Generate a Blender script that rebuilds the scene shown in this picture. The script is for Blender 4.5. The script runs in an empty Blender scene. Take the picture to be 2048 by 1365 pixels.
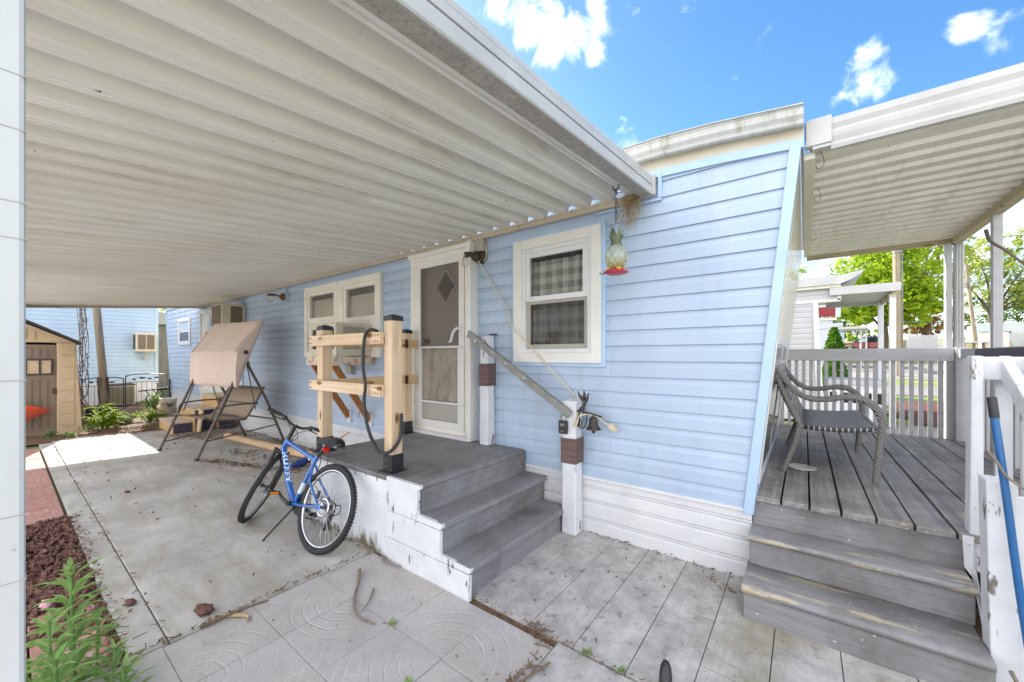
SUN_E, SKY_S, SKY_SAT, EXPO = 4.2, .098, 1.25, 1.66
CLOUD_C = (9.2, 9.4, 9.9, 1)  # cloud colour, bright enough for the unseen fill clouds too
# directions of the cloud banks seen above the roofs: direction, angular size, density
CLOUDS = [((-0.607, 0.794, 0.916), 0.085, 0.874), ((-0.566, 0.826, 0.858), 0.072, 0.92), ((-0.519, 0.861, 0.813), 0.076, 0.874), ((-0.473, 0.896, 0.832), 0.076, 0.874), ((-0.426, 0.931, 0.865), 0.064, 0.92), ((-0.432, 0.927, 0.787), 0.051, 0.8280000000000001), ((-0.525, 0.857, 0.897), 0.06, 0.7360000000000001), ((0.153, 1.369, 0.709), 0.068, 0.92), ((0.139, 1.359, 0.778), 0.045, 0.874), ((0.096, 1.326, 0.664), 0.045, 0.6900000000000001), ((0.335, 1.508, 0.848), 0.045, 0.874), ((-0.357, 0.984, 0.534), 0.06, 0.8), ((0.411, 1.565, 0.83), 0.05, 0.5), ((0.39, 1.549, 0.301), 0.1, 0.8), ((0.085, 1.318, 0.197), 0.18, 0.7)]
import bpy, bmesh, math, random
from mathutils import Vector, Matrix
rnd = random.Random(7)
R = math.radians
scene = bpy.context.scene
COL = scene.collection

def S(r, g, b):
    f = lambda v: (v/255/12.92) if v/255 <= .04045 else ((v/255+.055)/1.055)**2.4
    return (f(r), f(g), f(b), 1)

# ------------------------------------------------------------------ materials
class N:
    """tiny node-tree helper"""
    def __init__(s, name):
        s.m = bpy.data.materials.new(name); s.m.use_nodes = True
        s.t = s.m.node_tree; s.n = s.t.nodes; s.l = s.t.links
        s.b = s.n['Principled BSDF']; s.out = s.n['Material Output']
    def add(s, typ, **kw):
        n = s.n.new(typ)
        for k, v in kw.items():
            if k.startswith('i_'):
                n.inputs[k[2:].replace('_', ' ')].default_value = v
            else: setattr(n, k, v)
        return n
    def link(s, a, b): s.l.new(a, b)
    def coord(s, scale=(1, 1, 1), rot=(0, 0, 0), loc=(0, 0, 0)):
        tc = s.add('ShaderNodeTexCoord'); mp = s.add('ShaderNodeMapping')
        mp.inputs['Scale'].default_value = scale; mp.inputs['Rotation'].default_value = rot
        mp.inputs['Location'].default_value = loc
        s.link(tc.outputs['Object'], mp.inputs['Vector']); return mp.outputs['Vector']
    def noise(s, vec, scale, detail=4, rough=.55, dist=0):
        n = s.add('ShaderNodeTexNoise'); n.inputs['Scale'].default_value = scale
        n.inputs['Detail'].default_value = detail; n.inputs['Roughness'].default_value = rough
        n.inputs['Distortion'].default_value = dist
        s.link(vec, n.inputs['Vector']); return n.outputs['Fac']
    def ramp(s, fac, lo, hi, a=0., b=1.):
        n = s.add('ShaderNodeMapRange'); n.inputs[1].default_value = lo; n.inputs[2].default_value = hi
        n.inputs[3].default_value = a; n.inputs[4].default_value = b; n.clamp = True
        s.link(fac, n.inputs[0]); return n.outputs[0]
    def mix(s, fac, a, b, mode='MIX'):
        n = s.add('ShaderNodeMix'); n.data_type = 'RGBA'; n.blend_type = mode
        for sock, v in ((n.inputs[0], fac), (n.inputs[6], a), (n.inputs[7], b)):
            if isinstance(v, bpy.types.NodeSocket): s.link(v, sock)
            else: sock.default_value = v
        return n.outputs[2]
    def math(s, op, a, b=None, c=None):
        n = s.add('ShaderNodeMath'); n.operation = op
        for i, v in enumerate((a, b, c)):
            if v is None: continue
            if isinstance(v, bpy.types.NodeSocket): s.link(v, n.inputs[i])
            else: n.inputs[i].default_value = v
        return n.outputs[0]
    def bump(s, h, strength=.3, dist=.01):
        n = s.add('ShaderNodeBump'); n.inputs['Strength'].default_value = strength
        n.inputs['Distance'].default_value = dist; s.link(h, n.inputs['Height'])
        s.link(n.outputs[0], s.b.inputs['Normal']); return n
    def col(s, c):
        if isinstance(c, bpy.types.NodeSocket): s.link(c, s.b.inputs['Base Color'])
        else: s.b.inputs['Base Color'].default_value = c

def mul(c, k): return (c[0]*k, c[1]*k, c[2]*k, 1)

def mat(name, c, c2=None, rough=.6, scale=6, stretch=(1, 1, 1), var=1., fine=60, bump=.15, bdist=.004,
        dirt=None, dirt_scale=3, dirt_lo=.56, dirt_hi=.72, dirt_stretch=(1, 1, 1), metal=0, spec=.5, coat=0):
    """two-tone noise colour + fine grain bump + optional dirt patches"""
    n = N(name); v = n.coord(stretch)
    c2 = c2 or mul(c, .82)
    f = n.noise(v, scale, 5, .6)
    cc = n.mix(n.ramp(f, .5-.22*var, .5+.22*var), c2, c)
    if dirt:
        d = n.noise(n.coord(dirt_stretch, loc=(3.7, 1.3, 8.1)), dirt_scale, 6, .65)
        cc = n.mix(n.ramp(d, dirt_lo, dirt_hi), cc, dirt)
    n.col(cc)
    n.b.inputs['Roughness'].default_value = rough; n.b.inputs['Metallic'].default_value = metal
    n.b.inputs['Specular IOR Level'].default_value = spec
    if coat: n.b.inputs['Coat Weight'].default_value = coat
    if bump:
        n.bump(n.noise(v, fine, 3, .6), bump, bdist)
    return n.m

def glass(name, tint=(.9, .95, .95, 1), gloss=.16, top=.6, rough=.0):
    n = N(name); n.n.remove(n.b)
    tr = n.add('ShaderNodeBsdfTransparent'); tr.inputs[0].default_value = tint
    gl = n.add('ShaderNodeBsdfGlossy'); gl.inputs['Roughness'].default_value = rough
    lw = n.add('ShaderNodeLayerWeight'); lw.inputs[0].default_value = .35
    mx = n.add('ShaderNodeMixShader')
    n.link(n.ramp(lw.outputs['Fresnel'], 0, 1, gloss*.4, top), mx.inputs[0])
    n.link(tr.outputs[0], mx.inputs[1]); n.link(gl.outputs[0], mx.inputs[2]); n.link(mx.outputs[0], n.out.inputs[0])
    return n.m

def wood(name, c, c2, axis='X', rough=.65, knots=None, grain=38, along=1.2, bump=.25):
    n = N(name)
    st = {'X': (along, grain, grain), 'Y': (grain, along, grain), 'Z': (grain, grain, along)}[axis]
    v = n.coord(st)
    f = n.noise(v, 1, 5, .6, .6)
    cc = n.mix(n.ramp(f, .3, .7), c2, c)
    big = n.noise(n.coord((1, 1, 1)), 2.2, 3)
    cc = n.mix(n.ramp(big, .35, .75, 0, .35), cc, mul(c2, .8))
    if knots:
        kv = n.add('ShaderNodeTexVoronoi'); kv.inputs['Scale'].default_value = 1
        st2 = {'X': (3.5, 9, 9), 'Y': (9, 3.5, 9), 'Z': (9, 9, 3.5)}[axis]
        n.link(n.coord(st2), kv.inputs['Vector'])
        cc = n.mix(n.ramp(kv.outputs['Distance'], .1, .2, 1, 0), cc, knots)
    n.col(cc); n.b.inputs['Roughness'].default_value = rough
    n.bump(f, bump, .003); return n.m

def leafmat(name, c, c2, trans=.35, scale=1.2):
    n = N(name); v = n.coord()
    f = n.noise(v, scale, 4, .7)
    cc = n.mix(n.ramp(f, .35, .65), c2, c); n.col(cc)
    n.b.inputs['Roughness'].default_value = .75; n.b.inputs['Specular IOR Level'].default_value = .15
    t = n.add('ShaderNodeBsdfTranslucent'); n.link(n.mix(.35, cc, (.35, .5, .04, 1)), t.inputs[0])
    mx = n.add('ShaderNodeMixShader'); mx.inputs[0].default_value = trans
    n.link(n.b.outputs[0], mx.inputs[1]); n.link(t.outputs[0], mx.inputs[2]); n.link(mx.outputs[0], n.out.inputs[0])
    return n.m

M = {}
def build_materials():
    # vinyl siding: faint streaks running down, slight chalking
    def vinyl(name, a, b, st=(.6, .6, .22), seams=False):
        n = N(name); f = n.noise(n.coord(st), 5, 5, .6)
        cc = n.mix(n.ramp(f, .3, .7), b, a)
        g = n.noise(n.coord((1, 1, 1), loc=(9, 2, 4)), 1.1, 5, .65)
        cc = n.mix(n.ramp(g, .55, .8, 0, .35), cc, mul(b, .8))
        sp = n.noise(n.coord((1, 1, 1)), 55, 2, .5)
        cc = n.mix(n.ramp(sp, .72, .8, 0, .35), cc, S(120, 120, 118))
        if seams:   # end laps between lengths of siding, a few streaks under them
            mp = n.add('ShaderNodeMapping'); mp.inputs['Rotation'].default_value = (R(-90), 0, 0); mp.inputs['Location'].default_value = (0, -.435, 0)
            tcx = n.add('ShaderNodeTexCoord'); n.link(tcx.outputs['Object'], mp.inputs[0])
            br = n.add('ShaderNodeTexBrick'); br.inputs['Scale'].default_value = 1; br.inputs['Brick Width'].default_value = 2.9; br.inputs['Row Height'].default_value = .118; br.inputs['Mortar Size'].default_value = .0016
            br.offset = .37; br.offset_frequency = 3; br.inputs['Color1'].default_value = (.95, .95, .95, 1); br.inputs['Color2'].default_value = (1.04, 1.04, 1.04, 1); br.inputs['Mortar'].default_value = (.72, .74, .76, 1)
            n.link(mp.outputs[0], br.inputs['Vector']); cc = n.mix(1., cc, br.outputs['Color'], 'MULTIPLY')
            d3 = n.noise(n.coord((7, 7, .5), loc=(2, 2, 2)), 1.4, 5, .7); cc = n.mix(n.ramp(d3, .55, .78, 0, .4), cc, S(146, 150, 150))
        n.col(cc); n.b.inputs['Roughness'].default_value = .42
        w = n.noise(n.coord((.9, .9, 5)), 1.5, 3)
        n.bump(w, .35, .01); return n.m
    M['siding'] = vinyl('blue vinyl siding', S(175, 191, 211), S(164, 181, 203), seams=True)
    M['siding_trim'] = mat('blue vinyl trim', S(176, 199, 224), S(162, 187, 215), .4, bump=.04)
    M['siding_pale'] = vinyl('pale blue vinyl siding', S(182, 200, 216), S(170, 190, 208))
    M['siding_grey'] = vinyl('grey vinyl siding', S(188, 186, 190), S(176, 174, 180))
    M['siding_beige'] = vinyl('cream vinyl siding', S(226, 220, 208), S(214, 207, 192))
    M['siding_tan'] = vinyl('weathered tan siding', S(150, 135, 112), S(120, 108, 92))
    M['skirt'] = mat('white skirting', S(214, 214, 215), S(200, 200, 202), .45, 4, dirt=S(150, 140, 118), dirt_scale=9, dirt_lo=.66, dirt_hi=.82, dirt_stretch=(.5, .5, 2), bump=.05)
    M['white'] = mat('white paint', S(220, 220, 222), S(204, 204, 206), .5, 5, bump=.1, dirt=S(150, 142, 128), dirt_scale=14, dirt_lo=.68, dirt_hi=.78)
    M['white_peel'] = mat('peeling white paint', S(216, 217, 220), S(198, 199, 204), .55, 6, bump=.25, dirt=S(112, 104, 96), dirt_scale=11, dirt_lo=.605, dirt_hi=.65, dirt_stretch=(1.6, 1.6, .5))
    n = N('white boards with mildew'); f = n.noise(n.coord(), 5, 5); cc = n.mix(n.ramp(f, .3, .7), S(205, 207, 212), S(222, 224, 228))
    sx = n.add('ShaderNodeSeparateXYZ'); n.link(n.coord(), sx.inputs[0])
    lowz = n.ramp(sx.outputs[2], .20, .0, 0, .34)
    d = n.math('ADD', n.noise(n.coord((1, 1, .5), loc=(3, 3, 3)), 9, 6, .7), lowz); cc = n.mix(n.ramp(d, .68, .86), cc, S(112, 104, 80))
    d2 = n.noise(n.coord(loc=(8, 3, 3)), 26, 2); cc = n.mix(n.ramp(d2, .70, .74), cc, S(90, 84, 76))
    n.col(cc); n.b.inputs['Roughness'].default_value = .55; n.bump(f, .2, .003); M['white_mould'] = n.m
    M['cream'] = mat('aged cream vinyl', S(230, 226, 216), S(218, 212, 200), .5, 4, bump=.05, dirt=S(150, 124, 92), dirt_scale=10, dirt_lo=.68, dirt_hi=.8)
    M['offwhite'] = mat('offwhite frame', S(224, 223, 219), S(212, 209, 202), .45, 5, bump=.05, dirt=S(150, 130, 104), dirt_scale=13, dirt_lo=.7, dirt_hi=.8)
    # carport pan: enamelled aluminium, warm grime on the underside in streaks along the pan
    n = N('carport pan'); v = n.coord((1.2, .25, 1))
    f = n.noise(v, 4, 5, .6); cc = n.mix(n.ramp(f, .3, .72), S(214, 210, 201), S(231, 228, 221))
    g = n.noise(n.coord((.35, .35, .35)), 1.2, 4); cc = n.mix(n.ramp(g, .42, .7, 0, .45), cc, S(206, 198, 184))
    sp = n.noise(n.coord((1, 1, 1)), 30, 2); cc = n.mix(n.ramp(sp, .75, .79), cc, S(110, 98, 80)); st_ = n.noise(n.coord((5, .5, 1), loc=(3, 1, 0)), 2, 5, .7); cc = n.mix(n.ramp(st_, .56, .74, 0, .5), cc, S(168, 152, 128))
    n.col(cc); n.b.inputs['Roughness'].default_value = .24; n.b.inputs['Specular IOR Level'].default_value = .8; n.bump(n.noise(n.coord((30, 2, 30)), 1, 2), .05, .003)
    M['pan'] = n.m
    M['alu'] = mat('white aluminium', S(190, 189, 188), S(174, 173, 173), .35, 5, bump=.04, dirt=S(140, 136, 128), dirt_scale=22, dirt_lo=.68, dirt_hi=.78)
    M['alu_dirty'] = mat('grimy aluminium', S(172, 164, 156), S(146, 140, 134), .5, 12, bump=.1, dirt=S(126, 120, 114), dirt_scale=60, dirt_lo=.5, dirt_hi=.68)
    M['rail_dirty'] = mat('dust stained rail', S(190, 178, 160), S(172, 158, 140), .55, 3, dirt=S(128, 104, 80), dirt_scale=16, dirt_lo=.58, dirt_hi=.72)
    M['post_white'] = mat('lap painted post', S(206, 205, 202), S(194, 193, 190), .55, 4, stretch=(1, 1, .5), bump=.15, dirt=S(150, 148, 144), dirt_scale=30, dirt_lo=.66, dirt_hi=.76)
    M['fascia_cream'] = mat('cream fascia board', S(206, 197, 180), S(190, 180, 162), .55, 4, bump=.06, dirt=S(146, 124, 98), dirt_scale=12, dirt_lo=.66, dirt_hi=.8)
    M['gutter'] = mat('mossy gutter', S(206, 207, 206), S(186, 186, 182), .5, 4, stretch=(5, 1, .7), bump=.06, dirt=S(138, 136, 96), dirt_scale=5, dirt_lo=.53, dirt_hi=.76, dirt_stretch=(2.4, 1, 1))
    # grey deck paint with wear
    def deckpaint(name, axis, wear):
        n = N(name); st = {'X': (1.2, 40, 40), 'Y': (40, 1.2, 40)}[axis]
        g = n.noise(n.coord(st), 1, 5, .65, .4)
        cc = n.mix(n.ramp(g, .3, .75), S(118, 117, 119), S(141, 140, 141)) if axis == 'X' or wear > .63 else n.mix(n.ramp(g, .34, .68), S(116, 112, 110), S(160, 154, 150))
        b = n.noise(n.coord((1, 1, 1), loc=(2, 5, 1)), 2.4, 5, .65)
        cc = n.mix(n.ramp(b, .47, .68, 0, .75), cc, S(90, 86, 83))
        st2 = {'X': (1.4, 9, 9), 'Y': (9, 1.4, 9)}[axis]
        w = n.noise(n.coord(st2, loc=(4, 4, 4)), 1.6, 6, .75)
        cc = n.mix(n.ramp(w, wear, wear+.05), cc, S(172, 160, 138))
        sp = n.noise(n.coord(), 42, 1); cc = n.mix(n.ramp(sp, .76, .8), cc, S(196, 196, 194))
        n.col(cc); gp = n.noise(n.coord(st, loc=(6, 6, 6)), 2.3, 3, .6); cc = n.mix(n.ramp(gp, .60, .72, 0, .55), cc, S(84, 80, 78))
        n.col(cc); n.b.inputs['Roughness'].default_value = .55
        n.bump(n.math('ADD', g, gp), .4, .004); return n.m
    M['deck_y'] = deckpaint('grey deck paint boards', 'Y', .615)
    M['deck_x'] = deckpaint('grey deck paint worn', 'X', .535)
    M['step_y'] = deckpaint('grey step paint', 'Y', .66)
    M['riser_x'] = deckpaint('grey riser paint', 'X', .68)
    M['rail_grey'] = mat('weathered white rail', S(190, 190, 194), S(172, 171, 174), .6, 5, stretch=(.6, 2, 2), bump=.2, dirt=S(112, 106, 102), dirt_scale=16, dirt_lo=.66, dirt_hi=.74)
    # new lumber
    M['lumber_x'] = wood('new lumber along x', S(228, 206, 178), S(198, 166, 130), 'X', knots=S(132, 82, 44))
    M['lumber_y'] = wood('new lumber along y', S(222, 190, 150), S(196, 156, 112), 'Y', knots=S(132, 82, 44))
    M['lumber_z'] = wood('new lumber upright', S(224, 202, 174), S(194, 162, 126), 'Z', knots=S(128, 80, 46))
    M['wood_brown'] = wood('stained brace', S(178, 118, 62), S(138, 84, 40), 'Z')
    M['wood_beam'] = wood('pale weathered beam', S(204, 190, 166), S(176, 160, 134), 'X', knots=S(128, 90, 58))
    M['wood_box'] = wood('box step plywood', S(206, 174, 126), S(176, 140, 94), 'X')
    M['wood_pole'] = wood('weathered utility pole', S(164, 150, 128), S(122, 108, 90), 'Z', grain=20, along=.8)
    M['bark'] = mat('bark', S(104, 88, 70), S(62, 52, 42), .9, 3, stretch=(3, 3, .7), bump=.6, bdist=.03, fine=12)
    M['wrap'] = mat('brown rope wrap', S(126, 106, 102), S(98, 80, 78), .9, 14, spec=.1, stretch=(.35, .35, 9), bump=.9, fine=16, bdist=.006)
    M['black'] = mat('black metal', S(40, 40, 42), S(28, 28, 30), .45, bump=.1)
    M['black_plastic'] = mat('black plastic', S(44, 44, 46), S(32, 32, 34), .5, bump=.05)
    M['iron'] = mat('wrought iron', S(52, 54, 60), S(34, 35, 40), .5, 20, bump=.2)
    M['bronze'] = mat('dark bronze', S(74, 64, 56), S(50, 44, 40), .45, 30, metal=.4, bump=.2)
    M['dark_brown'] = mat('dark brown fitting', S(72, 58, 48), S(48, 40, 34), .7, 30, bump=.3)
    M['rust'] = mat('rusty fitting', S(118, 78, 48), S(84, 56, 38), .8, 30, bump=.2)
    M['galv'] = mat('galvanised steel', S(140, 140, 138), S(112, 112, 110), .4, 9, metal=.6, stretch=(1, 1, 3), bump=.05)
    M['steel'] = mat('bright steel', S(200, 200, 204), S(176, 176, 180), .25, 8, metal=.85, bump=.02)
    M['chain'] = mat('dark chain', S(88, 84, 78), S(60, 58, 54), .4, 20, metal=.7)
    M['rubber'] = mat('tyre rubber', S(44, 44, 46), S(30, 30, 32), .75, 30, bump=.4, fine=90)
    M['bike_blue'] = mat('blue bike enamel', S(38, 100, 178), S(28, 84, 158), .25, 5, bump=0, coat=.6)
    M['decal'] = mat('pale decal', S(206, 222, 240), S(190, 208, 230), .4, bump=0)
    M['red_plastic'] = mat('red reflector', S(206, 40, 26), S(184, 26, 18), .3, bump=0)
    M['amber'] = mat('amber reflector', S(232, 142, 24), S(214, 122, 14), .3, bump=0)
    M['fabric_tan'] = mat('tan canopy cloth', S(212, 193, 180), S(196, 174, 160), .85, 3, bump=.25, fine=160, bdist=.001)
    M['fabric_sling'] = mat('tan sling mesh', S(158, 140, 120), S(138, 120, 102), .8, 60, bump=.3, fine=220, bdist=.001)
    M['tube_brown'] = mat('brown powder coat', S(98, 84, 72), S(78, 66, 58), .45, 8, bump=.03)
    M['cardboard'] = mat('faded cardboard tube', S(214, 184, 150), S(186, 152, 120), .8, 4, stretch=(.6, 3, 3))
    M['blue_bristle'] = mat('blue bristles', S(52, 76, 150), S(34, 52, 116), .8, 60, bump=.5)
    M['blue_pole'] = mat('blue broom handle', S(40, 100, 156), S(32, 86, 138), .35, 6, bump=.02)
    M['orange'] = mat('orange red plastic', S(216, 84, 44), S(190, 62, 32), .5, bump=.05)
    M['shed_tan'] = mat('tan resin panel', S(206, 182, 148), S(190, 164, 130), .6, 3, bump=.15)
    M['shed_brown'] = mat('taupe resin door', S(138, 118, 100), S(120, 102, 86), .6, 3, bump=.15)
    M['shingle'] = mat('dark shingle', S(84, 78, 78), S(60, 56, 58), .8, 20, bump=.3)
    M['grille'] = mat('grey brown grille', S(120, 106, 84), S(96, 84, 66), .6, 10, stretch=(1, 1, 12), bump=.2)
    M['ac_body'] = mat('beige appliance case', S(206, 196, 178), S(190, 180, 160), .5, 4, bump=.05)
    M['ac_grey'] = mat('grey beige appliance', S(172, 168, 158), S(156, 152, 142), .5, 10, stretch=(1, 1, 20), bump=.2)
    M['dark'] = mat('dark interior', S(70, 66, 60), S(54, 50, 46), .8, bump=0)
    M['room'] = mat('taupe window shade', S(206, 196, 180), S(190, 180, 164), .8, bump=0)
    M['door_paint'] = mat('taupe door paint', S(222, 214, 206), S(206, 198, 188), .45, 2, stretch=(2, 2, .4), bump=.03)
    M['glass'] = glass('window glass', (.98, .985, .98, 1), .04, .5)
    M['glass_dark'] = glass('smoked storm glass', (.93, .92, .90, 1), .0, .3)
    M['glass_clear'] = glass('clear bulb glass', (.96, .94, .9, 1), .3)
    M['car_glass'] = mat('car window', S(30, 40, 60), S(22, 30, 48), .08, bump=0, spec=.8)
    n = N('insect screen'); n.n.remove(n.b)
    d = n.add('ShaderNodeBsdfDiffuse'); cc = n.mix(n.ramp(n.noise(n.coord((3, 1, 1.2)), 4, 4), .3, .7), S(142, 136, 126), S(184, 174, 158)); n.link(cc, d.inputs[0])
    tr = n.add('ShaderNodeBsdfTransparent'); mx = n.add('ShaderNodeMixShader'); mx.inputs[0].default_value = .78
    n.link(tr.outputs[0], mx.inputs[1]); n.link(d.outputs[0], mx.inputs[2]); n.link(mx.outputs[0], n.out.inputs[0]); M['screen'] = n.m
    n = N('upper storm mesh'); n.n.remove(n.b)
    d = n.add('ShaderNodeBsdfDiffuse'); d.inputs[0].default_value = S(116, 108, 100)
    tr = n.add('ShaderNodeBsdfTransparent'); mx = n.add('ShaderNodeMixShader'); mx.inputs[0].default_value = .38
    n.link(tr.outputs[0], mx.inputs[1]); n.link(d.outputs[0], mx.inputs[2]); n.link(mx.outputs[0], n.out.inputs[0]); M['mesh_upper'] = n.m
    n = N('dark insect mesh'); n.n.remove(n.b)
    d = n.add('ShaderNodeBsdfDiffuse'); d.inputs[0].default_value = S(70, 66, 60)
    tr = n.add('ShaderNodeBsdfTransparent'); mx = n.add('ShaderNodeMixShader'); mx.inputs[0].default_value = .30
    n.link(tr.outputs[0], mx.inputs[1]); n.link(d.outputs[0], mx.inputs[2]); n.link(mx.outputs[0], n.out.inputs[0]); M['mesh_dark'] = n.m
    # plaid curtain
    n = N('plaid curtain'); v = n.coord()
    sx = n.add('ShaderNodeSeparateXYZ'); n.link(v, sx.inputs[0])
    a = n.math('GREATER_THAN', n.math('FRACT', n.math('MULTIPLY', sx.outputs[0], 9.2)), .5)
    b = n.math('GREATER_THAN', n.math('FRACT', n.math('MULTIPLY', sx.outputs[2], 9.2)), .5)
    cc = n.mix(n.math('MULTIPLY', n.math('ADD', a, b), .5), S(190, 188, 178), S(122, 122, 118))
    n.col(cc); n.b.inputs['Roughness'].default_value = .9; M['plaid'] = n.m
    # floral shelf paper
    n = N('floral shelf paper'); vo = n.add('ShaderNodeTexVoronoi'); vo.inputs['Scale'].default_value = 11
    n.link(n.coord(), vo.inputs['Vector'])
    cc = n.mix(n.ramp(vo.outputs['Distance'], .2, .4), S(206, 128, 104), S(206, 194, 176))
    cc = n.mix(n.ramp(n.noise(n.coord(), 16, 4), .55, .62), cc, S(156, 146, 124)); n.col(cc); M['floral'] = n.m
    # wicker
    n = N('grey wicker')
    w = n.add('ShaderNodeTexWave'); w.inputs['Scale'].default_value = 40; w.inputs['Distortion'].default_value = 2.2; w.inputs['Detail Scale'].default_value = 4
    w.bands_direction = 'DIAGONAL'; n.link(n.coord(), w.inputs['Vector'])
    cc = n.mix(w.outputs['Fac'], S(62, 58, 58), S(166, 160, 156)); n.col(cc); n.b.inputs['Roughness'].default_value = .5
    n.bump(w.outputs['Fac'], .7, .008); M['wicker'] = n.m
    n = N('wicker weave flat'); sx = n.add('ShaderNodeSeparateXYZ'); n.link(n.coord(), sx.inputs[0])
    fy = n.math('MULTIPLY', sx.outputs[1], 26.); fx = n.math('MULTIPLY', sx.outputs[0], 62.)
    par = n.math('MULTIPLY', n.math('MODULO', n.math('FLOOR', n.math('ADD', fx, 200.)), 2.), .5)
    tri = n.math('PINGPONG', n.math('ADD', fy, par), .5)
    e2 = n.math('PINGPONG', fx, .5)
    hgt = n.math('MULTIPLY', n.ramp(tri, .05, .35), n.ramp(e2, .03, .25))
    n.col(n.mix(hgt, S(48, 46, 48), S(158, 154, 152))); n.b.inputs['Roughness'].default_value = .45
    n.bump(hgt, .6, .006); M['weave'] = n.m
    # concrete slab
    n = N('concrete slab'); v = n.coord()
    f = n.noise(v, 1.6, 7, .65); cc = n.mix(n.ramp(f, .35, .65), S(150, 147, 143), S(186, 183, 178))
    g = n.noise(n.coord((.5, 2.2, 1), (0, 0, .35)), 2.2, 6, .7, .8); cc = n.mix(n.ramp(g, .46, .66, 0, .7), cc, S(146, 137, 118))
    h = n.noise(v, 60, 3, .7); cc = n.mix(n.ramp(h, .55, .75, 0, .35), cc, S(206, 202, 196))
    k = n.noise(n.coord(loc=(7, 7, 0)), 7, 5, .7); cc = n.mix(n.ramp(k, .60, .74, 0, .6), cc, S(122, 114, 102))
    n.col(cc); n.b.inputs['Roughness'].default_value = .85; n.bump(n.noise(v, 90, 4, .7), .35, .004); M['concrete'] = n.m
    # stamped pavers : fan rings around every second corner, brick joints elsewhere
    n = N('stamped pavers'); tc = n.add('ShaderNodeTexCoord')
    wob = n.add('ShaderNodeTexNoise'); wob.inputs['Scale'].default_value = 9; n.link(tc.outputs['Object'], wob.inputs['Vector'])
    vm = n.add('ShaderNodeVectorMath', operation='SCALE'); vm.inputs[3].default_value = .03; n.link(wob.outputs['Color'], vm.inputs[0])
    va = n.add('ShaderNodeVectorMath', operation='ADD'); n.link(tc.outputs['Object'], va.inputs[0]); n.link(vm.outputs[0], va.inputs[1])
    sx = n.add('ShaderNodeSeparateXYZ'); n.link(va.outputs[0], sx.inputs[0])
    P2 = .758
    dx = n.math('SUBTRACT', n.math('FLOORED_MODULO', n.math('ADD', sx.outputs[0], P2*.5-.015), P2), P2*.5)
    dy = n.math('SUBTRACT', n.math('FLOORED_MODULO', n.math('ADD', sx.outputs[1], P2*.5-.015), P2), P2*.5)
    d = n.math('SQRT', n.math('ADD', n.math('MULTIPLY', dx, dx), n.math('MULTIPLY', dy, dy)))
    ring = n.math('ABSOLUTE', n.math('SUBTRACT', n.math('FRACT', n.math('MULTIPLY', d, 15.5)), .5))
    ang = n.math('ARCTAN2', dy, dx)
    rid = n.math('FLOOR', n.math('ADD', n.math('MULTIPLY', d, 15.5), .5))
    seg = n.math('ABSOLUTE', n.math('SUBTRACT', n.math('FRACT', n.math('MULTIPLY', ang, n.math('ADD', n.math('MULTIPLY', rid, .48), .3))), .5))
    # ring>.43 -> line ; seg lines
    l1 = n.ramp(ring, .40, .46)
    l2 = n.ramp(n.math('MULTIPLY', seg, n.math('MAXIMUM', d, .05)), .0, .0)
    segw = n.math('MULTIPLY', .0026, n.math('DIVIDE', n.math('ADD', n.math('MULTIPLY', rid, .48), .3), n.math('MAXIMUM', d, .03)))
    l2 = n.math('LESS_THAN', n.math('SUBTRACT', .5, seg), segw)
    fan = n.math('MAXIMUM', l1, l2)
    br = n.add('ShaderNodeTexBrick'); br.inputs['Scale'].default_value = 5; br.inputs['Mortar Size'].default_value = .022
    br.inputs['Color1'].default_value = br.inputs['Color2'].default_value = (0, 0, 0, 1); br.inputs['Mortar'].default_value = (1, 1, 1, 1)
    mp = n.add('ShaderNodeMapping'); mp.inputs['Rotation'].default_value = (0, 0, R(45)); n.link(va.outputs[0], mp.inputs[0]); n.link(mp.outputs[0], br.inputs['Vector'])
    inside = n.math('LESS_THAN', d, .355)
    lines = n.mix(inside, br.outputs['Color'], fan)
    ero = n.ramp(n.noise(n.coord(loc=(3, 1, 0)), 3.1, 6, .7), .40, .62)
    lines = n.mix(ero, (0, 0, 0, 1), lines)
    f = n.noise(n.coord(), 3, 6, .65); base = n.mix(n.ramp(f, .3, .7), S(158, 153, 151), S(180, 176, 174))
    g = n.noise(n.coord(loc=(5, 2, 0)), 1.1, 3); base = n.mix(n.ramp(g, .5, .7, 0, .5), base, S(172, 160, 152))
    n.col(n.mix(n.math('MULTIPLY', lines, .36), base, S(204, 201, 197))); n.b.inputs['Roughness'].default_value = .85
    bp = n.math('ADD', n.math('MULTIPLY', lines, -1.3), n.math('MULTIPLY', n.noise(n.coord(), 40, 4, .7), .8))
    n.bump(bp, .5, .008); M['paver'] = n.m
    # wood look concrete planks
    n = N('plank pavers'); g = n.noise(n.coord((34, 2.2, 10)), 1, 5, .6, .5); f = n.noise(n.coord(), 5, 6, .7)
    cc = n.mix(n.ramp(f, .34, .66), S(144, 140, 138), S(190, 187, 184)); cc = n.mix(n.ramp(g, .45, .75, 0, .4), cc, S(142, 136, 132))
    k = n.noise(n.coord(loc=(1, 8, 0)), 14, 4, .6); cc = n.mix(n.ramp(k, .58, .72, 0, .75), cc, S(98, 92, 90)); k2 = n.noise(n.coord(loc=(6, 3, 0)), 48, 2); cc = n.mix(n.ramp(k2, .68, .74, 0, .8), cc, S(70, 66, 64))
    sx = n.add('ShaderNodeSeparateXYZ'); n.link(n.coord(), sx.inputs[0])
    moss = n.math('MULTIPLY', n.ramp(n.noise(n.coord(loc=(4, 4, 4)), 3, 5), .42, .62), n.ramp(sx.outputs[0], .35, .85))
    cc = n.mix(n.math('MULTIPLY', moss, .6), cc, S(124, 116, 84))
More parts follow.
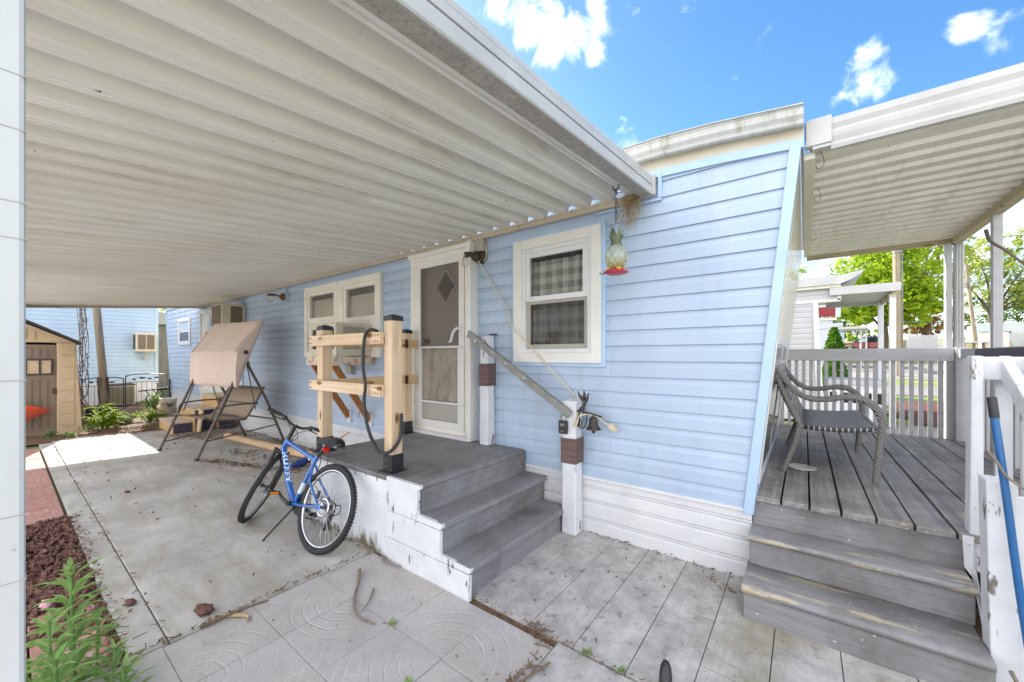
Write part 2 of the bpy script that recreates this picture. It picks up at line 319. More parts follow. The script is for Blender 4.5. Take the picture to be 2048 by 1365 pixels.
    n.col(cc); n.b.inputs['Roughness'].default_value = .85; n.bump(n.math('ADD', g, n.noise(n.coord(), 60, 3)), .3, .004); M['plank'] = n.m
    M['red_wood'] = mat('faded red planks', S(182, 136, 126), S(150, 100, 92), .85, 2.4, stretch=(14, 1.4, 1), bump=.6, dirt=S(166, 154, 146), dirt_scale=6, dirt_lo=.52, dirt_hi=.66, dirt_stretch=(1.2, 8, 1))
    M['lava'] = mat('lava rock', S(128, 88, 76), S(66, 50, 46), .95, 22, bump=.8, fine=40, bdist=.01)
    M['mulch'] = mat('leaf mulch soil', S(124, 98, 74), S(74, 58, 44), .95, 14, bump=.8, fine=40, bdist=.02, dirt=S(172, 142, 108), dirt_scale=18)
    M['red_mulch'] = mat('red mulch', S(112, 68, 56), S(66, 42, 36), .95, 12, bump=.8, fine=30, bdist=.03)
    M['gravel'] = mat('pale gravel', S(150, 143, 134), S(110, 105, 100), .95, 18, bump=.8, fine=30, bdist=.02)
    M['lawn'] = mat('lawn', S(118, 132, 60), S(84, 104, 44), .95, 1.4, bump=.6, fine=16, bdist=.03, dirt=S(164, 152, 106), dirt_scale=.8, dirt_lo=.5, dirt_hi=.66)
    M['drive'] = mat('pale concrete drive', S(206, 204, 200), S(190, 188, 182), .9, 1.2, bump=.2, fine=30)
    M['asphalt'] = mat('gravel road', S(130, 124, 118), S(104, 99, 95), .95, .8, bump=.4, fine=12)  # darker gravel tone, also stands in for shade on the ground
    M['dry'] = mat('dry twig', S(122, 102, 82), S(84, 68, 54), .9, 20, bump=.3)
    M['grey_twig'] = mat('grey twig', S(142, 128, 112), S(104, 92, 80), .9, 20, bump=.3)
    M['straw'] = mat('straw', S(188, 166, 134), S(142, 120, 94), .9, 20)
    M['leaf_dry'] = mat('dead leaves', S(134, 108, 82), S(88, 70, 54), .9, 14)
    M['leaf_weed'] = leafmat('weed leaf', S(152, 180, 116), S(112, 146, 82), .4, 14)
    M['leaf_yellow'] = leafmat('pokeweed leaf', S(150, 168, 30), S(108, 138, 26), .5, 9)
    M['leaf_maple'] = leafmat('maple leaf', S(186, 204, 56), S(120, 154, 40), .5, .9)
    M['leaf_loose'] = leafmat('pale loose leaf', S(176, 190, 96), S(120, 146, 62), .5, .8)
    M['leaf_olive'] = leafmat('olive spring leaf', S(186, 190, 104), S(128, 142, 70), .5, .8)
    M['leaf_dark'] = leafmat('dark tree leaf', S(92, 118, 44), S(52, 78, 28), .3, .6)
    M['leaf_brown'] = leafmat('brown spruce needles', S(150, 112, 72), S(104, 84, 50), .2, .8)
    M['leaf_cone'] = leafmat('arborvitae', S(82, 128, 36), S(50, 92, 24), .25, 2)
    M['red_car'] = mat('dark red car paint', S(150, 24, 30), S(126, 16, 22), .25, 2, bump=0, coat=.7)
    M['car_blue'] = mat('navy car panel', S(44, 52, 84), S(34, 40, 68), .25, 2, bump=0, coat=.5)
    M['rv_white'] = mat('caravan white', S(192, 195, 200), S(184, 188, 196), .4, 2, bump=.02)
    M['rv_grey'] = mat('caravan grey band', S(120, 126, 140), S(98, 104, 118), .4, 2, bump=.02)
    M['red_trim'] = mat('dark red trim', S(140, 36, 44), S(118, 26, 34), .5, bump=.03)
    M['pink'] = mat('hot pink cloth', S(228, 40, 96), S(206, 26, 80), .7)
    M['slate'] = mat('slate blue board', S(82, 86, 100), S(66, 70, 84), .6, 8, bump=.2)
    M['navy'] = mat('navy panel', S(62, 58, 78), S(48, 44, 62), .7, 5, bump=.1)
    M['bucket'] = mat('dirty white bucket', S(214, 212, 206), S(190, 186, 176), .5, 5, dirt=S(140, 126, 104), dirt_scale=7)
    M['cord'] = mat('ivory cord', S(214, 202, 172), S(196, 182, 150), .5)
    M['feeder_red'] = mat('red feeder base', S(190, 40, 62), S(160, 26, 48), .3, bump=0)
    M['feeder_green'] = mat('patinated tin leaves', S(116, 128, 92), S(82, 96, 78), .5, 20, metal=.3)
    M['feeder_yellow'] = mat('yellow flower port', S(230, 180, 90), S(214, 150, 60), .5, bump=0)
    n = N('amber pressed glass')
    n.b.inputs['Roughness'].default_value = .08; n.b.inputs['Transmission Weight'].default_value = .75
    sx = n.add('ShaderNodeSeparateXYZ'); n.link(n.coord(), sx.inputs[0])
    n.col(n.mix(n.ramp(sx.outputs[2], .04, .13), S(214, 196, 84), S(222, 228, 214)))
    M['feeder_glass'] = n.m
    M['leather'] = mat('saddle vinyl', S(60, 62, 66), S(40, 42, 46), .4, 10, bump=.1)
    M['vent'] = mat('unit louvre grey', S(176, 172, 160), S(156, 152, 140), .5, 10, bump=.1)
    M['concrete_block'] = mat('pale block', S(206, 200, 194), S(186, 180, 172), .9, 3, bump=.3)
    M['wreath'] = mat('cream resin goose', S(226, 206, 170), S(206, 170, 116), .7, 14)
build_materials()

# ------------------------------------------------------------------ mesh builder
class MB:
    def __init__(s): s.v = []; s.f = []; s.sm = []
    def _add(s, vs, fs, smooth=False):
        o = len(s.v); s.v += [Vector(p) for p in vs]
        for f in fs: s.f.append([o+i for i in f]); s.sm.append(smooth)
        return s
    def box(s, x0, y0, z0, x1, y1, z1):
        return s._add([(x0, y0, z0), (x1, y0, z0), (x1, y1, z0), (x0, y1, z0), (x0, y0, z1), (x1, y0, z1), (x1, y1, z1), (x0, y1, z1)],
                      [(3, 2, 1, 0), (4, 5, 6, 7), (0, 1, 5, 4), (1, 2, 6, 5), (2, 3, 7, 6), (3, 0, 4, 7)])
    def hexa(s, p):  # 8 corners, order as box
        return s._add(p, [(3, 2, 1, 0), (4, 5, 6, 7), (0, 1, 5, 4), (1, 2, 6, 5), (2, 3, 7, 6), (3, 0, 4, 7)])
    def bar(s, p0, p1, w, h, up=(0, 0, 1)):
        p0, p1, up = Vector(p0), Vector(p1), Vector(up); d = (p1-p0).normalized()
        a = d.cross(up); a = a.normalized() if a.length > 1e-6 else Vector((1, 0, 0)); b = a.cross(d).normalized()
        a *= w/2; b *= h/2
        return s.hexa([p0-a-b, p0+a-b, p1+a-b, p1-a-b, p0-a+b, p0+a+b, p1+a+b, p1-a+b])
    def tube(s, pts, r, n=8, smooth=True, closed=False):
        pts = [Vector(p) for p in pts]; m = len(pts)
        rs = r if isinstance(r, (list, tuple)) else [r]*m
        ref = None; rings = []
        for i in range(m):
            if closed: d = pts[(i+1) % m]-pts[i-1]
            else: d = pts[min(i+1, m-1)]-pts[max(i-1, 0)]
            d = d.normalized() if d.length > 1e-9 else Vector((0, 0, 1))
            if ref is None:
                ref = d.cross(Vector((0, 0, 1)))
                if ref.length < .05: ref = d.cross(Vector((1, 0, 0)))
            a = (ref-d*ref.dot(d)).normalized(); ref = a; b = d.cross(a)
            rings.append([pts[i]+(a*math.cos(2*math.pi*k/n)+b*math.sin(2*math.pi*k/n))*rs[i] for k in range(n)])
        vs = [p for g in rings for p in g]; fs = []
        for i in range(m if closed else m-1):
            j = (i+1) % m
            for k in range(n):
                fs.append((i*n+k, i*n+(k+1) % n, j*n+(k+1) % n, j*n+k))
        s._add(vs, fs, smooth)
        if not closed: s._add(rings[0], [tuple(reversed(range(n)))]); s._add(rings[-1], [tuple(range(n))])
        return s
    def lathe(s, prof, c=(0, 0, 0), n=20, ax=None, smooth=True):
        """prof: (r,h) list, axis ax (default z) from c"""
        c = Vector(c); ax = Vector(ax or (0, 0, 1)).normalized()
        a = ax.cross(Vector((1, 0, 0))); a = a if a.length > .1 else ax.cross(Vector((0, 1, 0))); a.normalize(); b = ax.cross(a)
        vs = []; fs = []; m = len(prof)
        for (r, h) in prof:
            for k in range(n):
                t = 2*math.pi*k/n; vs.append(c+ax*h+(a*math.cos(t)+b*math.sin(t))*r)
        for i in range(m-1):
            for k in range(n): fs.append((i*n+k, i*n+(k+1) % n, (i+1)*n+(k+1) % n, (i+1)*n+k))
        s._add(vs, fs, smooth)
        if prof[0][0] > 1e-4: s._add(vs[:n], [tuple(reversed(range(n)))])
        if prof[-1][0] > 1e-4: s._add(vs[-n:], [tuple(range(n))])
        return s
    def prism(s, poly, fn, t0, t1):
        """poly in 2D, fn(a,b,t)->3D, extruded t0..t1"""
        n = len(poly); vs = [fn(a, b, t0) for a, b in poly]+[fn(a, b, t1) for a, b in poly]
        fs = [tuple(range(n)), tuple(reversed(range(n, 2*n)))]
        for k in range(n): fs.append((k, (k+1) % n, n+(k+1) % n, n+k))
        return s._add(vs, fs)
    def grid(s, rows, smooth=False):
        m = len(rows[0]); vs = [p for r in rows for p in r]; fs = []
        for i in range(len(rows)-1):
            for k in range(m-1): fs.append((i*m+k, i*m+k+1, (i+1)*m+k+1, (i+1)*m+k))
        return s._add(vs, fs, smooth)
    def blob(s, c, r, squash=(1, 1, 1), jit=.2, n=8, rr=None):
        rr = rr or rnd; c = Vector(c); prof = []
        ph = [rr.uniform(0, 6.28) for _ in range(6)]
        vs = []; fs = []; m = 6
        vs.append(c+Vector((0, 0, r*squash[2])))
        for i in range(1, m):
            t = math.pi*i/m
            for k in range(n):
                a = 2*math.pi*k/n
                q = 1+jit*(math.sin(3*a+ph[i % 6])*.5+rr.uniform(-.5, .5))
                vs.append(c+Vector((math.sin(t)*math.cos(a)*r*squash[0]*q, math.sin(t)*math.sin(a)*r*squash[1]*q, math.cos(t)*r*squash[2]*q)))
        vs.append(c-Vector((0, 0, r*squash[2]))); L = len(vs)-1
        for k in range(n): fs.append((0, 1+k, 1+(k+1) % n))
        for i in range(m-2):
            for k in range(n):
                a0 = 1+i*n; fs.append((a0+k, a0+n+k, a0+n+(k+1) % n, a0+(k+1) % n))
        a0 = 1+(m-2)*n
        for k in range(n): fs.append((a0+k, L, a0+(k+1) % n))
        return s._add(vs, fs, True)
    def leaf(s, p, d, nrm, L, w, bend=.15):
        p, d, nrm = Vector(p), Vector(d).normalized(), Vector(nrm)
        sd = d.cross(nrm); sd = sd.normalized() if sd.length > 1e-5 else Vector((1, 0, 0)); up = sd.cross(d)
        q = lambda t, k, h: p+d*L*t+sd*w*k+up*L*h
        return s._add([q(0, 0, 0), q(.35, -.5, bend*.3), q(.35, 0, bend*.1), q(.35, .5, bend*.3), q(.7, -.36, -bend*.2), q(.7, 0, -bend*.4), q(.7, .36, -bend*.2), q(1, 0, -bend*1.3)],
                      [(0, 2, 1), (0, 3, 2), (1, 2, 5, 4), (2, 3, 6, 5), (4, 5, 7), (5, 6, 7)], True)
    def card(s, p, L, rr):
        """a small four-cornered leaf tilted at random"""
        a = Vector((rr.gauss(0, 1), rr.gauss(0, 1), rr.gauss(0, .7))).normalized()
        b = a.cross(Vector((rr.gauss(0, 1), rr.gauss(0, 1), rr.gauss(0, 1)))).normalized()
        p = Vector(p)
        return s._add([p-a*L*.5, p+b*L*.32, p+a*L*.5, p-b*L*.32], [(0, 1, 2, 3)])

ORG = {}
def setp(o, label=None, cat=None, group=None, kind=None):
    if label: o['label'] = label
    if cat: o['category'] = cat
    if group: o['group'] = group
    if kind: o['kind'] = kind
    return o

def thing(name, label, cat, loc, group=None, kind=None):
    o = bpy.data.objects.new(name, None); COL.objects.link(o); o.location = loc; o.empty_display_size = .1
    ORG[o] = Vector(loc); return setp(o, label, cat, group, kind)

def part(name, mb, m, parent=None, bevel=0, label=None, org=None, fixn=True, weld=0):
    """link the builder as ONE mesh object; world coordinates in, stored relative to its thing's origin"""
    if parent is not None: org = ORG[parent]
    elif org is None:
        xs = [v.x for v in mb.v]; ys = [v.y for v in mb.v]; zs = [v.z for v in mb.v]
        org = Vector(((min(xs)+max(xs))/2, (min(ys)+max(ys))/2, min(zs)))
    org = Vector(org)
    me = bpy.data.meshes.new(name); me.from_pydata([v-org for v in mb.v], [], mb.f); me.validate()
    if fixn:
        bm = bmesh.new(); bm.from_mesh(me)
        if weld: bmesh.ops.remove_doubles(bm, verts=bm.verts, dist=weld)
        bmesh.ops.recalc_face_normals(bm, faces=bm.faces); bm.to_mesh(me); bm.free()
    if len(me.polygons) == len(mb.sm): me.polygons.foreach_set('use_smooth', mb.sm)
    me.materials.append(M[m] if isinstance(m, str) else m)
    o = bpy.data.objects.new(name, me); COL.objects.link(o)
    if parent is not None:
        o.parent = parent; ORG[o] = org
        top = parent
        while top.parent: top = top.parent
        o.location = (0, 0, 0)
    else: o.location = org; ORG[o] = org
    if bevel:
        b = o.modifiers.new('edge', 'BEVEL'); b.width = bevel; b.segments = 2; b.limit_method = 'ANGLE'; b.angle_limit = R(40)
    if label: o['label'] = label
    return o

def solo(name, mb, m, label, cat, group=None, bevel=0, kind=None, org=None, fixn=True):
    return setp(part(name, mb, m, None, bevel, org=org, fixn=fixn), label, cat, group, kind)

def lerp(a, b, t): return a+(b-a)*t
def bez(pts, n=16):
    """Catmull-Rom through points"""
    P = [Vector(p) for p in pts]; P = [P[0]*2-P[1]]+P+[P[-1]*2-P[-2]]; out = []
    for i in range(1, len(P)-2):
        for k in range(n):
            t = k/n; a, b, c, d = P[i-1], P[i], P[i+1], P[i+2]
            out.append(.5*((2*b)+(c-a)*t+(2*a-5*b+4*c-d)*t*t+(3*b-a-3*c+d)*t**3))
    out.append(P[-2]); return out
# ------------------------------------------------------------------ setting: ground sheets
def flat(name, m, x0, y0, x1, y1, z, nx=1, ny=1, jit=0):
    mb = MB()
    mb.grid([[(lerp(x0, x1, i/nx), lerp(y0, y1, j/ny), z+(rnd.uniform(-jit, jit) if jit else 0)) for i in range(nx+1)] for j in range(ny+1)])
    return setp(part(name, mb, m, org=(0, 0, 0)), kind='structure')
flat('ground', 'lawn', -400, -400, 400, 400, -.06)
# leafy soil at the back of the patio and the yard left of it
mb = MB(); rr = random.Random(3)
mb.grid([[(-19+i*.11, -3+j*.11, -.02+.03*math.sin(i*.7+j*.3)+rr.uniform(-.02, .02)) for i in range(83)] for j in range(64)], True)
setp(part('mulch_soil', mb, 'mulch', org=(0, 0, 0)), kind='structure')
# patio slab with a straight strip along its outer edge
mb = MB(); mb.box(-9.95, .505, -.12, -2.505, 2.9, 0); setp(part('patio_slab', mb, 'concrete', bevel=.006, org=(0, 0, 0)), kind='structure')
mb = MB(); mb.box(-9.8, .36, -.12, -2.51, .5, -.004); setp(part('patio_edge_strip', mb, 'concrete', bevel=.006, org=(0, 0, 0)), kind='structure')
# yard beyond the carport's open side and behind the camera: unseen drive, made pale to bounce light
flat('driveway', 'drive', -40, -16, 40, -.75, -.035)
# stamped pavers
mb = MB(); rr = random.Random(5)
xs = [-2.492+.379*i for i in range(7)]; ys = [-.68+.384*j for j in range(7)]
for i in range(len(xs)-1):
    for j in range(len(ys)-1):
        if xs[i] > -1.0 and ys[j] < 1.3 and ys[j] > .9: pass
        z = rr.uniform(-.003, .002); g = .0014
        if xs[i] > -1.02: continue
        mb.hexa([(xs[i]+g, ys[j]+g, -.1), (xs[i+1]-g, ys[j]+g, -.1), (xs[i+1]-g, ys[j+1]-g, -.1), (xs[i]+g, ys[j+1]-g, -.1),
                 (xs[i]+g, ys[j]+g, z+rr.uniform(-.002, .002)), (xs[i+1]-g, ys[j]+g, z+rr.uniform(-.002, .002)), (xs[i+1]-g, ys[j+1]-g, z+rr.uniform(-.002, .002)), (xs[i]+g, ys[j+1]-g, z+rr.uniform(-.002, .002))])
setp(part('paver_path', mb, 'paver', bevel=.002, org=(-1.355, 1.245, 0)), kind='structure')
flat('path_bed', 'gravel', -2.6, -1.2, 1.4, 2.9, -.03)
flat('joint_soil', 'mulch', -1.68, .6, 1.0, 2.88, -.018)
# wood-look concrete planks in front of the skirting
mb = MB(); rr = random.Random(11)
px = [-1.69, -1.42, -1.16, -.9, -.64, -.38, -.12, .14, .4, .66, .92]
for i in range(len(px)-1):
    cuts = [1.679] + ([2.16, 2.9] if i == 3 else [2.5, 2.9] if i == 1 else [2.3, 2.9] if i == 4 else [1.93, 2.9] if i == 5 else [1.98, 2.9] if i == 6 else [2.9]) 
    for a, b in zip(cuts[:-1], cuts[1:]):
        z = rr.uniform(-.003, .003)
        mb.hexa([(px[i]+.002, a+.003, -.1), (px[i+1]-.002, a+.003, -.1), (px[i+1]-.002, b-.003, -.1), (px[i]+.002, b-.003, -.1),
                 (px[i]+.002, a+.003, z), (px[i+1]-.002, a+.003, z+.001), (px[i+1]-.002, b-.003, z), (px[i]+.002, b-.003, z+.002)])
px2 = [-.975, -.56, -.14, .28, .7]
for i in range(len(px2)-1):
    z = rr.uniform(-.004, .002)
    mb.hexa([(px2[i]+.002, .6, -.1), (px2[i+1]-.002, .6, -.1), (px2[i+1]-.002, 1.668, -.1), (px2[i]+.002, 1.668, -.1),
             (px2[i]+.002, .6, z), (px2[i+1]-.002, .6, z), (px2[i+1]-.002, 1.668, z), (px2[i]+.002, 1.668, z)])
setp(part('plank_path', mb, 'plank', bevel=.0025, org=(-1, 2, 0)), kind='structure')
# red planks laid as a border, lava rock between them
mb = MB()
for (x0, x1, y1) in ((-9.4, -5.22, .345), (-3.35, -2.6, .33)):
    n = 9
    for k in range(n):
        xa, xb = lerp(x0, x1, k/n), lerp(x0, x1, (k+1)/n)
        for q in range(3):
            ya = -.45+q*.265; yb = min(ya+.258, y1)
            mb.box(xa+.004, ya, -.08, xb-.004, yb, -.006+.003*((k+q) % 2))
setp(part('red_plank_path', mb, 'red_wood', bevel=.004, org=(0, 0, 0)), kind='structure')
mb = MB(); rr = random.Random(21)
for k in range(3400):
    b = k < 3100; x = rr.uniform(-5.25, -3.0) if b else rr.uniform(-3.3, -2.55); y = rr.uniform(-.45, .35) if b else rr.uniform(.31, .355)
    r = (.008+.022*rr.random()**2)*(1 if b else .5)
    mb.blob((x, y, -.03+rr.uniform(0, .03)), r, (rr.uniform(.8, 1.5), 1, rr.uniform(.6, 1)), .7, 5, rr)
mb.sm = [False]*len(mb.sm)
setp(part('lava_rocks', mb, 'lava', org=(-4, 0, -.05)), 'bed of rust red lava rock between the faded red planks', 'rocks', kind='stuff')
flat('lava_bed', 'mulch', -5.25, -.6, -2.5, .37, -.045)

# right-hand ground beyond the deck
flat('gravel_strip', 'gravel', .2, 6.2, 9, 11.7, -.036)
mb = MB(); rr = random.Random(31)
mb.grid([[(1.75+i*.10+.2*math.sin(j*.5), 11.5+j*.12, -.02+.036*max(0, .5+j*.12)+.06*math.sin(math.pi*min(1, j/30))*math.sin(math.pi*i/32)+rr.uniform(-.02, .02)) for i in range(33)] for j in range(34)], True)
setp(part('red_mulch_bed', mb, 'red_mulch', org=(0, 0, 0)), kind='structure')
flat('lawn_shade_strip', 'asphalt', -10, 18.5, 40, 23, -.03)  # grey sheet laid for a band of shade
flat('gravel_road', 'asphalt', -20, 29.5, 90, 42, -.03)
flat('gravel_lane', 'asphalt', 11.5, 42, 17.5, 130, -.028)
flat('gravel_yard', 'gravel', 16.5, 24, 60, 29.5, -.032)

# ------------------------------------------------------------------ the blue mobile home
home = thing('mobile_home', 'long light blue mobile home with white skirting and slanted ends', 'mobile home', (-7, 4.6, 0))
WY = 2.87
def siding_mb(x0, x1, z0, z1, y=WY, h=.118, holes=(), out=.012, z_base=None):
    """lap siding facing -y; x0/x1 may be functions of z; holes (xa,xb,za,zb)"""
    fx0 = x0 if callable(x0) else (lambda z: x0); fx1 = x1 if callable(x1) else (lambda z: x1)
    mb = MB(); zb = z0 if z_base is None else z_base; lv = []
    k = 0
    while zb+k*h < z1:
        for f, d in ((0, out), (.62, out*.92), (.8, out*.45), (.93, .001), (.999, 0)):
            z = zb+(k+f)*h
            if z0 <= z <= z1: lv.append((z, d))
        k += 1
    for hh in holes:
        for z in hh[2:]:
            q = ((z-zb)/h) % 1; d = out*(1-.08*q/.62) if q < .62 else out*max(0, (.93-q)/.31)
            lv.append((z, d))
    lv.append((z1, 0)); lv.sort()
    for (za, da), (zb_, db) in zip(lv[:-1], lv[1:]):
        if zb_-za < 1e-6: continue
        zm = (za+zb_)/2; segs = [(None, None)]
        cut = sorted([hh for hh in holes if hh[2] < zm < hh[3]]); L = None; parts = []
        cur = None
        for hh in cut: parts.append((cur, hh[0])); cur = hh[1]
        parts.append((cur, None))
        for a, b in parts:
            a0 = fx0(za) if a is None else a; a1 = fx0(zb_) if a is None else a
            b0 = fx1(za) if b is None else b; b1 = fx1(zb_) if b is None else b
            mb._add([(a0, y-da, za), (b0, y-da, za), (b1, y-db, zb_), (a1, y-db, zb_)], [(0, 1, 2, 3)])
    return mb
RX = lambda z: -.268+.107*(z-.38)
LX = lambda z: -14.05-.27*(z-.4) if z < 1.6 else -14.374-.27*(z-1.6)
HOLES = ((-11.45, -8.78, .44, 2.5), (-6.07, -5.22, 1.43, 2.39), (-5.06, -4.24, 1.43, 2.39), (-3.55, -2.63, .44, 2.52), (-2.03, -1.35, 1.445, 2.37))
part('siding', siding_mb(LX, lambda z: RX(z)-.02, .435, 2.745, holes=HOLES), 'siding', home, fixn=False)
# slanted end wall: upper cream panel with fine ribs, lower blue
mb = MB(); n = 44
for k in range(n):
    za, zb = lerp(.4, 2.75, k/n), lerp(.4, 2.75, (k+1)/n)
    mb.grid([[(RX(za)+.002*(za > 1.7), 2.90, za), (RX(za)+.002*(za > 1.7), 6.28, za)], [(RX(zb), 2.90, zb), (RX(zb), 6.28, zb)]])
part('end_wall', mb, 'siding_beige', home)
mb = MB(); mb.box(-14.4, 6.3, .02, -.3, 6.34, 2.8); mb.hexa([(LX(.4)-.01, 2.9, .02), (LX(.4)+.03, 2.9, .02), (LX(.4)+.03, 6.3, .02), (LX(.4)-.01, 6.3, .02), (-14.69, 2.9, 2.76), (-14.65, 2.9, 2.76), (-14.65, 6.3, 2.76), (-14.69, 6.3, 2.76)])
part('back_wall', mb, 'siding_beige', home)
# corner trims along the slant
mb = MB(); mb.hexa([(RX(.42)-.045, 2.838, .42), (RX(.42)+.012, 2.838, .42), (RX(.42)+.012, 2.895, .42), (RX(.42)-.045, 2.895, .42),
                    (RX(2.7)-.045, 2.838, 2.7), (RX(2.7)+.012, 2.838, 2.7), (RX(2.7)+.012, 2.895, 2.7), (RX(2.7)-.045, 2.895, 2.7)])
part('corner_trim', mb, 'siding_trim', home, .004)
mb = MB()
for za, zb in ((.42, 1.6), (1.6, 2.7)):
    mb.hexa([(LX(za)-.012, 2.838, za), (LX(za)+.05, 2.838, za), (LX(za)+.05, 2.895, za), (LX(za)-.012, 2.895, za), (LX(zb)-.012, 2.838, zb), (LX(zb)+.05, 2.838, zb), (LX(zb)+.05, 2.895, zb), (LX(zb)-.012, 2.895, zb)])
part('corner_trim', mb, 'siding_trim', home, .004)
# skirting : ribbed white panels
def skirt_mb(x0, x1, y, z1=.44):
    mb = MB(); prof = [(0, .012), (.085, .010), (.10, 0), (.11, .012), (.118, 0), (.128, .012), (.225, .010), (.24, 0), (.25, .012), (.258, 0), (.268, .012), (.34, .01), (.352, 0), (.362, .012), (.37, 0), (.38, .012), (z1-.012, .01), (z1, .0)]
    mb.grid([[(x0, y-.004-d, z-.03 if z == 0 else z), (x1, y-.004-d, z-.03 if z == 0 else z)] for z, d in prof]); return mb
part('skirting', skirt_mb(-14.06, -.262, 2.872), 'skirt', home)
mb = MB(); mb.box(-14.06, 2.842, .43, -.27, 2.868, .447); part('skirt_cap', mb, 'white', home, .003)
mb = MB(); mb.hexa([(-.275, 2.87, -.02), (-.262, 2.87, -.02), (-.262, 6.3, -.02), (-.275, 6.3, -.02), (-.275, 2.87, .4), (-.262, 2.87, .4), (-.262, 6.3, .4), (-.275, 6.3, .4)]); part('end_skirt', mb, 'skirt', home)
# top trim, fascia board, gutter, roof (all bow down at the near end)
EX = [(-14.75, 0), (-1.05, 0), (-.8, -.004), (-.45, -.03), (-.15, -.065), (.0, -.085)]
def run(prof, name, m, dz=1., x_end=None, sm=False):
    mb = MB(); mb.grid([[(x, y, z+d*dz) for (y, z) in prof+[prof[0]]] for x, d in EX]); e = len(prof)
    n = len(EX); mb._add([(EX[0][0], y, z) for y, z in prof], [tuple(range(e))]); mb._add([(EX[-1][0]+.012, y, z+EX[-1][1]*dz) for y, z in prof], [tuple(range(e))])
    return part(name, mb, m, home)
run([(2.842, 2.705), (2.868, 2.705), (2.868, 2.76), (2.842, 2.76)], 'top_trim', 'siding_trim', .65)
run([(2.85, 2.762), (2.9, 2.762), (2.9, 2.86), (2.85, 2.86)], 'fascia_board', 'fascia_cream', .85)
run([(2.846, 2.836), (2.79, 2.826), (2.778, 2.832), (2.77, 2.85), (2.75, 2.872), (2.742, 2.905), (2.735, 2.912), (2.735, 2.927), (2.76, 2.927), (2.846, 2.927)], 'gutter', 'gutter', .85)
run([(2.72, 2.93), (2.9, 2.934), (4.6, 3.15), (6.4, 2.934), (6.4, 2.90), (2.72, 2.925)], 'roof', 'alu', 1)
# J-channel bits beside the carport beam
mb = MB(); mb.box(-.835, 2.836, 2.555, -.81, 2.866, 2.735); part('trim_strip', mb, 'siding_trim', home, .003)
mb = MB(); mb.box(-1.32, 2.836, 2.535, -.81, 2.864, 2.553); part('trim_strip', mb, 'siding_trim', home, .003)

def frame_mb(x0, x1, z0, z1, w, ya, yb, mb=None):
    mb = mb or MB()
    mb.box(x0, ya, z0, x0+w, yb, z1); mb.box(x1-w, ya, z0, x1, yb, z1)
    mb.box(x0+w, ya, z0, x1-w, yb, z0+w); mb.box(x0+w, ya, z1-w, x1-w, yb, z1); return mb
def recess(x0, x1, z0, z1, y0, d, m, parent):
    mb = MB(); y1 = y0+d
    mb._add([(x0, y0, z0), (x1, y0, z0), (x1, y0, z1), (x0, y0, z1), (x0, y1, z0), (x1, y1, z0), (x1, y1, z1), (x0, y1, z1)],
            [(4, 5, 6, 7), (0, 1, 5, 4), (3, 7, 6, 2), (0, 4, 7, 3), (1, 2, 6, 5)])
    return part('room_lining', mb, m, parent, fixn=False)
def pane(x0, x1, z0, z1, y, parent, m='glass'):
    mb = MB(); mb.box(x0, y, z0, x1, y+.004, z1); return part('pane', mb, m, parent)
def curtain(x0, x1, z0, z1, y, parent, m='plaid', waves=10, amp=.024):
    mb = MB(); n = 110
    mb.grid([[(lerp(x0, x1, i/n), y+amp*math.sin(i/n*waves*6.28+.6*math.sin(i*.4+j))*(.5+.5*j/6), lerp(z1, z0, j/6)) for i in range(n+1)] for j in range(7)], True)
    return part('curtain', mb, m, parent)

# right-hand window with plaid curtain
w2 = part('window', frame_mb(-2.115, -1.265, 1.36, 2.455, .085, 2.815, 2.868), 'offwhite', home, .004, label='double hung window with plaid curtains')
part('window_trim', frame_mb(-2.145, -1.235, 1.33, 2.485, .03, 2.836, 2.87), 'siding_trim', w2, .003)
part('sash', frame_mb(-2.03, -1.35, 1.445, 2.37, .035, 2.83, 2.9), 'white', w2, .003)
part('sash', frame_mb(-1.995, -1.385, 1.90, 2.335, .045, 2.838, 2.87), 'white', w2, .003)
part('sash', frame_mb(-1.995, -1.385, 1.48, 1.915, .04, 2.858, 2.895), 'ac_grey', w2, .003)
mb = MB(); mb.box(-1.955, 2.862, 1.52, -1.425, 2.864, 1.875); part('insect_screen', mb, 'mesh_dark', w2)
pane(-1.95, -1.43, 1.945, 2.29, 2.852, w2); pane(-1.955, -1.425, 1.52, 1.875, 2.875, w2)
curtain(-2.0, -1.38, 1.46, 2.27, 2.935, w2)
recess(-2.03, -1.35, 1.445, 2.37, 2.9, .9, 'dark', w2)
# pair of windows
w1 = part('window', frame_mb(-6.15, -5.17, 1.40, 2.455, .08, 2.812, 2.868), 'cream', home, .004, label='cream framed window left of the air conditioner')
part('sash', frame_mb(-6.07, -5.25, 1.93, 2.375, .055, 2.828, 2.88), 'cream', w1, .003)
part('sash', frame_mb(-6.07, -5.25, 1.48, 1.95, .05, 2.85, 2.9), 'cream', w1, .003)
pane(-6.02, -5.3, 1.98, 2.33, 2.85, w1); pane(-6.02, -5.3, 1.52, 1.9, 2.87, w1)
mb = MB(); mb.grid([[(-6.06, 2.905, z), (-5.23, 2.905, z)] for z in (1.78, 2.26)]); part('shade', mb, 'room', w1)
recess(-6.07, -5.22, 1.43, 2.39, 2.9, .8, 'dark', w1)
w3 = part('window', frame_mb(-5.12, -4.175, 1.40, 2.455, .08, 2.814, 2.868), 'cream', home, .004, label='cream framed window over the air conditioner')
part('sash', frame_mb(-5.04, -4.255, 1.88, 2.375, .055, 2.828, 2.88), 'cream', w3, .003)
pane(-4.99, -4.3, 1.93, 2.33, 2.85, w3)
mb = MB(); mb.box(-5.04, 2.83, 1.45, -4.255, 2.87, 1.88); part('filler_panel', mb, 'cream', w3)
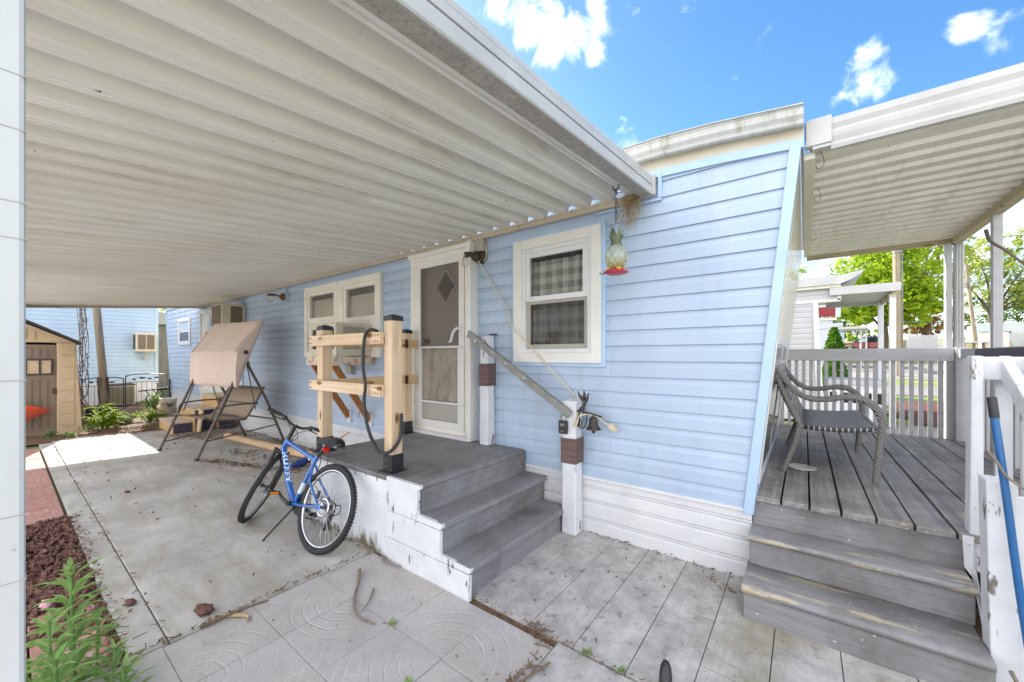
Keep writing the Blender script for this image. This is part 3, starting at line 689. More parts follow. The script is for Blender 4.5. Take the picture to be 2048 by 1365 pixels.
mb = MB(); mb.grid([[(-5.05, 2.905, z), (-4.25, 2.905, z)] for z in (1.9, 2.24)]); part('shade', mb, 'room', w3)
recess(-5.06, -4.24, 1.43, 2.39, 2.9, .8, 'dark', w3)
mb = MB(); mb.box(-5.17, 2.82, 1.40, -5.12, 2.866, 2.455); part('mullion_trim', mb, 'cream', home, .003)
# small far window
w4 = part('window', frame_mb(-13.3, -12.25, 1.70, 2.40, .1, 2.83, 2.868), 'white', home, .004, label='small white window near the far end')
mb = MB(); mb.box(-13.2, 2.85, 2.03, -12.35, 2.868, 2.07); part('sash', mb, 'white', w4)
mb = MB(); mb.box(-13.2, 2.853, 1.8, -12.35, 2.862, 2.03); part('pane', mb, 'car_glass', w4)
mb = MB(); mb.box(-13.2, 2.853, 2.07, -12.35, 2.862, 2.3); part('pane', mb, 'siding_pale', w4)
# storm door
sd = part('storm_door', frame_mb(-3.47, -2.72, .655, 2.455, .075, 2.795, 2.83), 'offwhite', home, .004, label='white storm door with dark upper mesh')
part('door_frame', frame_mb(-3.565, -2.625, .575, 2.535, .09, 2.80, 2.868), 'cream', sd, .006)
mb = MB(); mb.box(-2.638, 2.745, .58, -2.59, 2.868, 2.545); mb.box(-3.575, 2.765, 2.50, -2.638, 2.80, 2.545); part('door_casing', mb, 'offwhite', sd, .006)
mb = MB(); mb.box(-3.6, 2.74, .578, -2.6, 2.868, .612); part('sill', mb, 'white', sd, .004)
for z in (1.50, .915):
    mb = MB(); mb.box(-3.475, 2.783, z, -2.735, 2.797, z+.022); part('crossbar', mb, 'white', sd, .003)
for x in (-3.395, -2.815):
    mb = MB(); mb.box(x, 2.80, .73, x+.02, 2.824, 1.5); part('inner_rail', mb, 'white', sd)
pane(-3.395, -2.795, 1.53, 2.38, 2.812, sd, 'mesh_upper')
mb = MB(); mb.box(-3.375, 2.812, .94, -2.815, 2.815, 1.5); part('screen', mb, 'screen', sd)
mb = MB(); mb.box(-3.375, 2.812, .735, -2.815, 2.815, .91); part('lower_panel', mb, 'ac_grey', sd)
mb = MB(); mb.box(-3.47, 2.868, .6, -2.72, 2.91, 2.5); idr = part('inner_door', mb, 'door_paint', sd)
mb = MB()
for s, y in ((.205, 2.893),):
    c = (-3.045, 2.155); poly = [(0, s), (s*.84, 0), (0, -s), (-s*.84, 0)]; inn = [(a*.78, b*.78) for a, b in poly]
    for k in range(4):
        a, b = poly[k], poly[(k+1) % 4]; d, e = inn[k], inn[(k+1) % 4]
        mb.prism([a, b, e, d], lambda p, q, t: (c[0]+p, t, c[1]+q), 2.852, 2.869)
part('diamond_frame', mb, 'white', sd)
mb = MB(); mb.prism(inn, lambda p, q, t: (c[0]+p, t, c[1]+q), 2.861, 2.867); part('diamond_pane', mb, 'car_glass', sd)
mb = MB(); mb.lathe([(.032, 0), (.03, .006), (.012, .012), (.012, .035), (.028, .04), (.028, .045), (.018, .05), (0, .051)], (-3.34, 2.868, 1.58), 14, (0, -1, 0)); part('door_knob', mb, 'bronze', sd)
mb = MB(); mb.box(-2.775, 2.785, 1.6, -2.745, 2.80, 1.74); mb.tube(bez([(-2.76, 2.79, 1.7), (-2.79, 2.75, 1.69), (-2.83, 2.745, 1.64), (-2.85, 2.745, 1.575), (-2.88, 2.75, 1.56)], 5), [.013]*21, 8); part('door_handle', mb, 'white', sd)
# rear white panel and door
mb = MB(); mb.box(-11.46, 2.848, .44, -8.77, 2.869, 2.5); part('rear_panel', mb, 'offwhite', home)
rd = part('rear_door', frame_mb(-11.42, -10.45, .6, 2.46, .07, 2.82, 2.85), 'offwhite', home, .004, label='white rear door with diamond window')
mb = MB(); mb.prism([(0, .26), (.16, 0), (0, -.26), (-.16, 0)], lambda p, q, t: (-10.75+p, t, 2.06+q), 2.835, 2.85); part('diamond_window', mb, 'siding_pale', rd)
mb = MB(); mb.box(-8.80, 2.832, .44, -8.76, 2.868, 2.56); part('trim_strip', mb, 'siding_trim', home, .003)
# small fittings fixed to the wall
mb = MB(); mb.box(-4.93, 2.79, 1.17, -4.8, 2.87, 1.29); part('outlet_box', mb, 'ac_grey', home, .006)

# ------------------------------------------------------------------ carport
cz = lambda y: 2.569-.094*(2.774-y)      # underside of the end beam
car = thing('carport_roof', 'white corrugated metal carport roof along the blue home', 'carport', (-6.2, 1.4, 2.3))
PITCH = .2025
def pan_profile(k):
    pts = []
    for f in (0, .09, .10, .11, .25, .26, .27, .37): pts.append((f, -.0045 if f in (.10, .26) else 0))
    for q in range(1, 9): t = q/8; pts.append((.37+.22*t, .09*(t*t*(3-2*t))))
    pts += [(.66, .0925), (.76, .09)]
    for q in range(1, 8): t = q/8; pts.append((.76+.24*t, .09*(1-t*t*(3-2*t))))
    return pts
prof = []
x = -.955; k = 0
while x > -11.5:
    for f, h in pan_profile(k): prof.append((x-f*PITCH, h))
    x -= PITCH; k += 1
prof.append((x, 0))
ya, yb = -.06, 2.815
mb = MB(); rows = []
for y in (ya, .9, 1.9, yb): rows.append([(px_, y, cz(y)+.028+h) for px_, h in prof])
mb.grid(rows, False)
rows2 = [[(px_, y, cz(y)+.0285+.0025+h) for px_, h in prof] for y in (ya, .9, 1.9, yb)]
mb.grid([list(reversed(r)) for r in rows2], False)
part('roof_panel', mb, 'pan', car, fixn=False)
# end beam (stepped outer face)
def slopebox(mb, poly, ya, yb):
    return mb.prism(poly, lambda a, b, t: (a, t, cz(t)+b), ya, yb)
mb = MB(); slopebox(mb, [(-.95, 0), (-.865, 0), (-.86, .006), (-.86, .058), (-.878, .060), (-.878, .068), (-.862, .070), (-.862, .104), (-.867, .107), (-.864, .110), (-.866, .136), (-.872, .14), (-.95, .14)], -.1, 2.79)
part('end_beam', mb, 'alu', car)
mb = MB(); slopebox(mb, [(-.949, -.003), (-.872, -.003), (-.872, -.0005), (-.949, -.0005)], -.098, 2.79); part('beam_underside', mb, 'alu_dirty', car)
mb = MB(); mb.hexa([(-.95, 2.791, cz(2.79)), (-.845, 2.791, cz(2.79)), (-.845, 2.836, cz(2.79)), (-.95, 2.836, cz(2.79)), (-.95, 2.791, cz(2.79)+.145), (-.845, 2.791, cz(2.79)+.145), (-.845, 2.836, cz(2.79)+.145), (-.95, 2.836, cz(2.79)+.145)]); part('beam_end_cap', mb, 'alu', car, .003)
mb = MB(); mb.box(-11.55, 2.80, 2.555, -.955, 2.85, 2.6); mb.box(-11.55, 2.786, 2.585, -.955, 2.80, 2.603); part('wall_rail', mb, 'rail_dirty', car, .003)
mb = MB(); slopebox(mb, [(-11.56, -.02), (-11.5, -.02), (-11.5, .09), (-11.56, .09)], -.1, 2.8); part('far_beam', mb, 'rail_dirty', car, .003)
mb = MB(); mb.hexa([(-11.56, -.18, 2.27), (-.86, -.18, 2.27), (-.86, -.1, 2.27), (-11.56, -.1, 2.27), (-11.56, -.18, 2.42), (-.86, -.18, 2.42), (-.86, -.1, 2.42), (-11.56, -.1, 2.42)]); part('outer_gutter', mb, 'alu', car, .004)
for k, x in enumerate((-.95, -6.2, -11.5)):
    mb = MB(); mb.box(x, -.085, -.03, x+.09, .02, 2.28)
    p = part('post', mb, 'post_white', car, .006)
    if k == 0:
        mb = MB()
        for z in (1.11, 1.2, 1.385, 1.58, 1.63, 1.73, 1.805): mb.box(x-.0005, -.0855, z, x+.0905, .0205, z+.0016)
        part('lap_line', mb, 'vent', p)
# ------------------------------------------------------------------ porch roof at the near end
pr = thing('porch_roof', 'white ribbed porch roof above the grey deck on aluminium posts', 'porch roof', (.65, 4.5, .5))
mb = MB(); prf = []
y = 2.93
while y < 6.1:
    prf += [(y, 2.684), (y+.118, 2.680), (y+.126, 2.652), (y+.16, 2.652), (y+.166, 2.684)]; y += .172
mb.grid([[(xx, yy, zz) for yy, zz in prf] for xx in (.03, 1.36)]); mb.grid([[(xx, yy, zz+.03) for yy, zz in reversed(prf)] for xx in (.03, 1.36)])
part('roof_panel', mb, 'pan', pr, fixn=False)
mb = MB(); mb.prism([(2.93, 2.62), (2.90, 2.62), (2.892, 2.64), (2.905, 2.66), (2.892, 2.69), (2.888, 2.715), (2.903, 2.735), (2.89, 2.76), (2.888, 2.795), (2.93, 2.8)], lambda a, b, t: (t, a, b), .125, 1.42); part('fascia', mb, 'alu', pr)
mb = MB(); mb.box(.005, 2.875, 2.655, .128, 2.93, 2.81); mb.box(.04, 2.885, 2.635, .125, 2.93, 2.657); part('fascia_cap', mb, 'alu', pr, .003)
mb = MB(); mb.hexa([(.0, 2.94, 2.605), (.055, 2.94, 2.605), (.075, 6.12, 2.66), (.0, 6.12, 2.66), (.0, 2.94, 2.652), (.055, 2.94, 2.652), (.075, 6.12, 2.70), (.0, 6.12, 2.70)])
part('wall_beam', mb, 'cream', pr, .003)
mb = MB(); mb.box(.03, 6.08, 2.615, 1.3, 6.14, 2.70); part('far_beam', mb, 'wood_beam', pr, .003)
mb = MB(); mb.box(1.25, 2.93, 2.60, 1.32, 6.14, 2.668); part('side_beam', mb, 'wood_beam', pr, .003)
mb = MB(); mb.box(1.205, 6.05, .3, 1.25, 6.13, 2.62); part('post', mb, 'rail_grey', pr, .004)
mb = MB(); mb.box(1.268, 6.045, .3, 1.335, 6.125, 2.62)
for q in range(3): mb.box(1.276+q*.02, 6.038, .3, 1.286+q*.02, 6.046, 2.61)
part('post', mb, 'alu', pr, .004)
mb = MB(); mb.box(1.262, 5.0, .5, 1.318, 5.06, 2.61); part('post', mb, 'rail_grey', pr, .004)
mb = MB(); rr = random.Random(4)
for k, (yy, zz) in enumerate(((2.99, 2.63), (3.6, 2.62), (4.9, 2.64))):
    mb.tube(bez([(.06, yy, zz+.05), (.085, yy+.02, zz+.03), (.1, yy+.05, zz-.03), (.07, yy+.04, zz-.06), (.06, yy+.08, zz-.02)], 4), .0016, 5)
part('loose_wire', mb, 'black', pr)

# ------------------------------------------------------------------ entry steps
st = thing('entry_steps', 'grey painted entry platform and two steps with a flaking white side', 'steps', (-2.6, 2.25, 0))
mb = MB(); xx = -3.44; k = 0
ws = [.141]*9+[.175]
for w_ in ws:
    mb.box(xx, 1.632, .54, xx+w_-.009, 2.85, .575+.001*(k % 2)); xx += w_; k += 1
part('platform_boards', mb, 'step_y', st, .004)
mb = MB(); mb.box(-2.012, 1.66, .385, -1.995, 2.84, .54); part('riser', mb, 'step_y', st)
mb = MB(); mb.box(-2.01, 1.63, .345, -1.772, 2.845, .385); part('tread', mb, 'step_y', st, .006)
mb = MB(); mb.box(-1.815, 1.66, .19, -1.798, 2.84, .345); part('riser', mb, 'step_y', st)
mb = MB(); mb.box(-1.812, 1.63, .15, -1.535, 2.80, .19); part('tread', mb, 'step_y', st, .006)
mb = MB(); mb.box(-1.585, 1.66, -.01, -1.568, 2.78, .15); part('riser', mb, 'step_y', st)
mb = MB(); mb.box(-3.44, 1.64, -.01, -2.335, 1.658, .538); mb.box(-3.44, 1.633, .43, -2.335, 1.64, .5385); part('side_panel', mb, 'white_mould', st, .002)
mb = MB()
mb.prism([(-2.33, -.01), (-1.545, -.01), (-1.54, .15), (-1.80, .152), (-2.33, .152)], lambda a, b, t: (a, t, b), 1.624, 1.652)
mb.prism([(-2.33, .156), (-1.545, .156), (-1.53, .168), (-1.53, .188), (-1.79, .192), (-1.79, .34), (-2.33, .342)], lambda a, b, t: (a, t, b), 1.626, 1.653)
mb.prism([(-2.33, .346), (-1.786, .346), (-1.77, .36), (-1.77, .384), (-2.0, .388), (-2.0, .54), (-1.975, .553), (-1.975, .577), (-2.33, .577)], lambda a, b, t: (a, t, b), 1.624, 1.652)
part('step_side_panel', mb, 'white_peel', st, .002)
mb = MB(); mb.box(-3.452, 1.64, -.01, -3.435, 2.84, .538); part('end_panel', mb, 'white_mould', st)
for k in range(1, 9):
    xg = -3.44+.141*k; mb = MB(); mb.box(xg-.006, 1.6295, .53-.012*(k % 3), xg+.002, 1.634, .576); part('paint_drip', mb, 'step_y', st)

# new lumber railing on the platform
rl = thing('lumber_railing', 'new pine railing with black post caps on the entry platform', 'railing', (-2.95, 2.2, .575))
def post(x, y, top, s=.092):
    h = s/2
    mb = MB(); mb.box(x-h, y-h, .58, x+h, y+h, top); p = part('post', mb, 'lumber_z', rl, .005)
    mb = MB(); c = h+.005
    mb.box(x-c, y-c, top-.03, x+c, y+c, top+.003)
    mb._add([(x-c, y-c, top+.003), (x+c, y-c, top+.003), (x+c, y+c, top+.003), (x-c, y+c, top+.003), (x, y, top+.022)], [(0, 1, 4), (1, 2, 4), (2, 3, 4), (3, 0, 4)])
    part('post_cap', mb, 'black', p, .002)
    mb = MB(); mb.box(x-h-.006, y-h-.006, .578, x+h+.006, y+h+.006, .705); mb.box(x-h-.03, y-h-.03, .577, x+h+.03, y+h+.03, .583); part('post_base', mb, 'black', p, .003)
    for zz in (.615, .66):
        mb = MB(); mb.lathe([(.006, 0), (.005, .004), (0, .005)], (x-.02, y-h-.006, zz), 6, (0, -1, 0)); part('bolt', mb, 'galv', p)
post(-3.4, 1.735, 1.675); post(-2.405, 1.735, 1.705); post(-3.49, 2.68, 1.695)
for z0, z1 in ((1.505, 1.595), (1.12, 1.208)):
    mb = MB(); mb.box(-3.515, 1.65, z0, -2.45, 1.687, z1); r_ = part('rail', mb, 'lumber_x', rl, .004)
    mb = MB()
    for xs_ in (-3.5, -3.475, -2.51, -2.475):
        for zz in (z0+.022, z1-.022): mb.lathe([(.006, 0), (.005, .003), (0, .004)], (xs_, 1.65, zz), 6, (0, -1, 0))
    part('screw', mb, 'black', r_)
    mb = MB(); mb.box(-3.449, 1.785, z0+.0, -3.412, 2.78, z1); part('rail', mb, 'lumber_y', rl, .004)
    mb = MB(); mb.box(-2.46, 1.79, z0+.005, -2.425, 1.83, z1-.005); part('rail_stub', mb, 'lumber_y', rl, .003)
    mb = MB(); mb.box(-3.43, 2.61, z0+.0, -3.39, 2.636, z1); part('rail_bracket', mb, 'black', rl, .003)

# black hose looped over the railing
mb = MB(); mb.tube(bez([(-2.50, 1.74, 1.50), (-2.52, 1.70, 1.585), (-2.55, 1.645, 1.612), (-2.60, 1.625, 1.56), (-2.615, 1.62, 1.35), (-2.585, 1.62, 1.2), (-2.60, 1.62, 1.08), (-2.565, 1.62, .92), (-2.49, 1.62, .80), (-2.40, 1.62, .735), (-2.33, 1.66, .745), (-2.325, 1.735, .83), (-2.33, 1.75, 1.0)], 8), .0125, 10)
solo('hose', mb, 'black_plastic', 'black rubber hose looped over the new pine railing', 'hose')

# white newel posts with brown rope wraps
def newel(x, y, z0, z1, wz0, wz1, s, label, rot=0):
    t = thing('newel_post', label, 'post', (x, y, z0), group='white posts with brown rope wraps')
    h = s/2
    mb = MB(); mb.hexa([(x-h, y-h, z0), (x+h, y-h, z0), (x+h, y+h, z0), (x-h, y+h, z0), (x-h+.004, y-h+.004, z1-.012), (x+h-.004, y-h+.004, z1-.012), (x+h-.004, y+h-.004, z1+.006), (x-h+.004, y+h-.004, z1+.006)])
    part('shaft', mb, 'white_peel', t, .009)
    mb = MB(); n = int((wz1-wz0)/.011); c = h+.004; rows = []
    for k in range(n*2+1):
        z = lerp(wz0, wz1, k/(2*n)); d = c+(.0022 if k % 2 else 0)+rnd.uniform(-.0006, .0006)
        rows.append([(x+a*d, y+b*d, z+.001*a) for a, b in ((-1, -1), (1, -1), (1, 1), (-1, 1), (-1, -1))])
    mb.grid(rows)
    part('rope_wrap', mb, 'wrap', t)
    return t
n1 = newel(-2.41, 2.795, .576, 1.615, 1.135, 1.345, .105, 'taller white post with brown wrap standing on the platform by the door')
n2 = newel(-1.49, 2.775, 0, 1.07, .565, .765, .125, 'lower white post with brown wrap at the foot of the steps')
mb = MB(); mb.box(-2.395, 2.805, 1.618, -2.33, 2.845, 1.628); part('cap_plate', mb, 'black', n1)
# metal angle handrail
mb = MB(); a, b = Vector((-2.55, 2.675, 1.63)), Vector((-1.455, 2.675, .955))
mb.bar(a, b, .006, .062, (0, 0, 1)); mb.bar(a+Vector((0, .016, .028)), b+Vector((0, .016, .028)), .034, .006, (0, 0, 1))
hr = solo('handrail', mb, 'galv', 'sloping grey steel handrail between the two white posts', 'handrail')
mb = MB()
for t in (.28, .42, .6): p = a.lerp(b, t); mb.bar(p+(b-a).normalized()*-.012+Vector((0, -.004, .006)), p+(b-a).normalized()*.012+Vector((0, -.004, .006)), .003, .008)
part('slot', mb, 'white', hr)
mb = MB(); mb.lathe([(.012, 0), (.011, .01), (0, .014)], (-2.45, 2.672, 1.555), 8, (0, -1, 0)); mb.bar((-2.38, 2.69, 1.52), (-2.38, 2.74, 1.52), .02, .03); mb.bar((-1.52, 2.69, .985), (-1.52, 2.73, .985), .02, .03); part('bracket', mb, 'white', hr)
# key lock box
lb = thing('lock_box', 'small black key lock box hanging on the lower white post', 'lock box', (-1.525, 2.69, .80))
mb = MB(); mb.box(-1.565, 2.68, .80, -1.49, 2.712, .905); part('case', mb, 'black_plastic', lb, .008)
mb = MB(); mb.box(-1.545, 2.677, .862, -1.51, 2.682, .882); mb.box(-1.545, 2.677, .818, -1.512, 2.682, .825); part('dial_window', mb, 'galv', lb)
mb = MB(); mb.tube(bez([(-1.55, 2.70, .9), (-1.552, 2.70, .935), (-1.53, 2.70, .95), (-1.508, 2.70, .935), (-1.508, 2.70, .9)], 5), .004, 6); part('shackle', mb, 'galv', lb)
# cast dinner bell with a flying bird
bl = thing('dinner_bell', 'dark cast iron bell with a flying duck on a scroll bracket', 'bell', (-1.36, 2.75, .83))
by = 2.745
mb = MB(); mb.tube(bez([(-1.425, by, .985), (-1.36, by, .978), (-1.30, by, .972), (-1.235, by, .958), (-1.222, by, .962)], 5), .006, 6)
mb.tube(bez([(-1.425, by, .985), (-1.43, by, .92), (-1.41, by, .86), (-1.37, by, .86), (-1.352, by, .90), (-1.345, by, .96)], 6), .005, 6)
mb.tube(bez([(-1.43, by, .92), (-1.40, by, .915), (-1.388, by, .89), (-1.40, by, .87), (-1.415, by, .875)], 5), .004, 6); mb.box(-1.432, by, .86, -1.42, by+.03, .99)
part('bracket', mb, 'bronze', bl)
mb = MB(); mb.lathe([(.0, .0), (.012, -.002), (.026, -.012), (.031, -.03), (.036, -.065), (.046, -.085), (.06, -.098), (.058, -.102), (.044, -.092), (.03, -.06), (.0, -.02)], (-1.29, by, .955), 20); part('bell', mb, 'bronze', bl)
mb = MB(); mb.lathe([(.004, 0), (.004, -.03), (.012, -.036), (.013, -.046), (.0, -.056)], (-1.29, by, .875), 10); mb.tube([(-1.29, by, .972), (-1.29, by, .95)], .006, 6); part('clapper', mb, 'bronze', bl)
def flatshape(poly, y, th=.008): return MB().prism(poly, lambda a, b, t: (a, t, b), y-th/2, y+th/2)
bx, bz = -1.37, 1.06
mb = flatshape([(bx-.045, bz-.06), (bx-.02, bz-.035), (bx, bz-.005), (bx+.02, bz+.02), (bx+.028, bz+.045), (bx+.026, bz+.06), (bx+.034, bz+.068), (bx+.06, bz+.063), (bx+.036, bz+.058), (bx+.04, bz+.04), (bx+.034, bz+.012), (bx+.016, bz-.016), (bx+.006, bz-.045), (bx-.006, bz-.082), (bx-.03, bz-.083)], by, .014)
part('bird_body', mb, 'bronze', bl, .003)
mb = flatshape([(bx-.005, bz-.005), (bx-.03, bz+.02), (bx-.05, bz+.06), (bx-.052, bz+.085), (bx-.035, bz+.06), (bx-.01, bz+.04), (bx+.008, bz+.012)], by-.006, .006)
mb.prism([(bx+.002, bz+.0), (bx-.012, bz+.04), (bx-.006, bz+.095), (bx+.01, bz+.06), (bx+.018, bz+.03)], lambda a, b, t: (a, t, b), by+.003, by+.009)
part('wing', mb, 'bronze', bl)
mb = MB(); mb.tube([(bx-.02, by, bz-.08), (bx-.025, by, .99)], .006, 6); mb.tube([(bx+.005, by, bz-.05), (bx+.015, by, bz-.075)], .003, 5); part('perch', mb, 'bronze', bl)
# cord
cp = [(-2.64, 2.83, 2.55), (-2.56, 2.80, 2.40), (-2.478, 2.82, 2.25), (-2.39, 2.83, 2.12), (-2.29, 2.83, 1.985), (-2.20, 2.83, 1.86), (-2.12, 2.79, 1.70), (-2.02, 2.79, 1.60), (-1.92, 2.79, 1.51), (-1.74, 2.80, 1.335), (-1.63, 2.82, 1.22), (-1.545, 2.835, 1.135), (-1.475, 2.85, 1.06), (-1.43, 2.78, 1.0), (-1.425, 2.71, .93), (-1.44, 2.705, .88), (-1.425, 2.705, .865), (-1.41, 2.71, .9), (-1.40, 2.73, .95), (-1.32, 2.78, .955), (-1.24, 2.79, .915), (-1.175, 2.80, .88)]
mb = MB(); mb.tube(bez(cp, 6), .0055, 6)
cd = solo('extension_cord', mb, 'cord', 'ivory power cord hanging from the door lamp down to the bell', 'cord')
mb = MB(); mb.bar((-1.185, 2.80, .885), (-1.14, 2.80, .862), .03, .036); mb.bar((-1.14, 2.80, .862), (-1.125, 2.80, .855), .02, .022); part('plug', mb, 'cord', cd, .004)

# wall lamps
l1 = thing('wall_lamp', 'dark wall lamp with bare clear bulb right of the storm door', 'lamp', (-2.53, 2.82, 2.32))
mb = MB(); mb.box(-2.60, 2.80, 2.44, -2.47, 2.862, 2.555); part('junction_box', mb, 'ac_grey', l1, .006)
mb = MB(); mb.lathe([(.066, 0), (.066, .03), (.05, .045), (.03, .05), (.0, .05)], (-2.53, 2.862, 2.39), 18, (0, -1, 0)); mb.blob((-2.55, 2.79, 2.39), .045, (1, 1, 1.1), .08, 10); mb.tube([(-2.56, 2.785, 2.395), (-2.60, 2.75, 2.41), (-2.635, 2.72, 2.40)], [.03, .026, .03], 12); part('socket', mb, 'dark_brown', l1)
mb = MB(); mb.lathe([(.018, 0), (.026, -.02), (.034, -.075), (.038, -.088), (0, -.09)], (-2.632, 2.722, 2.385), 14); part('bulb', mb, 'glass_clear', l1)
mb = MB(); mb.tube(bez([(-2.47, 2.83, 2.50), (-2.44, 2.81, 2.46), (-2.445, 2.82, 2.38), (-2.48, 2.83, 2.34)], 5), .005, 6); part('lead', mb, 'cord', l1)
l2 = thing('wall_lamp', 'brown jelly jar wall lamp left of the paired windows', 'lamp', (-7.0, 2.75, 2.28))
mb = MB(); mb.box(-6.88, 2.80, 2.33, -6.78, 2.862, 2.45); mb.tube([(-6.84, 2.845, 2.45), (-6.84, 2.845, 2.56)], .012, 8); part('junction_box', mb, 'siding_pale', l2, .006)
mb = MB(); mb.lathe([(.062, 0), (.058, .03), (.03, .05), (.018, .06)], (-6.83, 2.80, 2.39), 18, (0, -1, 0)); mb.tube([(-6.83, 2.75, 2.39), (-6.83, 2.66, 2.41), (-6.83, 2.60, 2.41)], .014, 8); mb.lathe([(.05, 0), (.045, .02), (.02, .032), (0, .034)], (-6.83, 2.60, 2.385), 16); part('arm', mb, 'rust', l2)
mb = MB(); mb.lathe([(.042, 0), (.046, -.03), (.046, -.075), (.04, -.10), (0, -.105)], (-6.83, 2.60, 2.385), 16); part('jar', mb, 'glass_clear', l2)
# ------------------------------------------------------------------ window air conditioners, shelf
def louvres(x0, x1, z0, z1, y, n, vertical=True):
    mb = MB()
    for k in range(n):
        if vertical: x = lerp(x0, x1, (k+.5)/n); w = (x1-x0)/n*.3; mb.box(x-w, y-.004, z0, x+w, y, z1)
        else: z = lerp(z0, z1, (k+.5)/n); w = (z1-z0)/n*.3; mb.box(x0, y-.004, z-w, x1, y, z+w)
    return mb
ac = thing('air_conditioner', 'beige window air conditioner on a floral shelf behind the pine railing', 'air conditioner', (-4.66, 2.6, 1.42))
mb = MB(); mb.box(-4.95, 2.35, 1.415, -4.36, 2.83, 1.815); part('case', mb, 'ac_body', ac, .008)
mb = MB()
for x0, x1 in ((-4.9, -4.82), (-4.48, -4.40)): mb.box(x0, 2.343, 1.5, x1, 2.35, 1.74)
part('front_grille', mb, 'dark_brown', ac)
mb = MB(); mb.box(-4.8, 2.341, 1.46, -4.5, 2.35, 1.78); part('coil_guard', mb, 'ac_body', ac)
mb = MB()
for k in range(22):
    y = 2.44+k*.0135; mb.box(-4.361, y, 1.66, -4.352, y+.006, 1.775); mb.box(-4.361, y, 1.5, -4.352, y+.006, 1.61)
part('side_louvres', mb, 'vent', ac)
sh = thing('wall_shelf', 'shelf lined with faded floral paper on wooden braces under the air conditioner', 'shelf', (-4.66, 2.6, .6))
mb = MB(); mb.box(-4.99, 2.31, 1.305, -4.345, 2.855, 1.41); part('shelf_box', mb, 'floral', sh, .003)
for x in (-4.92, -4.43):
    mb = MB(); mb.bar((x, 2.37, 1.31), (x, 2.835, .60), .04, .075, (0, 0, 1)); part('brace', mb, 'wood_brown', sh, .003)
    mb = MB(); mb.box(x-.04, 2.835, .52, x+.04, 2.862, .68); part('wall_plate', mb, 'white', sh, .003)
ac2 = thing('air_conditioner', 'beige air conditioner sticking out high beside the rear door', 'air conditioner', (-8.9, 2.65, 1.95))
mb = MB(); mb.box(-9.2, 2.46, 1.96, -8.62, 2.85, 2.40); part('case', mb, 'ac_body', ac2, .008)
mb = MB(); mb.box(-9.16, 2.452, 1.99, -8.66, 2.462, 2.37); part('front_grille', mb, 'grille', ac2)
mb = MB(); mb.box(-8.622, 2.6, 2.02, -8.612, 2.79, 2.36); part('side_grille', mb, 'grille', ac2)
gz = thing('goose_decoration', 'cream goose decoration hanging on the rear door under its diamond window', 'decoration', (-10.6, 2.78, 1.72))
mb = MB(); mb.blob((-10.5, 2.76, 1.8), .12, (1.5, .5, .9), .15); mb.blob((-10.66, 2.76, 1.9), .06, (1, .6, 1.2), .1); part('body', mb, 'wreath', gz)
mb = MB(); mb.blob((-10.62, 2.75, 1.72), .05, (1.2, .6, 1), .3); mb.blob((-10.38, 2.75, 1.88), .05, (1, .6, 1), .3); part('bow', mb, 'orange', gz)
# thin leaning rod
mb = MB(); mb.tube([(-4.62, 2.79, .62), (-4.3, 2.72, .98)], .007, 6)
rod = solo('thin_rod', mb, 'galv', 'thin grey rod with a black tip leaning on the wall behind the railing', 'rod')
mb = MB(); mb.tube([(-4.3, 2.72, .98), (-4.25, 2.709, 1.035)], .011, 8); part('tip', mb, 'black', rod)

# ------------------------------------------------------------------ pineapple feeder on its chain
fc = (-1.01, 2.5)
mb = MB(); z = 2.565; k = 0
mb.tube(bez([(fc[0]-.02, 2.5, 2.575), (fc[0]-.018, 2.5, 2.545), (fc[0], 2.5, 2.535), (fc[0]+.018, 2.5, 2.55), (fc[0]+.02, 2.5, 2.575)], 5), .004, 6)
while z > 2.36:
    a = [(math.cos(t)*.0085, math.sin(t)*.02) for t in [6.283*i/12 for i in range(12)]]
    mb.tube([(fc[0]+(p if k % 2 else 0), 2.5+(0 if k % 2 else p), z-.035+q) for p, q in a], .0026, 5, True, True); z -= .033; k += 1
ch = solo('hanging_chain', mb, 'chain', 'short dark chain hanging from the carport edge above the pineapple feeder', 'chain')
fd = thing('hummingbird_feeder', 'pineapple shaped glass feeder with a red base hanging by the window', 'bird feeder', (fc[0], 2.5, 1.96))
mb = MB(); mb.tube([(fc[0], 2.5, 2.345), (fc[0]+.002, 2.5, 2.2)], .0015, 4); part('wire', mb, 'steel', fd)
prof = [(.028, 2.005), (.045, 2.015), (.062, 2.04), (.072, 2.075), (.071, 2.105), (.06, 2.135), (.043, 2.155), (.034, 2.165)]
mb = MB(); mb.lathe(prof, (fc[0], 2.5, 0), 24); part('bottle', mb, 'feeder_glass', fd)
mb = MB()
for s in (1, -1):
    for q in range(10):
        pts = []
        for i in range(len(prof)*2-1):
            r, h = prof[i//2] if i % 2 == 0 else tuple((prof[i//2][j]+prof[i//2+1][j])/2 for j in (0, 1))
            t = 6.283*q/10+s*i*.13; pts.append((fc[0]+math.cos(t)*(r+.0005), 2.5+math.sin(t)*(r+.0005), h))
        mb.tube(pts, .0017, 4)
part('pressed_lattice', mb, 'feeder_glass', fd)
mb = MB(); mb.lathe([(.05, 1.968), (.083, 1.98), (.085, 1.986), (.045, 2.005), (.03, 2.012), (0, 2.012)], (fc[0], 2.5, 0), 6, smooth=False); part('base', mb, 'feeder_red', fd)
mb = MB()
for q in range(4):
    t = 6.283*q/4-.9; mb.lathe([(.017, 0), (.019, .005), (.008, .006), (0, .005)], (fc[0]+.055*math.cos(t), 2.5+.055*math.sin(t), 2.0), 10, (math.cos(t)*.6, math.sin(t)*.6, 1))
part('flower_port', mb, 'feeder_yellow', fd)
mb = MB(); mb.tube(bez([(fc[0]-.07, 2.49, 1.985), (fc[0]-.1, 2.49, 1.98), (fc[0]-.115, 2.49, 1.995)], 4), .003, 5); part('perch', mb, 'black', fd)
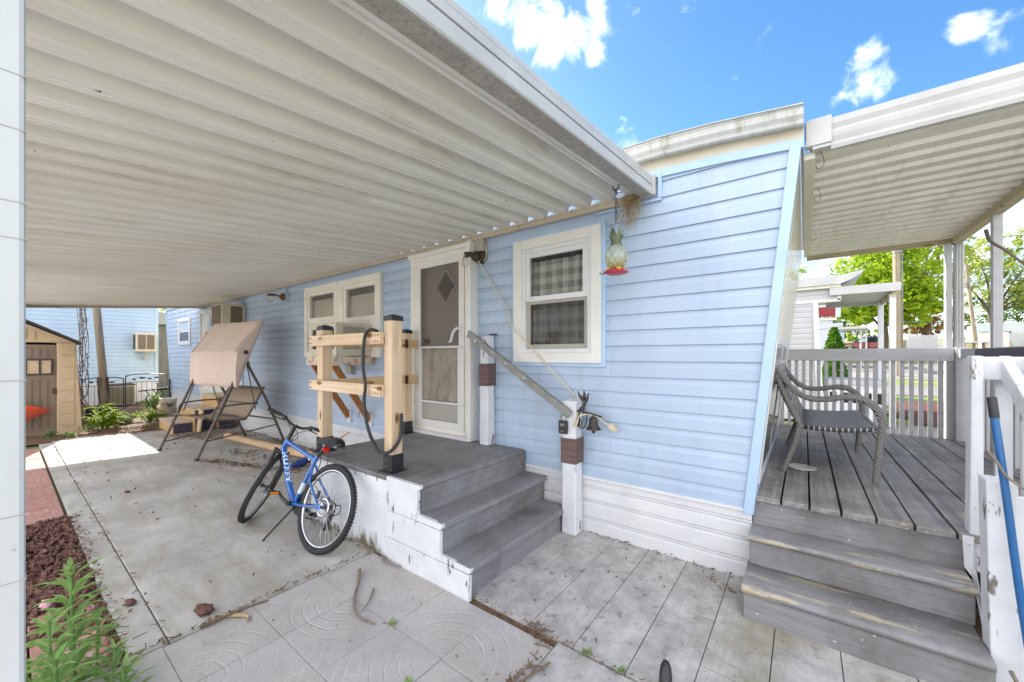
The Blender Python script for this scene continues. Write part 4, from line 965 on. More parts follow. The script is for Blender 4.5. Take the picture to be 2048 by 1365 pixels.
mb = MB(); mb.lathe([(.036, 2.158), (.038, 2.165), (.036, 2.178), (.0, 2.18)], (fc[0], 2.5, 0), 18); part('collar', mb, 'feeder_green', fd)
mb = MB()
for q in range(7):
    t = 6.283*q/7+.3; d = Vector((math.cos(t), math.sin(t), 0)); o = .9 if q % 2 else .25
    pts = [Vector((fc[0], 2.5, 2.175))+d*.022, Vector((fc[0], 2.5, 2.22))+d*(.028+.012*o), Vector((fc[0], 2.5, 2.25))+d*(.03+.04*o), Vector((fc[0], 2.5, 2.262))+d*(.03+.075*o)]
    sd = d.cross(Vector((0, 0, 1)))
    mb.grid([[p-sd*w, p+d*.003, p+sd*w] for p, w in zip(pts, (.014, .017, .012, .001))], True)
part('tin_leaves', mb, 'feeder_green', fd, fixn=False)
# bird nest straw under the beam corner
mb = MB(); rr = random.Random(8)
for k in range(150):
    x, y = -1.0+rr.gauss(0, .03), 2.795+rr.uniform(-.03, .02); z = 2.60+rr.uniform(-.04, .03)
    L = rr.uniform(.05, .24)*(1.0 if k < 110 else .4); dx = rr.gauss(-.02, .035)
    mb.tube([(x, y, z), (x+dx*.4+rr.gauss(0, .01), y-.01, z-L*.5), (x+dx+rr.gauss(0, .012), y-.015+rr.gauss(0, .01), z-L)], .0016, 3)
solo('bird_nest', mb, 'straw', 'straw bird nest spilling from the corner of the carport beam', 'bird nest')

# ------------------------------------------------------------------ bicycle
bk = thing('bicycle', 'blue mountain bike leaning right against the entry platform on its kickstand', 'bicycle', (-3.25, 1.36, 0))
BR, BYAW, BLEAN, BSTEER, BSC = (-2.80, 1.345), .099, -.326, -.785, .924
ux, uy = -math.cos(BYAW), -math.sin(BYAW); lx, ly = -uy, ux
def BW(p):
    x, y, z = [v*BSC for v in p]
    y2 = y*math.cos(BLEAN)+z*math.sin(BLEAN); z2 = z*math.cos(BLEAN)-y*math.sin(BLEAN)
    return Vector((BR[0]+ux*x+lx*y2, BR[1]+uy*x+ly*y2, z2+.006))
HB, HT = Vector((.855, 0, .68)), Vector((.818, 0, .79))
SAX = (HT-HB).normalized(); SM = Matrix.Rotation(BSTEER, 3, SAX)
def BS(p): return BW(SM @ (Vector(p)-HB)+HB)
class XB(MB):
    """builder whose finished points are mapped through a frame (bike, steered fork)"""
    def __init__(s, fn): super().__init__(); s.fn = fn
    def done(s): s.v = [s.fn(p) for p in s.v]; return s
def bpart(name, mb, m, parent, bevel=0, weld=0): return part(name, mb.done(), m, parent, bevel, weld=weld)
def wheel(fn, cx, R0=.335, rear=False):
    mb = XB(fn); n = 44
    mb.tube([(cx+math.cos(t)*(R0-.021), 0, R0+math.sin(t)*(R0-.021)) for t in [6.28318*i/n for i in range(n)]], .022, 10, True, True)
    w = bpart('wheel', mb, 'rubber', bk)
    mb = XB(fn)
    for i in range(88):
        t = 6.28318*i/88
        for s in (-1, 1):
            c = Vector((cx+math.cos(t)*(R0+.0005), s*.010, R0+math.sin(t)*(R0+.0005))); d = Vector((math.cos(t), 0, math.sin(t))); tg = Vector((-math.sin(t), 0, math.cos(t)))
            mb.bar(c-tg*.006+tg*.004*s, c+tg*.006+tg*.004*s, .013, .004, d)
    bpart('tread', mb, 'rubber', w)
    mb = XB(fn)
    rows = []
    for i in range(n+1):
        t = 6.28318*i/n; rows.append([(cx+math.cos(t)*r, y, R0+math.sin(t)*r) for r, y in ((R0-.04, -.013), (R0-.055, -.011), (R0-.062, 0), (R0-.055, .011), (R0-.04, .013), (R0-.045, 0), (R0-.04, -.013))])
    mb.grid(rows, True); bpart('rim', mb, 'steel', w)
    mb = XB(fn); rr = random.Random(2)
    for i in range(32):
        t = 6.28318*i/32; s = 1 if i % 2 else -1; t2 = t+(.9 if (i//2) % 2 else -.9)
        mb.tube([(cx+math.cos(t2)*.02, s*.028, R0+math.sin(t2)*.02), (cx+math.cos(t)*(R0-.058), 0, R0+math.sin(t)*(R0-.058))], .0012, 4)
    bpart('spokes', mb, 'steel', w)
    mb = XB(fn); mb.lathe([(.008, -.06), (.008, -.034), (.024, -.03), (.024, -.024), (.013, -.02), (.013, .02), (.024, .024), (.024, .03), (.008, .034), (.008, .06)], (cx, 0, R0), 14, (0, 1, 0)); bpart('hub', mb, 'black', w)
    mb = XB(fn)
    for a, s in ((.6, 1), (2.7, -1)):
        c = Vector((cx+math.cos(a)*.2, s*.012, R0+math.sin(a)*.2)); d = Vector((math.cos(a), 0, math.sin(a)))
        mb.bar(c-d*.035, c+d*.035, .004, .02, (0, 1, 0))
    bpart('wheel_reflector', mb, 'glass_clear', w)
    return w
wr = wheel(BW, 0, rear=True)
mb = XB(BW)
for i, (r, y) in enumerate(((.055, -.036), (.048, -.042), (.041, -.048), (.034, -.054), (.028, -.06))):
    mb.lathe([(r, y), (r, y+.002), (.012, y+.003)], (0, 0, .335), 20, (0, 1, 0))
bpart('cassette', mb, 'steel', wr)
mb = XB(BW); mb.lathe([(.08, .034), (.08, .036), (.05, .036), (.05, .034)], (0, 0, .335), 22, (0, 1, 0)); bpart('brake_disc', mb, 'steel', wr)
wf = wheel(BS, .992+.045*0+.02, .335)
# frame
BB = (.43, 0, .285); ST = (.315, 0, .665)
mb = XB(BW)
mb.tube([HB+Vector((0, 0, .0)), HT], .023, 12)
mb.tube([HB+SAX*.03, (.60, 0, .43), BB], [.024, .026, .026], 12)
mb.tube([HT-SAX*.025, ST], [.020, .018], 12)
mb.tube([BB, ST, (.30, 0, .70)], .0175, 12)
for s in (-1, 1):
    mb.tube([(.31, s*.012, .62), (.23, s*.05, .49), (0, s*.068, .335)], .0095, 8)
    mb.tube([(.41, s*.02, .285), (.32, s*.042, .295), (0, s*.068, .335)], .011, 8)
    mb.lathe([(.024, 0), (.024, .006)], (0, s*.066, .335), 10, (0, 1, 0))
mb.tube([(.265, -.035, .54), (.265, .035, .54)], .008, 8); mb.tube([(.35, -.035, .292), (.35, .035, .292)], .008, 8)
mb.lathe([(.024, -.036), (.024, .036)], BB, 14, (0, 1, 0))
fr = bpart('frame', mb, 'bike_blue', bk)
mb = XB(BW); mb.tube([BB+Vector((-.028, 0, .09)) if False else (.403, 0, .375), (.375, 0, .465)], .0182, 12); bpart('seat_tube_decal', mb, 'decal', fr)
# lettering down the down tube
cu = bpy.data.curves.new('lettering', 'FONT'); cu.body = 'HUFFY'; cu.size = .062; cu.space_character = 1.22; cu.extrude = .0006; cu.offset = .0028
to = bpy.data.objects.new('tmp_text', cu); COL.objects.link(to); bpy.context.view_layer.update()
me = bpy.data.meshes.new_from_object(to.evaluated_get(bpy.context.evaluated_depsgraph_get()))
tv = [v.co.copy() for v in me.vertices]; tf = [list(p.vertices) for p in me.polygons]
bpy.data.objects.remove(to); bpy.data.curves.remove(cu)
TA = HB+SAX*.03; p0 = Vector((.60, 0, .43)).lerp(TA, .84); p1 = Vector((.60, 0, .43)); d = (p1-p0).normalized(); upv = Vector((0, 1, 0)).cross(d)
w_ = max(v.x for v in tv)-min(v.x for v in tv); L = .325; kx = L/w_
mb = XB(BW); vs = []
for v in tv:
    a = .95+(v.y-.022)/.026*.8
    # wrap the letters on the tube's left side
    rad = .0272
    vs.append(p0+d*(v.x*kx)+upv*math.sin(a)*rad+Vector((0, 1, 0))*math.cos(a)*rad+Vector((0, v.z, 0)))
mb._add(vs, tf); bpart('lettering', mb, 'decal', fr)
# fork
mb = XB(BS); crown = HB-SAX*.02
mb.tube([crown-Vector((0, .055, 0)), crown, crown+Vector((0, .055, 0))], .02, 8)
AXF = Vector((1.012, 0, .335))
for s in (-1, 1):
    a = crown+Vector((0, s*.055, 0)); b = AXF+Vector((-.012, s*.055, 0))
    mb.tube([a+SAX*.02, a.lerp(b, .4), a.lerp(b, .42), b], [.017, .017, .022, .019], 10)
mb.tube([a.lerp(b, .36)-Vector((0, .11, 0)), a.lerp(b, .36)-Vector((-.02, .055, -.075)), a.lerp(b, .36)], .011, 8)
bpart('fork', mb, 'black', bk)
mb = XB(BS); top = HT+SAX*.12; bar_c = top+Vector((.055, 0, .015))
mb.tube([HT-SAX*.01, HT+SAX*.02, top], [.021, .019, .018], 10); mb.tube([top, bar_c], .018, 10)
mb.tube(bez([bar_c+Vector((-.07, .25, .045)), bar_c+Vector((-.035, .14, .04)), bar_c+Vector((0, .05, .003)), bar_c+Vector((0, -.05, .003)), bar_c+Vector((-.035, -.14, .04)), bar_c+Vector((-.07, -.25, .045))], 5), .0125, 10)
hbp = bpart('handlebar', mb, 'black', bk)
for s in (-1, 1):
    mb = XB(BS); g0 = bar_c+Vector((-.045, s*.165, .041)); g1 = bar_c+Vector((-.08, s*.285, .046)); mb.tube([g0, g0.lerp(g1, .1), g1], [.02, .017, .018], 10); bpart('grip', mb, 'rubber', hbp)
    mb = XB(BS); b0 = bar_c+Vector((-.03, s*.13, .04)); mb.tube([b0+Vector((0, 0, .014)), b0+Vector((.0, 0, -.035))], .017, 8)
    mb.tube(bez([b0+Vector((.02, 0, -.02)), b0+Vector((.05, s*.03, -.03)), b0+Vector((.03, s*.09, -.03)), b0+Vector((.01, s*.14, -.022))], 5), .0055, 6); bpart('brake_lever', mb, 'black', hbp)
mb = XB(BS)
for s, e in ((1, (.0, .05, -.08)), (-1, (.01, -.05, -.1))):
    b0 = bar_c+Vector((-.02, s*.12, .03)); mb.tube(bez([b0, b0+Vector((.07, -s*.03, -.03)), b0+Vector((.08, -s*.1, -.10)), HB+Vector((.04, s*.02, .02)), crown+Vector((.06, 0, -.08))], 6), .0035, 5)
mb.tube(bez([bar_c+Vector((-.02, .12, .03)), bar_c+Vector((.09, .05, .0)), bar_c+Vector((.06, -.05, -.09)), HB+Vector((-.02, .03, .06))], 6), .0035, 5)
bpart('cables', mb, 'black', hbp)
# saddle
mb = XB(BW); sc = Vector((.205, 0, .855)); rows = []
for t, w, h in ((-.145, .05, .0), (-.13, .075, .022), (-.08, .08, .026), (-.02, .058, .014), (.05, .03, .008), (.11, .022, .004), (.135, .014, -.01)):
    rows.append([sc+Vector((t, w*c, h-.05*abs(c)**2.5*(w/.08)-(.0 if abs(c) < .99 else .012))) for c in (-1, -.8, -.4, 0, .4, .8, 1)])
mb.grid(rows, True); mb.grid([[p-Vector((0, 0, .022)) for p in reversed(r)] for r in rows], True)
sdl = bpart('saddle', mb, 'leather', bk)
mb = XB(BW); mb.tube([ST, (.235, 0, .80)], .014, 10); bpart('seat_post', mb, 'black', bk)
mb = XB(BW)
for s in (-1, 1): mb.tube(bez([sc+Vector((.09, s*.008, -.028)), sc+Vector((.04, s*.022, -.052)), sc+Vector((-.05, s*.022, -.052)), sc+Vector((-.12, s*.035, -.02))], 4), .0045, 6)
mb.lathe([(.02, -.02), (.02, .02)], (.235, 0, .81), 10, (0, 1, 0)); bpart('saddle_rails', mb, 'steel', sdl)
mb = XB(BW); mb.lathe([(.03, 0), (.032, .008), (.03, .018), (.014, .03)], (.215, 0, .765), 4, (-1, 0, -.15), smooth=False); mb.tube([(.25, 0, .765), (.22, 0, .765)], .018, 8); bpart('rear_reflector', mb, 'red_plastic', bk)
# drivetrain
mb = XB(BW)
for r, y in ((.095, -.052), (.08, -.046), (.062, -.04)):
    mb.lathe([(r, y), (r+.003, y+.001), (r, y+.003), (r-.014, y+.003), (r-.014, y)], BB, 34, (0, 1, 0))
for q in range(4):
    t = q*1.5708+.4; mb.bar(Vector(BB)+Vector((0, -.05, 0)), Vector(BB)+Vector((math.cos(t)*.082, -.05, math.sin(t)*.082)), .016, .005, (0, 1, 0))
bpart('chainring', mb, 'black', bk)
ca = R(22)
for s, a in ((1, ca), (-1, ca+math.pi)):
    e = Vector(BB)+Vector((math.cos(a)*.165, s*.075, math.sin(a)*.165)); mb = XB(BW)
    mb.tube([Vector(BB)+Vector((0, s*.03, 0)), Vector(BB)+Vector((0, s*.062, 0))], .02, 10)
    mb.bar(Vector(BB)+Vector((0, s*.062, 0)), Vector(BB).lerp(e, .6)+Vector((0, s*.03, 0)), .024, .014, (0, 1, 0)); mb.bar(Vector(BB).lerp(e, .58)+Vector((0, s*.03, 0)), e, .022, .014, (0, 1, 0))
    cr = bpart('crank', mb, 'black', bk)
    mb = XB(BW); pc = e+Vector((0, s*.06, 0))
    mb.box(pc.x-.045, pc.y-.045, pc.z-.012, pc.x-.032, pc.y+.045, pc.z+.012); mb.box(pc.x+.032, pc.y-.045, pc.z-.012, pc.x+.045, pc.y+.045, pc.z+.012); mb.box(pc.x-.045, pc.y-.008, pc.z-.01, pc.x+.045, pc.y+.008, pc.z+.01); mb.box(pc.x-.045, pc.y-.048, pc.z-.012, pc.x+.045, pc.y-.038, pc.z+.012); mb.box(pc.x-.045, pc.y+.038, pc.z-.012, pc.x+.045, pc.y+.048, pc.z+.012)
    pd = bpart('pedal', mb, 'black_plastic', cr)
    mb = XB(BW); mb.box(pc.x-.051, pc.y-.035, pc.z-.009, pc.x-.044, pc.y+.035, pc.z+.009); mb.box(pc.x+.044, pc.y-.035, pc.z-.009, pc.x+.051, pc.y+.035, pc.z+.009); bpart('pedal_reflector', mb, 'amber', cr)
mb = XB(BW); mb.tube(bez([(.43, -.05, .378), (.2, -.05, .39), (0, -.05, .38), (-.045, -.05, .335), (-.01, -.05, .29), (.01, -.05, .25), (-.02, -.05, .20), (.03, -.05, .165), (.06, -.05, .2), (.25, -.05, .2), (.43, -.05, .192)], 5), .0045, 5); bpart('chain', mb, 'black', bk)
mb = XB(BW); mb.bar((0, -.07, .32), (.0, -.06, .24), .02, .03, (0, 1, 0)); mb.bar((.0, -.055, .245), (.03, -.055, .165), .02, .03, (0, 1, 0)); mb.lathe([(.024, -.056), (.024, -.046)], (.03, 0, .175), 12, (0, 1, 0)); mb.lathe([(.022, -.056), (.022, -.046)], (.0, 0, .25), 12, (0, 1, 0)); mb.tube(bez([(.0, -.075, .27), (-.06, -.085, .3), (-.05, -.085, .36), (.06, -.07, .335)], 5), .004, 5); bpart('derailleur', mb, 'black', bk)
mb = XB(BW); mb.box(.06, .045, .39, .085, .06, .45); mb.tube([(.255, .02, .55), (.25, .028, .50)], .012, 8); mb.tube([(.255, -.02, .55), (.25, -.028, .50)], .012, 8); mb.tube(bez([(.3, .01, .66), (.24, .02, .70), (.21, .02, .66), (.22, .02, .6)], 5), .004, 5); bpart('brake', mb, 'black', bk)
kf = Vector((-3.307, 1.211, .008)); ks = BW((.37, .03, .27)); mb = MB(); mb.tube([ks, ks.lerp(kf, .1), ks.lerp(kf, .95), kf+Vector((.02, -.012, 0))], [.012, .008, .0075, .007], 8); part('kickstand', mb, 'black', bk)

# ------------------------------------------------------------------ patio swing
sw = thing('patio_swing', 'tan two seat patio swing with a tilted cloth canopy', 'swing', (-7.2, 2.1, 0))
sa = R(8)
def SW(p): a, b, z = p; return Vector((-7.2+a*math.cos(sa)-b*math.sin(sa), 2.1+a*math.sin(sa)+b*math.cos(sa), z))
for s in (-1, 1):
    ap = Vector((s*.62, -.02, 1.36))
    mb = XB(SW); mb.tube([(s*.585, -.6, .012), (s*.60, -.30, .72), (s*.615, -.045, 1.33), ap], .019, 10); bpart('leg', mb, 'tube_brown', sw)
    mb = XB(SW); mb.tube(bez([(s*.60, .58, .012), (s*.60, .30, .72), (s*.61, .055, 1.22), (s*.615, .02, 1.32), ap], 6), .019, 10); bpart('leg', mb, 'tube_brown', sw)
    for b in (-.6, .58):
        mb = XB(SW); mb.lathe([(.026, 0), (.026, .03), (.02, .034)], (s*(.585 if b < 0 else .60), b, 0), 10); bpart('foot', mb, 'black_plastic', sw)
    mb = XB(SW); mb.tube([ap+Vector((0, .02, -.05)), (s*.56, .16, .60)], .008, 6); mb.tube([ap+Vector((0, -.02, -.05)), (s*.56, -.32, .56)], .008, 6); bpart('hanger', mb, 'tube_brown', sw)
    mb = XB(SW); mb.lathe([(.0, 0), (.03, .002), (.028, .012), (.012, .02), (0, .022)], (s*.703, -.05, 1.47), 14, (s, 0, 0)); bpart('canopy_knob', mb, 'black', sw)
    mb = XB(SW); mb.tube([ap, (s*.66, -.06, 1.47)], .016, 8); mb.tube([(s*.66, -.17, 1.0), (s*.66, -.155, 1.49), (s*.66, .15, 1.92)], .012, 8); mb.tube([(s*.66, -.155, 1.3), (s*.66, .0, 1.42)], .010, 8); bpart('canopy_arm', mb, 'tube_brown', sw)
mb = XB(SW); mb.tube([(-.60, .42, .42), (.60, .42, .42)], .013, 8); mb.tube([(-.59, -.55, .12), (-.595, .48, .26)], .011, 6); mb.tube([(.59, -.50, .24), (.595, .44, .33)], .011, 6); bpart('cross_brace', mb, 'tube_brown', sw)
cpoly = [(-.18, .965), (-.182, 1.2), (-.165, 1.47), (-.15, 1.505), (0, 1.72), (.14, 1.93), (.165, 1.955), (.195, 1.945), (.19, 1.90), (-.035, 1.31), (-.15, .965)]
CP = []
for (b0, z0_), (b1, z1_) in zip(cpoly[:7], cpoly[1:8]):
    for q in range(4): CP.append((lerp(b0, b1, q/4), lerp(z0_, z1_, q/4)))
CP.append(cpoly[7])
mb = XB(SW); n = 46; rr = random.Random(6)
rows = []
for i in range(n+1):
    t = i/n; a = lerp(-.70, .70, t); sag = math.sin(math.pi*t)
    rows.append([(a, b+.012*sag*math.sin(9*t+b*20)*(.5 if z < 1.45 else .2)+(.018*sag if z < 1.3 and b < -.12 else 0), z-.02*sag*(1 if 1.5 < z < 1.93 else .3)+.006*math.sin(t*15)*(z < 1.0)+.004*math.sin(23*t+7*z)*math.sin(6*t+11*b)*sag) for b, z in CP])
mb.grid(rows, True)
for s, r in ((-1, rows[0]), (1, rows[-1])):
    ring = list(r)+[(s*.70, b, z) for b, z in cpoly[8:]]; mb._add(ring, [tuple(range(len(ring)))])
cn = bpart('canopy', mb, 'fabric_tan', sw, weld=.0005); cn.data.set_sharp_from_angle(angle=R(38)); sol = cn.modifiers.new('cloth', 'SOLIDIFY'); sol.thickness = .003; sol.offset = 0; sol.use_even_offset = True
mb = XB(SW); seat = [(-.47, .545), (-.35, .50), (-.18, .475), (0, .47), (.06, .49)]
mb.grid([[(a, b, z-.012*math.sin(math.pi*(a+.5))) for b, z in seat] for a in [-.5+.1*i for i in range(11)]], True)
o = bpart('seat', mb, 'fabric_sling', sw); sol = o.modifiers.new('cloth', 'SOLIDIFY'); sol.thickness = .004
mb = XB(SW); bck = [(.06, .49), (.12, .58), (.20, .72), (.27, .85), (.31, .93)]
mb.grid([[(a, b+.01*math.sin(math.pi*(a+.5)), z) for b, z in bck] for a in [-.5+.1*i for i in range(11)]], True)
o = bpart('backrest', mb, 'fabric_sling', sw); sol = o.modifiers.new('cloth', 'SOLIDIFY'); sol.thickness = .004
mb = XB(SW)
for s in (-1, 1):
    mb.tube(bez([(s*.505, -.48, .55), (s*.505, -.35, .50), (s*.505, 0, .468), (s*.505, .06, .49), (s*.505, .2, .72), (s*.505, .315, .94)], 5), .014, 8)
    mb.tube(bez([(s*.52, -.40, .52), (s*.55, -.36, .66), (s*.555, -.20, .70), (s*.555, .14, .70), (s*.52, .2, .70)], 5), .012, 8)
mb.tube([(-.505, -.48, .55), (.505, -.48, .55)], .012, 8); mb.tube([(-.56, .18, .68), (.56, .18, .68)], .011, 8); mb.tube([(-.505, .04, .47), (.505, .04, .47)], .012, 8)
bpart('seat_frame', mb, 'tube_brown', sw)

# ------------------------------------------------------------------ things lying on the patio
mb = MB(); rr = random.Random(1)
ta, tb = Vector((-7.82, 2.31, .055)), Vector((-4.9, 2.60, .055)); mb.tube([ta, ta.lerp(tb, .5)+Vector((0, 0, -.004)), tb], .055, 18); mb.tube([ta+Vector((.02, 0, 0)), ta-Vector((.002, 0, 0))], .046, 16)
solo('cardboard_tube', mb, 'cardboard', 'long faded cardboard tube lying on the concrete behind the bike', 'tube')
br = thing('hand_broom', 'blue bristled broom lying by the platform behind the bike', 'broom', (-5.0, 2.3, 0))
mb = MB(); mb.tube([(-4.98, 2.36, .12), (-4.55, 2.62, .46)], .012, 8); part('handle', mb, 'wood_box', br)
mb = MB(); mb.bar((-5.0, 2.345, .115), (-4.88, 2.42, .19), .05, .05); part('collar', mb, 'white', br, .005)
mb = MB(); rr = random.Random(12)
for k in range(90):
    a = Vector((-5.0, 2.345, .115))+Vector((rr.gauss(0, .01), rr.gauss(0, .025), rr.gauss(0, .015))); mb.tube([a, a+Vector((-.17+rr.gauss(0, .02), -.07+rr.gauss(0, .05), -.095+rr.gauss(0, .012)))], .004, 3)
part('bristles', mb, 'blue_bristle', br)
# small black capped post standing between bike and platform
mb = MB(); mb.tube([(-3.78, 1.9, 0), (-3.78, 1.9, .40)], .03, 10); pg = solo('short_post', mb, 'galv', 'short grey post with black cap beside the platform behind the bike', 'post')
mb = MB(); mb.box(-3.83, 1.86, .395, -3.73, 1.94, .43); part('cap', mb, 'black', pg, .004)

# box steps at the rear door
bs = thing('box_steps', 'three tier plywood box steps in front of the white rear door', 'steps', (-9.6, 2.3, 0))
for k, (x0, x1, y0, y1, z1) in enumerate(((-10.07, -9.12, 1.86, 2.16, .2), (-10.0, -9.05, 2.16, 2.5, .42), (-9.95, -8.98, 2.5, 2.82, .64))):
    mb = MB(); mb.box(x0, y0, 0, x1-.006, y1-.002, z1-.024); r_ = part('riser_box', mb, 'wood_box', bs, .004)
    mb = MB(); mb.box(x0-.015, y0-.02, z1-.024, x1+.01, y1-.004, z1); part('tread', mb, 'wood_beam', bs, .004)
    mb = MB(); mb.box(x1-.006, y0+.02, .0, x1+.006, y1-.02, z1-.03); part('side_board', mb, 'navy', bs)
mb = MB(); mb.bar((-9.04, 2.2, 0), (-9.0, 2.24, .42), .3, .025, (0, 1, 0)); part('loose_board', mb, 'lumber_z', bs)
bu = thing('bucket', 'dirty white plastic bucket with a dark handle band beside the box steps', 'bucket', (-12.9, 2.55, 0))
bc = (-12.6, 2.5, 0)
mb = MB(); mb.lathe([(.13, 0), (.14, .01), (.155, .28), (.165, .285), (.165, .30), (.158, .305), (.162, .34), (.17, .345), (.168, .365), (.158, .36), (.13, .02), (0, .02)], bc, 24); part('body', mb, 'bucket', bu)
mb = MB(); mb.tube(bez([(bc[0]+.15, bc[1]-.07, .24), (bc[0]+.16, bc[1]-.0, .215), (bc[0]+.14, bc[1]+.09, .24)], 5), .008, 6); mb.box(bc[0]+.145, bc[1]-.06, .185, bc[0]+.158, bc[1]+.05, .215); part('handle', mb, 'black', bu)
mb = MB(); mb.box(-12.1, 2.55, 0, -10.4, 2.84, .2); solo('pale_block', mb, 'concrete_block', 'low pale block lying along the wall behind the bucket', 'block', bevel=.01)
# ------------------------------------------------------------------ left background
hs = thing('garden_shed', 'tan resin garden shed with a taupe door and dark roof', 'shed', (-12.1, -.1, -.05))
mb = MB()
def sh(p): return p
mb.hexa([(-11.02, .61, -.05), (-11.0, .93, -.05), (-13.2, .93, -.05), (-13.2, .61, -.05), (-11.02, .61, 1.66), (-11.0, .85, 1.66), (-13.2, .85, 1.66), (-13.2, .61, 1.66)])
mb.hexa([(-11.0, -1.13, -.05), (-11.02, -.81, -.05), (-13.2, -.81, -.05), (-13.2, -1.13, -.05), (-11.0, -1.05, 1.66), (-11.02, -.81, 1.66), (-13.2, -.81, 1.66), (-13.2, -1.05, 1.66)])
mb.prism([(-1.05, 1.662), (.85, 1.662), (-.1, 2.2)], lambda a, b, t: (t, a, b), -11.03, -13.2)
mb.box(-13.2, -.81, -.05, -13.1, .61, 1.66)
part('wall', mb, 'shed_tan', hs, .012)
mb = MB()
for k in range(9):
    y = .30-.1*k; mb.prism([(y, 1.72), (y+.06, 1.72), (y+.06, 2.13-.57*abs(y+.06+.1)-.02), (y, 2.13-.57*abs(y+.1)-.02)] if abs(y+.1) < .42 else [(y, 1.72), (y+.05, 1.72), (y+.05, 1.76), (y, 1.76)], lambda a, b, t: (t, a, b), -11.028, -11.015)
part('gable_ribs', mb, 'shed_tan', hs)
mb = MB()
for k in range(7): mb.box(-11.001, .66, .12+.22*k, -10.994, .83, .32+.22*k)
part('corner_panel', mb, 'shed_tan', hs, .004)
mb = MB(); mb.box(-11.06, -.80, -.05, -11.03, .605, 1.62); dr = part('door', mb, 'shed_brown', hs, .004)
mb = MB()
for k in range(14):
    y = -.72+.09*k
    if .27 < y+.03 < .56: mb.box(-11.03, y, .1, -11.018, y+.05, .98); mb.box(-11.03, y, 1.40, -11.018, y+.05, 1.55)
    else: mb.box(-11.03, y, .1, -11.018, y+.05, .98); mb.box(-11.03, y, 1.40, -11.018, y+.05, 1.55)
part('door_ribs', mb, 'shed_brown', dr)
mb = MB()
for a, b, c, d in ((.235, .57, 1.07, 1.10), (.235, .57, 1.335, 1.365), (.235, .265, 1.1, 1.335), (.40, .425, 1.1, 1.335), (.54, .57, 1.1, 1.335)): mb.box(-11.03, a, c, -11.005, b, d)
part('window_frame', mb, 'shingle', dr)
mb = MB(); mb.box(-11.03, .265, 1.1, -11.02, .54, 1.335); part('window_pane', mb, 'shed_tan', dr)
mb = MB(); mb.box(-11.03, .56, .72, -11.0, .60, .82); part('latch', mb, 'shingle', dr, .003)
mb = MB()
for s in (-1, 1):
    y0 = -.1; y1 = -.1+s*1.02
    mb.hexa([(-10.93, y0, 2.235), (-10.93, y1, 1.635), (-13.3, y1, 1.635), (-13.3, y0, 2.235), (-10.93, y0, 2.275), (-10.93, y1, 1.675), (-13.3, y1, 1.675), (-13.3, y0, 2.275)])
part('roof', mb, 'shingle', hs, .004)
rk = thing('leaf_rake', 'orange red plastic leaf rake leaning head down on the shed door', 'rake', (-10.8, .3, 0))
mb = MB(); tip = Vector((-10.86, .05, .62))
for k in range(15):
    t = k/14; e = Vector((-10.80, lerp(.10, .50, t), lerp(.22, .46, t))); mb.tube(bez([tip, tip.lerp(e, .6)+Vector((.02, 0, 0)), e, e+Vector((-.02, .02, -.03))], 3), .011, 5)
part('tines', mb, 'orange', rk)
mb = MB(); mb.tube([tip+Vector((0, .02, -.02)), (-10.95, -.45, 1.5)], .014, 8); part('handle', mb, 'wood_box', rk)

nb = thing('neighbour_home', 'pale blue mobile home standing across the yard behind the wooden pole', 'mobile home', (-18, .5, 0))
def rot_siding(xw, y0, y1, z0, z1, h, m, parent, name='siding'):
    mb = siding_mb(y0, y1, z0, z1, 0, h, out=.014)   # built facing -y, turned to face +x
    mb.v = [Vector((xw-v.y, v.x, v.z)) for v in mb.v]; return part(name, mb, m, parent, fixn=False)
rot_siding(-16.5, -5, 2.94, .62, 3.05, .112, 'siding_pale', nb)
mb = MB(); mb.box(-16.53, 2.93, .55, -16.46, 3.02, 3.05); part('corner_trim', mb, 'siding_pale', nb, .004)
mb = MB(); mb.box(-16.52, -5, -.05, -16.49, 2.98, .63); part('skirting', mb, 'skirt', nb)
mb = MB(); mb.box(-20, -5, -.05, -16.53, 2.9, 3.05); part('wall', mb, 'siding_pale', nb)
mb = MB(); mb.hexa([(-20.1, -5.1, 3.05), (-16.38, -5.1, 3.05), (-16.38, 3.1, 3.05), (-20.1, 3.1, 3.05), (-18.5, -5.1, 3.4), (-17.9, -5.1, 3.4), (-17.9, 3.1, 3.4), (-18.5, 3.1, 3.4)]); part('roof', mb, 'alu', nb)
ac3 = thing('air_conditioner', 'cream air conditioner with two grilles on the pale blue home across the yard', 'air conditioner', (-16.3, 2.68, 1.55))
mb = MB(); mb.box(-16.48, 2.44, 1.55, -16.10, 2.90, 2.12); part('case', mb, 'ac_body', ac3, .008)
mb = MB(); mb.box(-16.10, 2.49, 1.62, -16.085, 2.66, 2.06); mb.box(-16.10, 2.69, 1.62, -16.085, 2.86, 2.06); part('front_grille', mb, 'grille', ac3)
mb = MB(); mb.box(-16.45, 2.432, 1.62, -16.15, 2.44, 2.06); part('side_grille', mb, 'dark', ac3)
mb = MB(); mb.bar((-16.15, 2.67, 1.55), (-16.45, 2.67, 1.30), .04, .05); part('bracket', mb, 'ac_body', ac3)
hp = thing('heat_pump', 'grey louvred outdoor heat pump behind the iron fence', 'heat pump', (-15.9, 2.0, 0))
mb = MB(); mb.box(-16.25, 1.76, 0, -15.62, 2.36, .57); part('case', mb, 'vent', hp, .02)
mb = MB()
for k in range(17): z = .04+.029*k; mb.box(-15.625, 1.79, z, -15.605, 2.33, z+.016)
part('louvres', mb, 'grille', hp)
mb = MB(); mb.box(-16.26, 1.75, .57, -15.60, 2.37, .60); part('lid', mb, 'shingle', hp, .006)
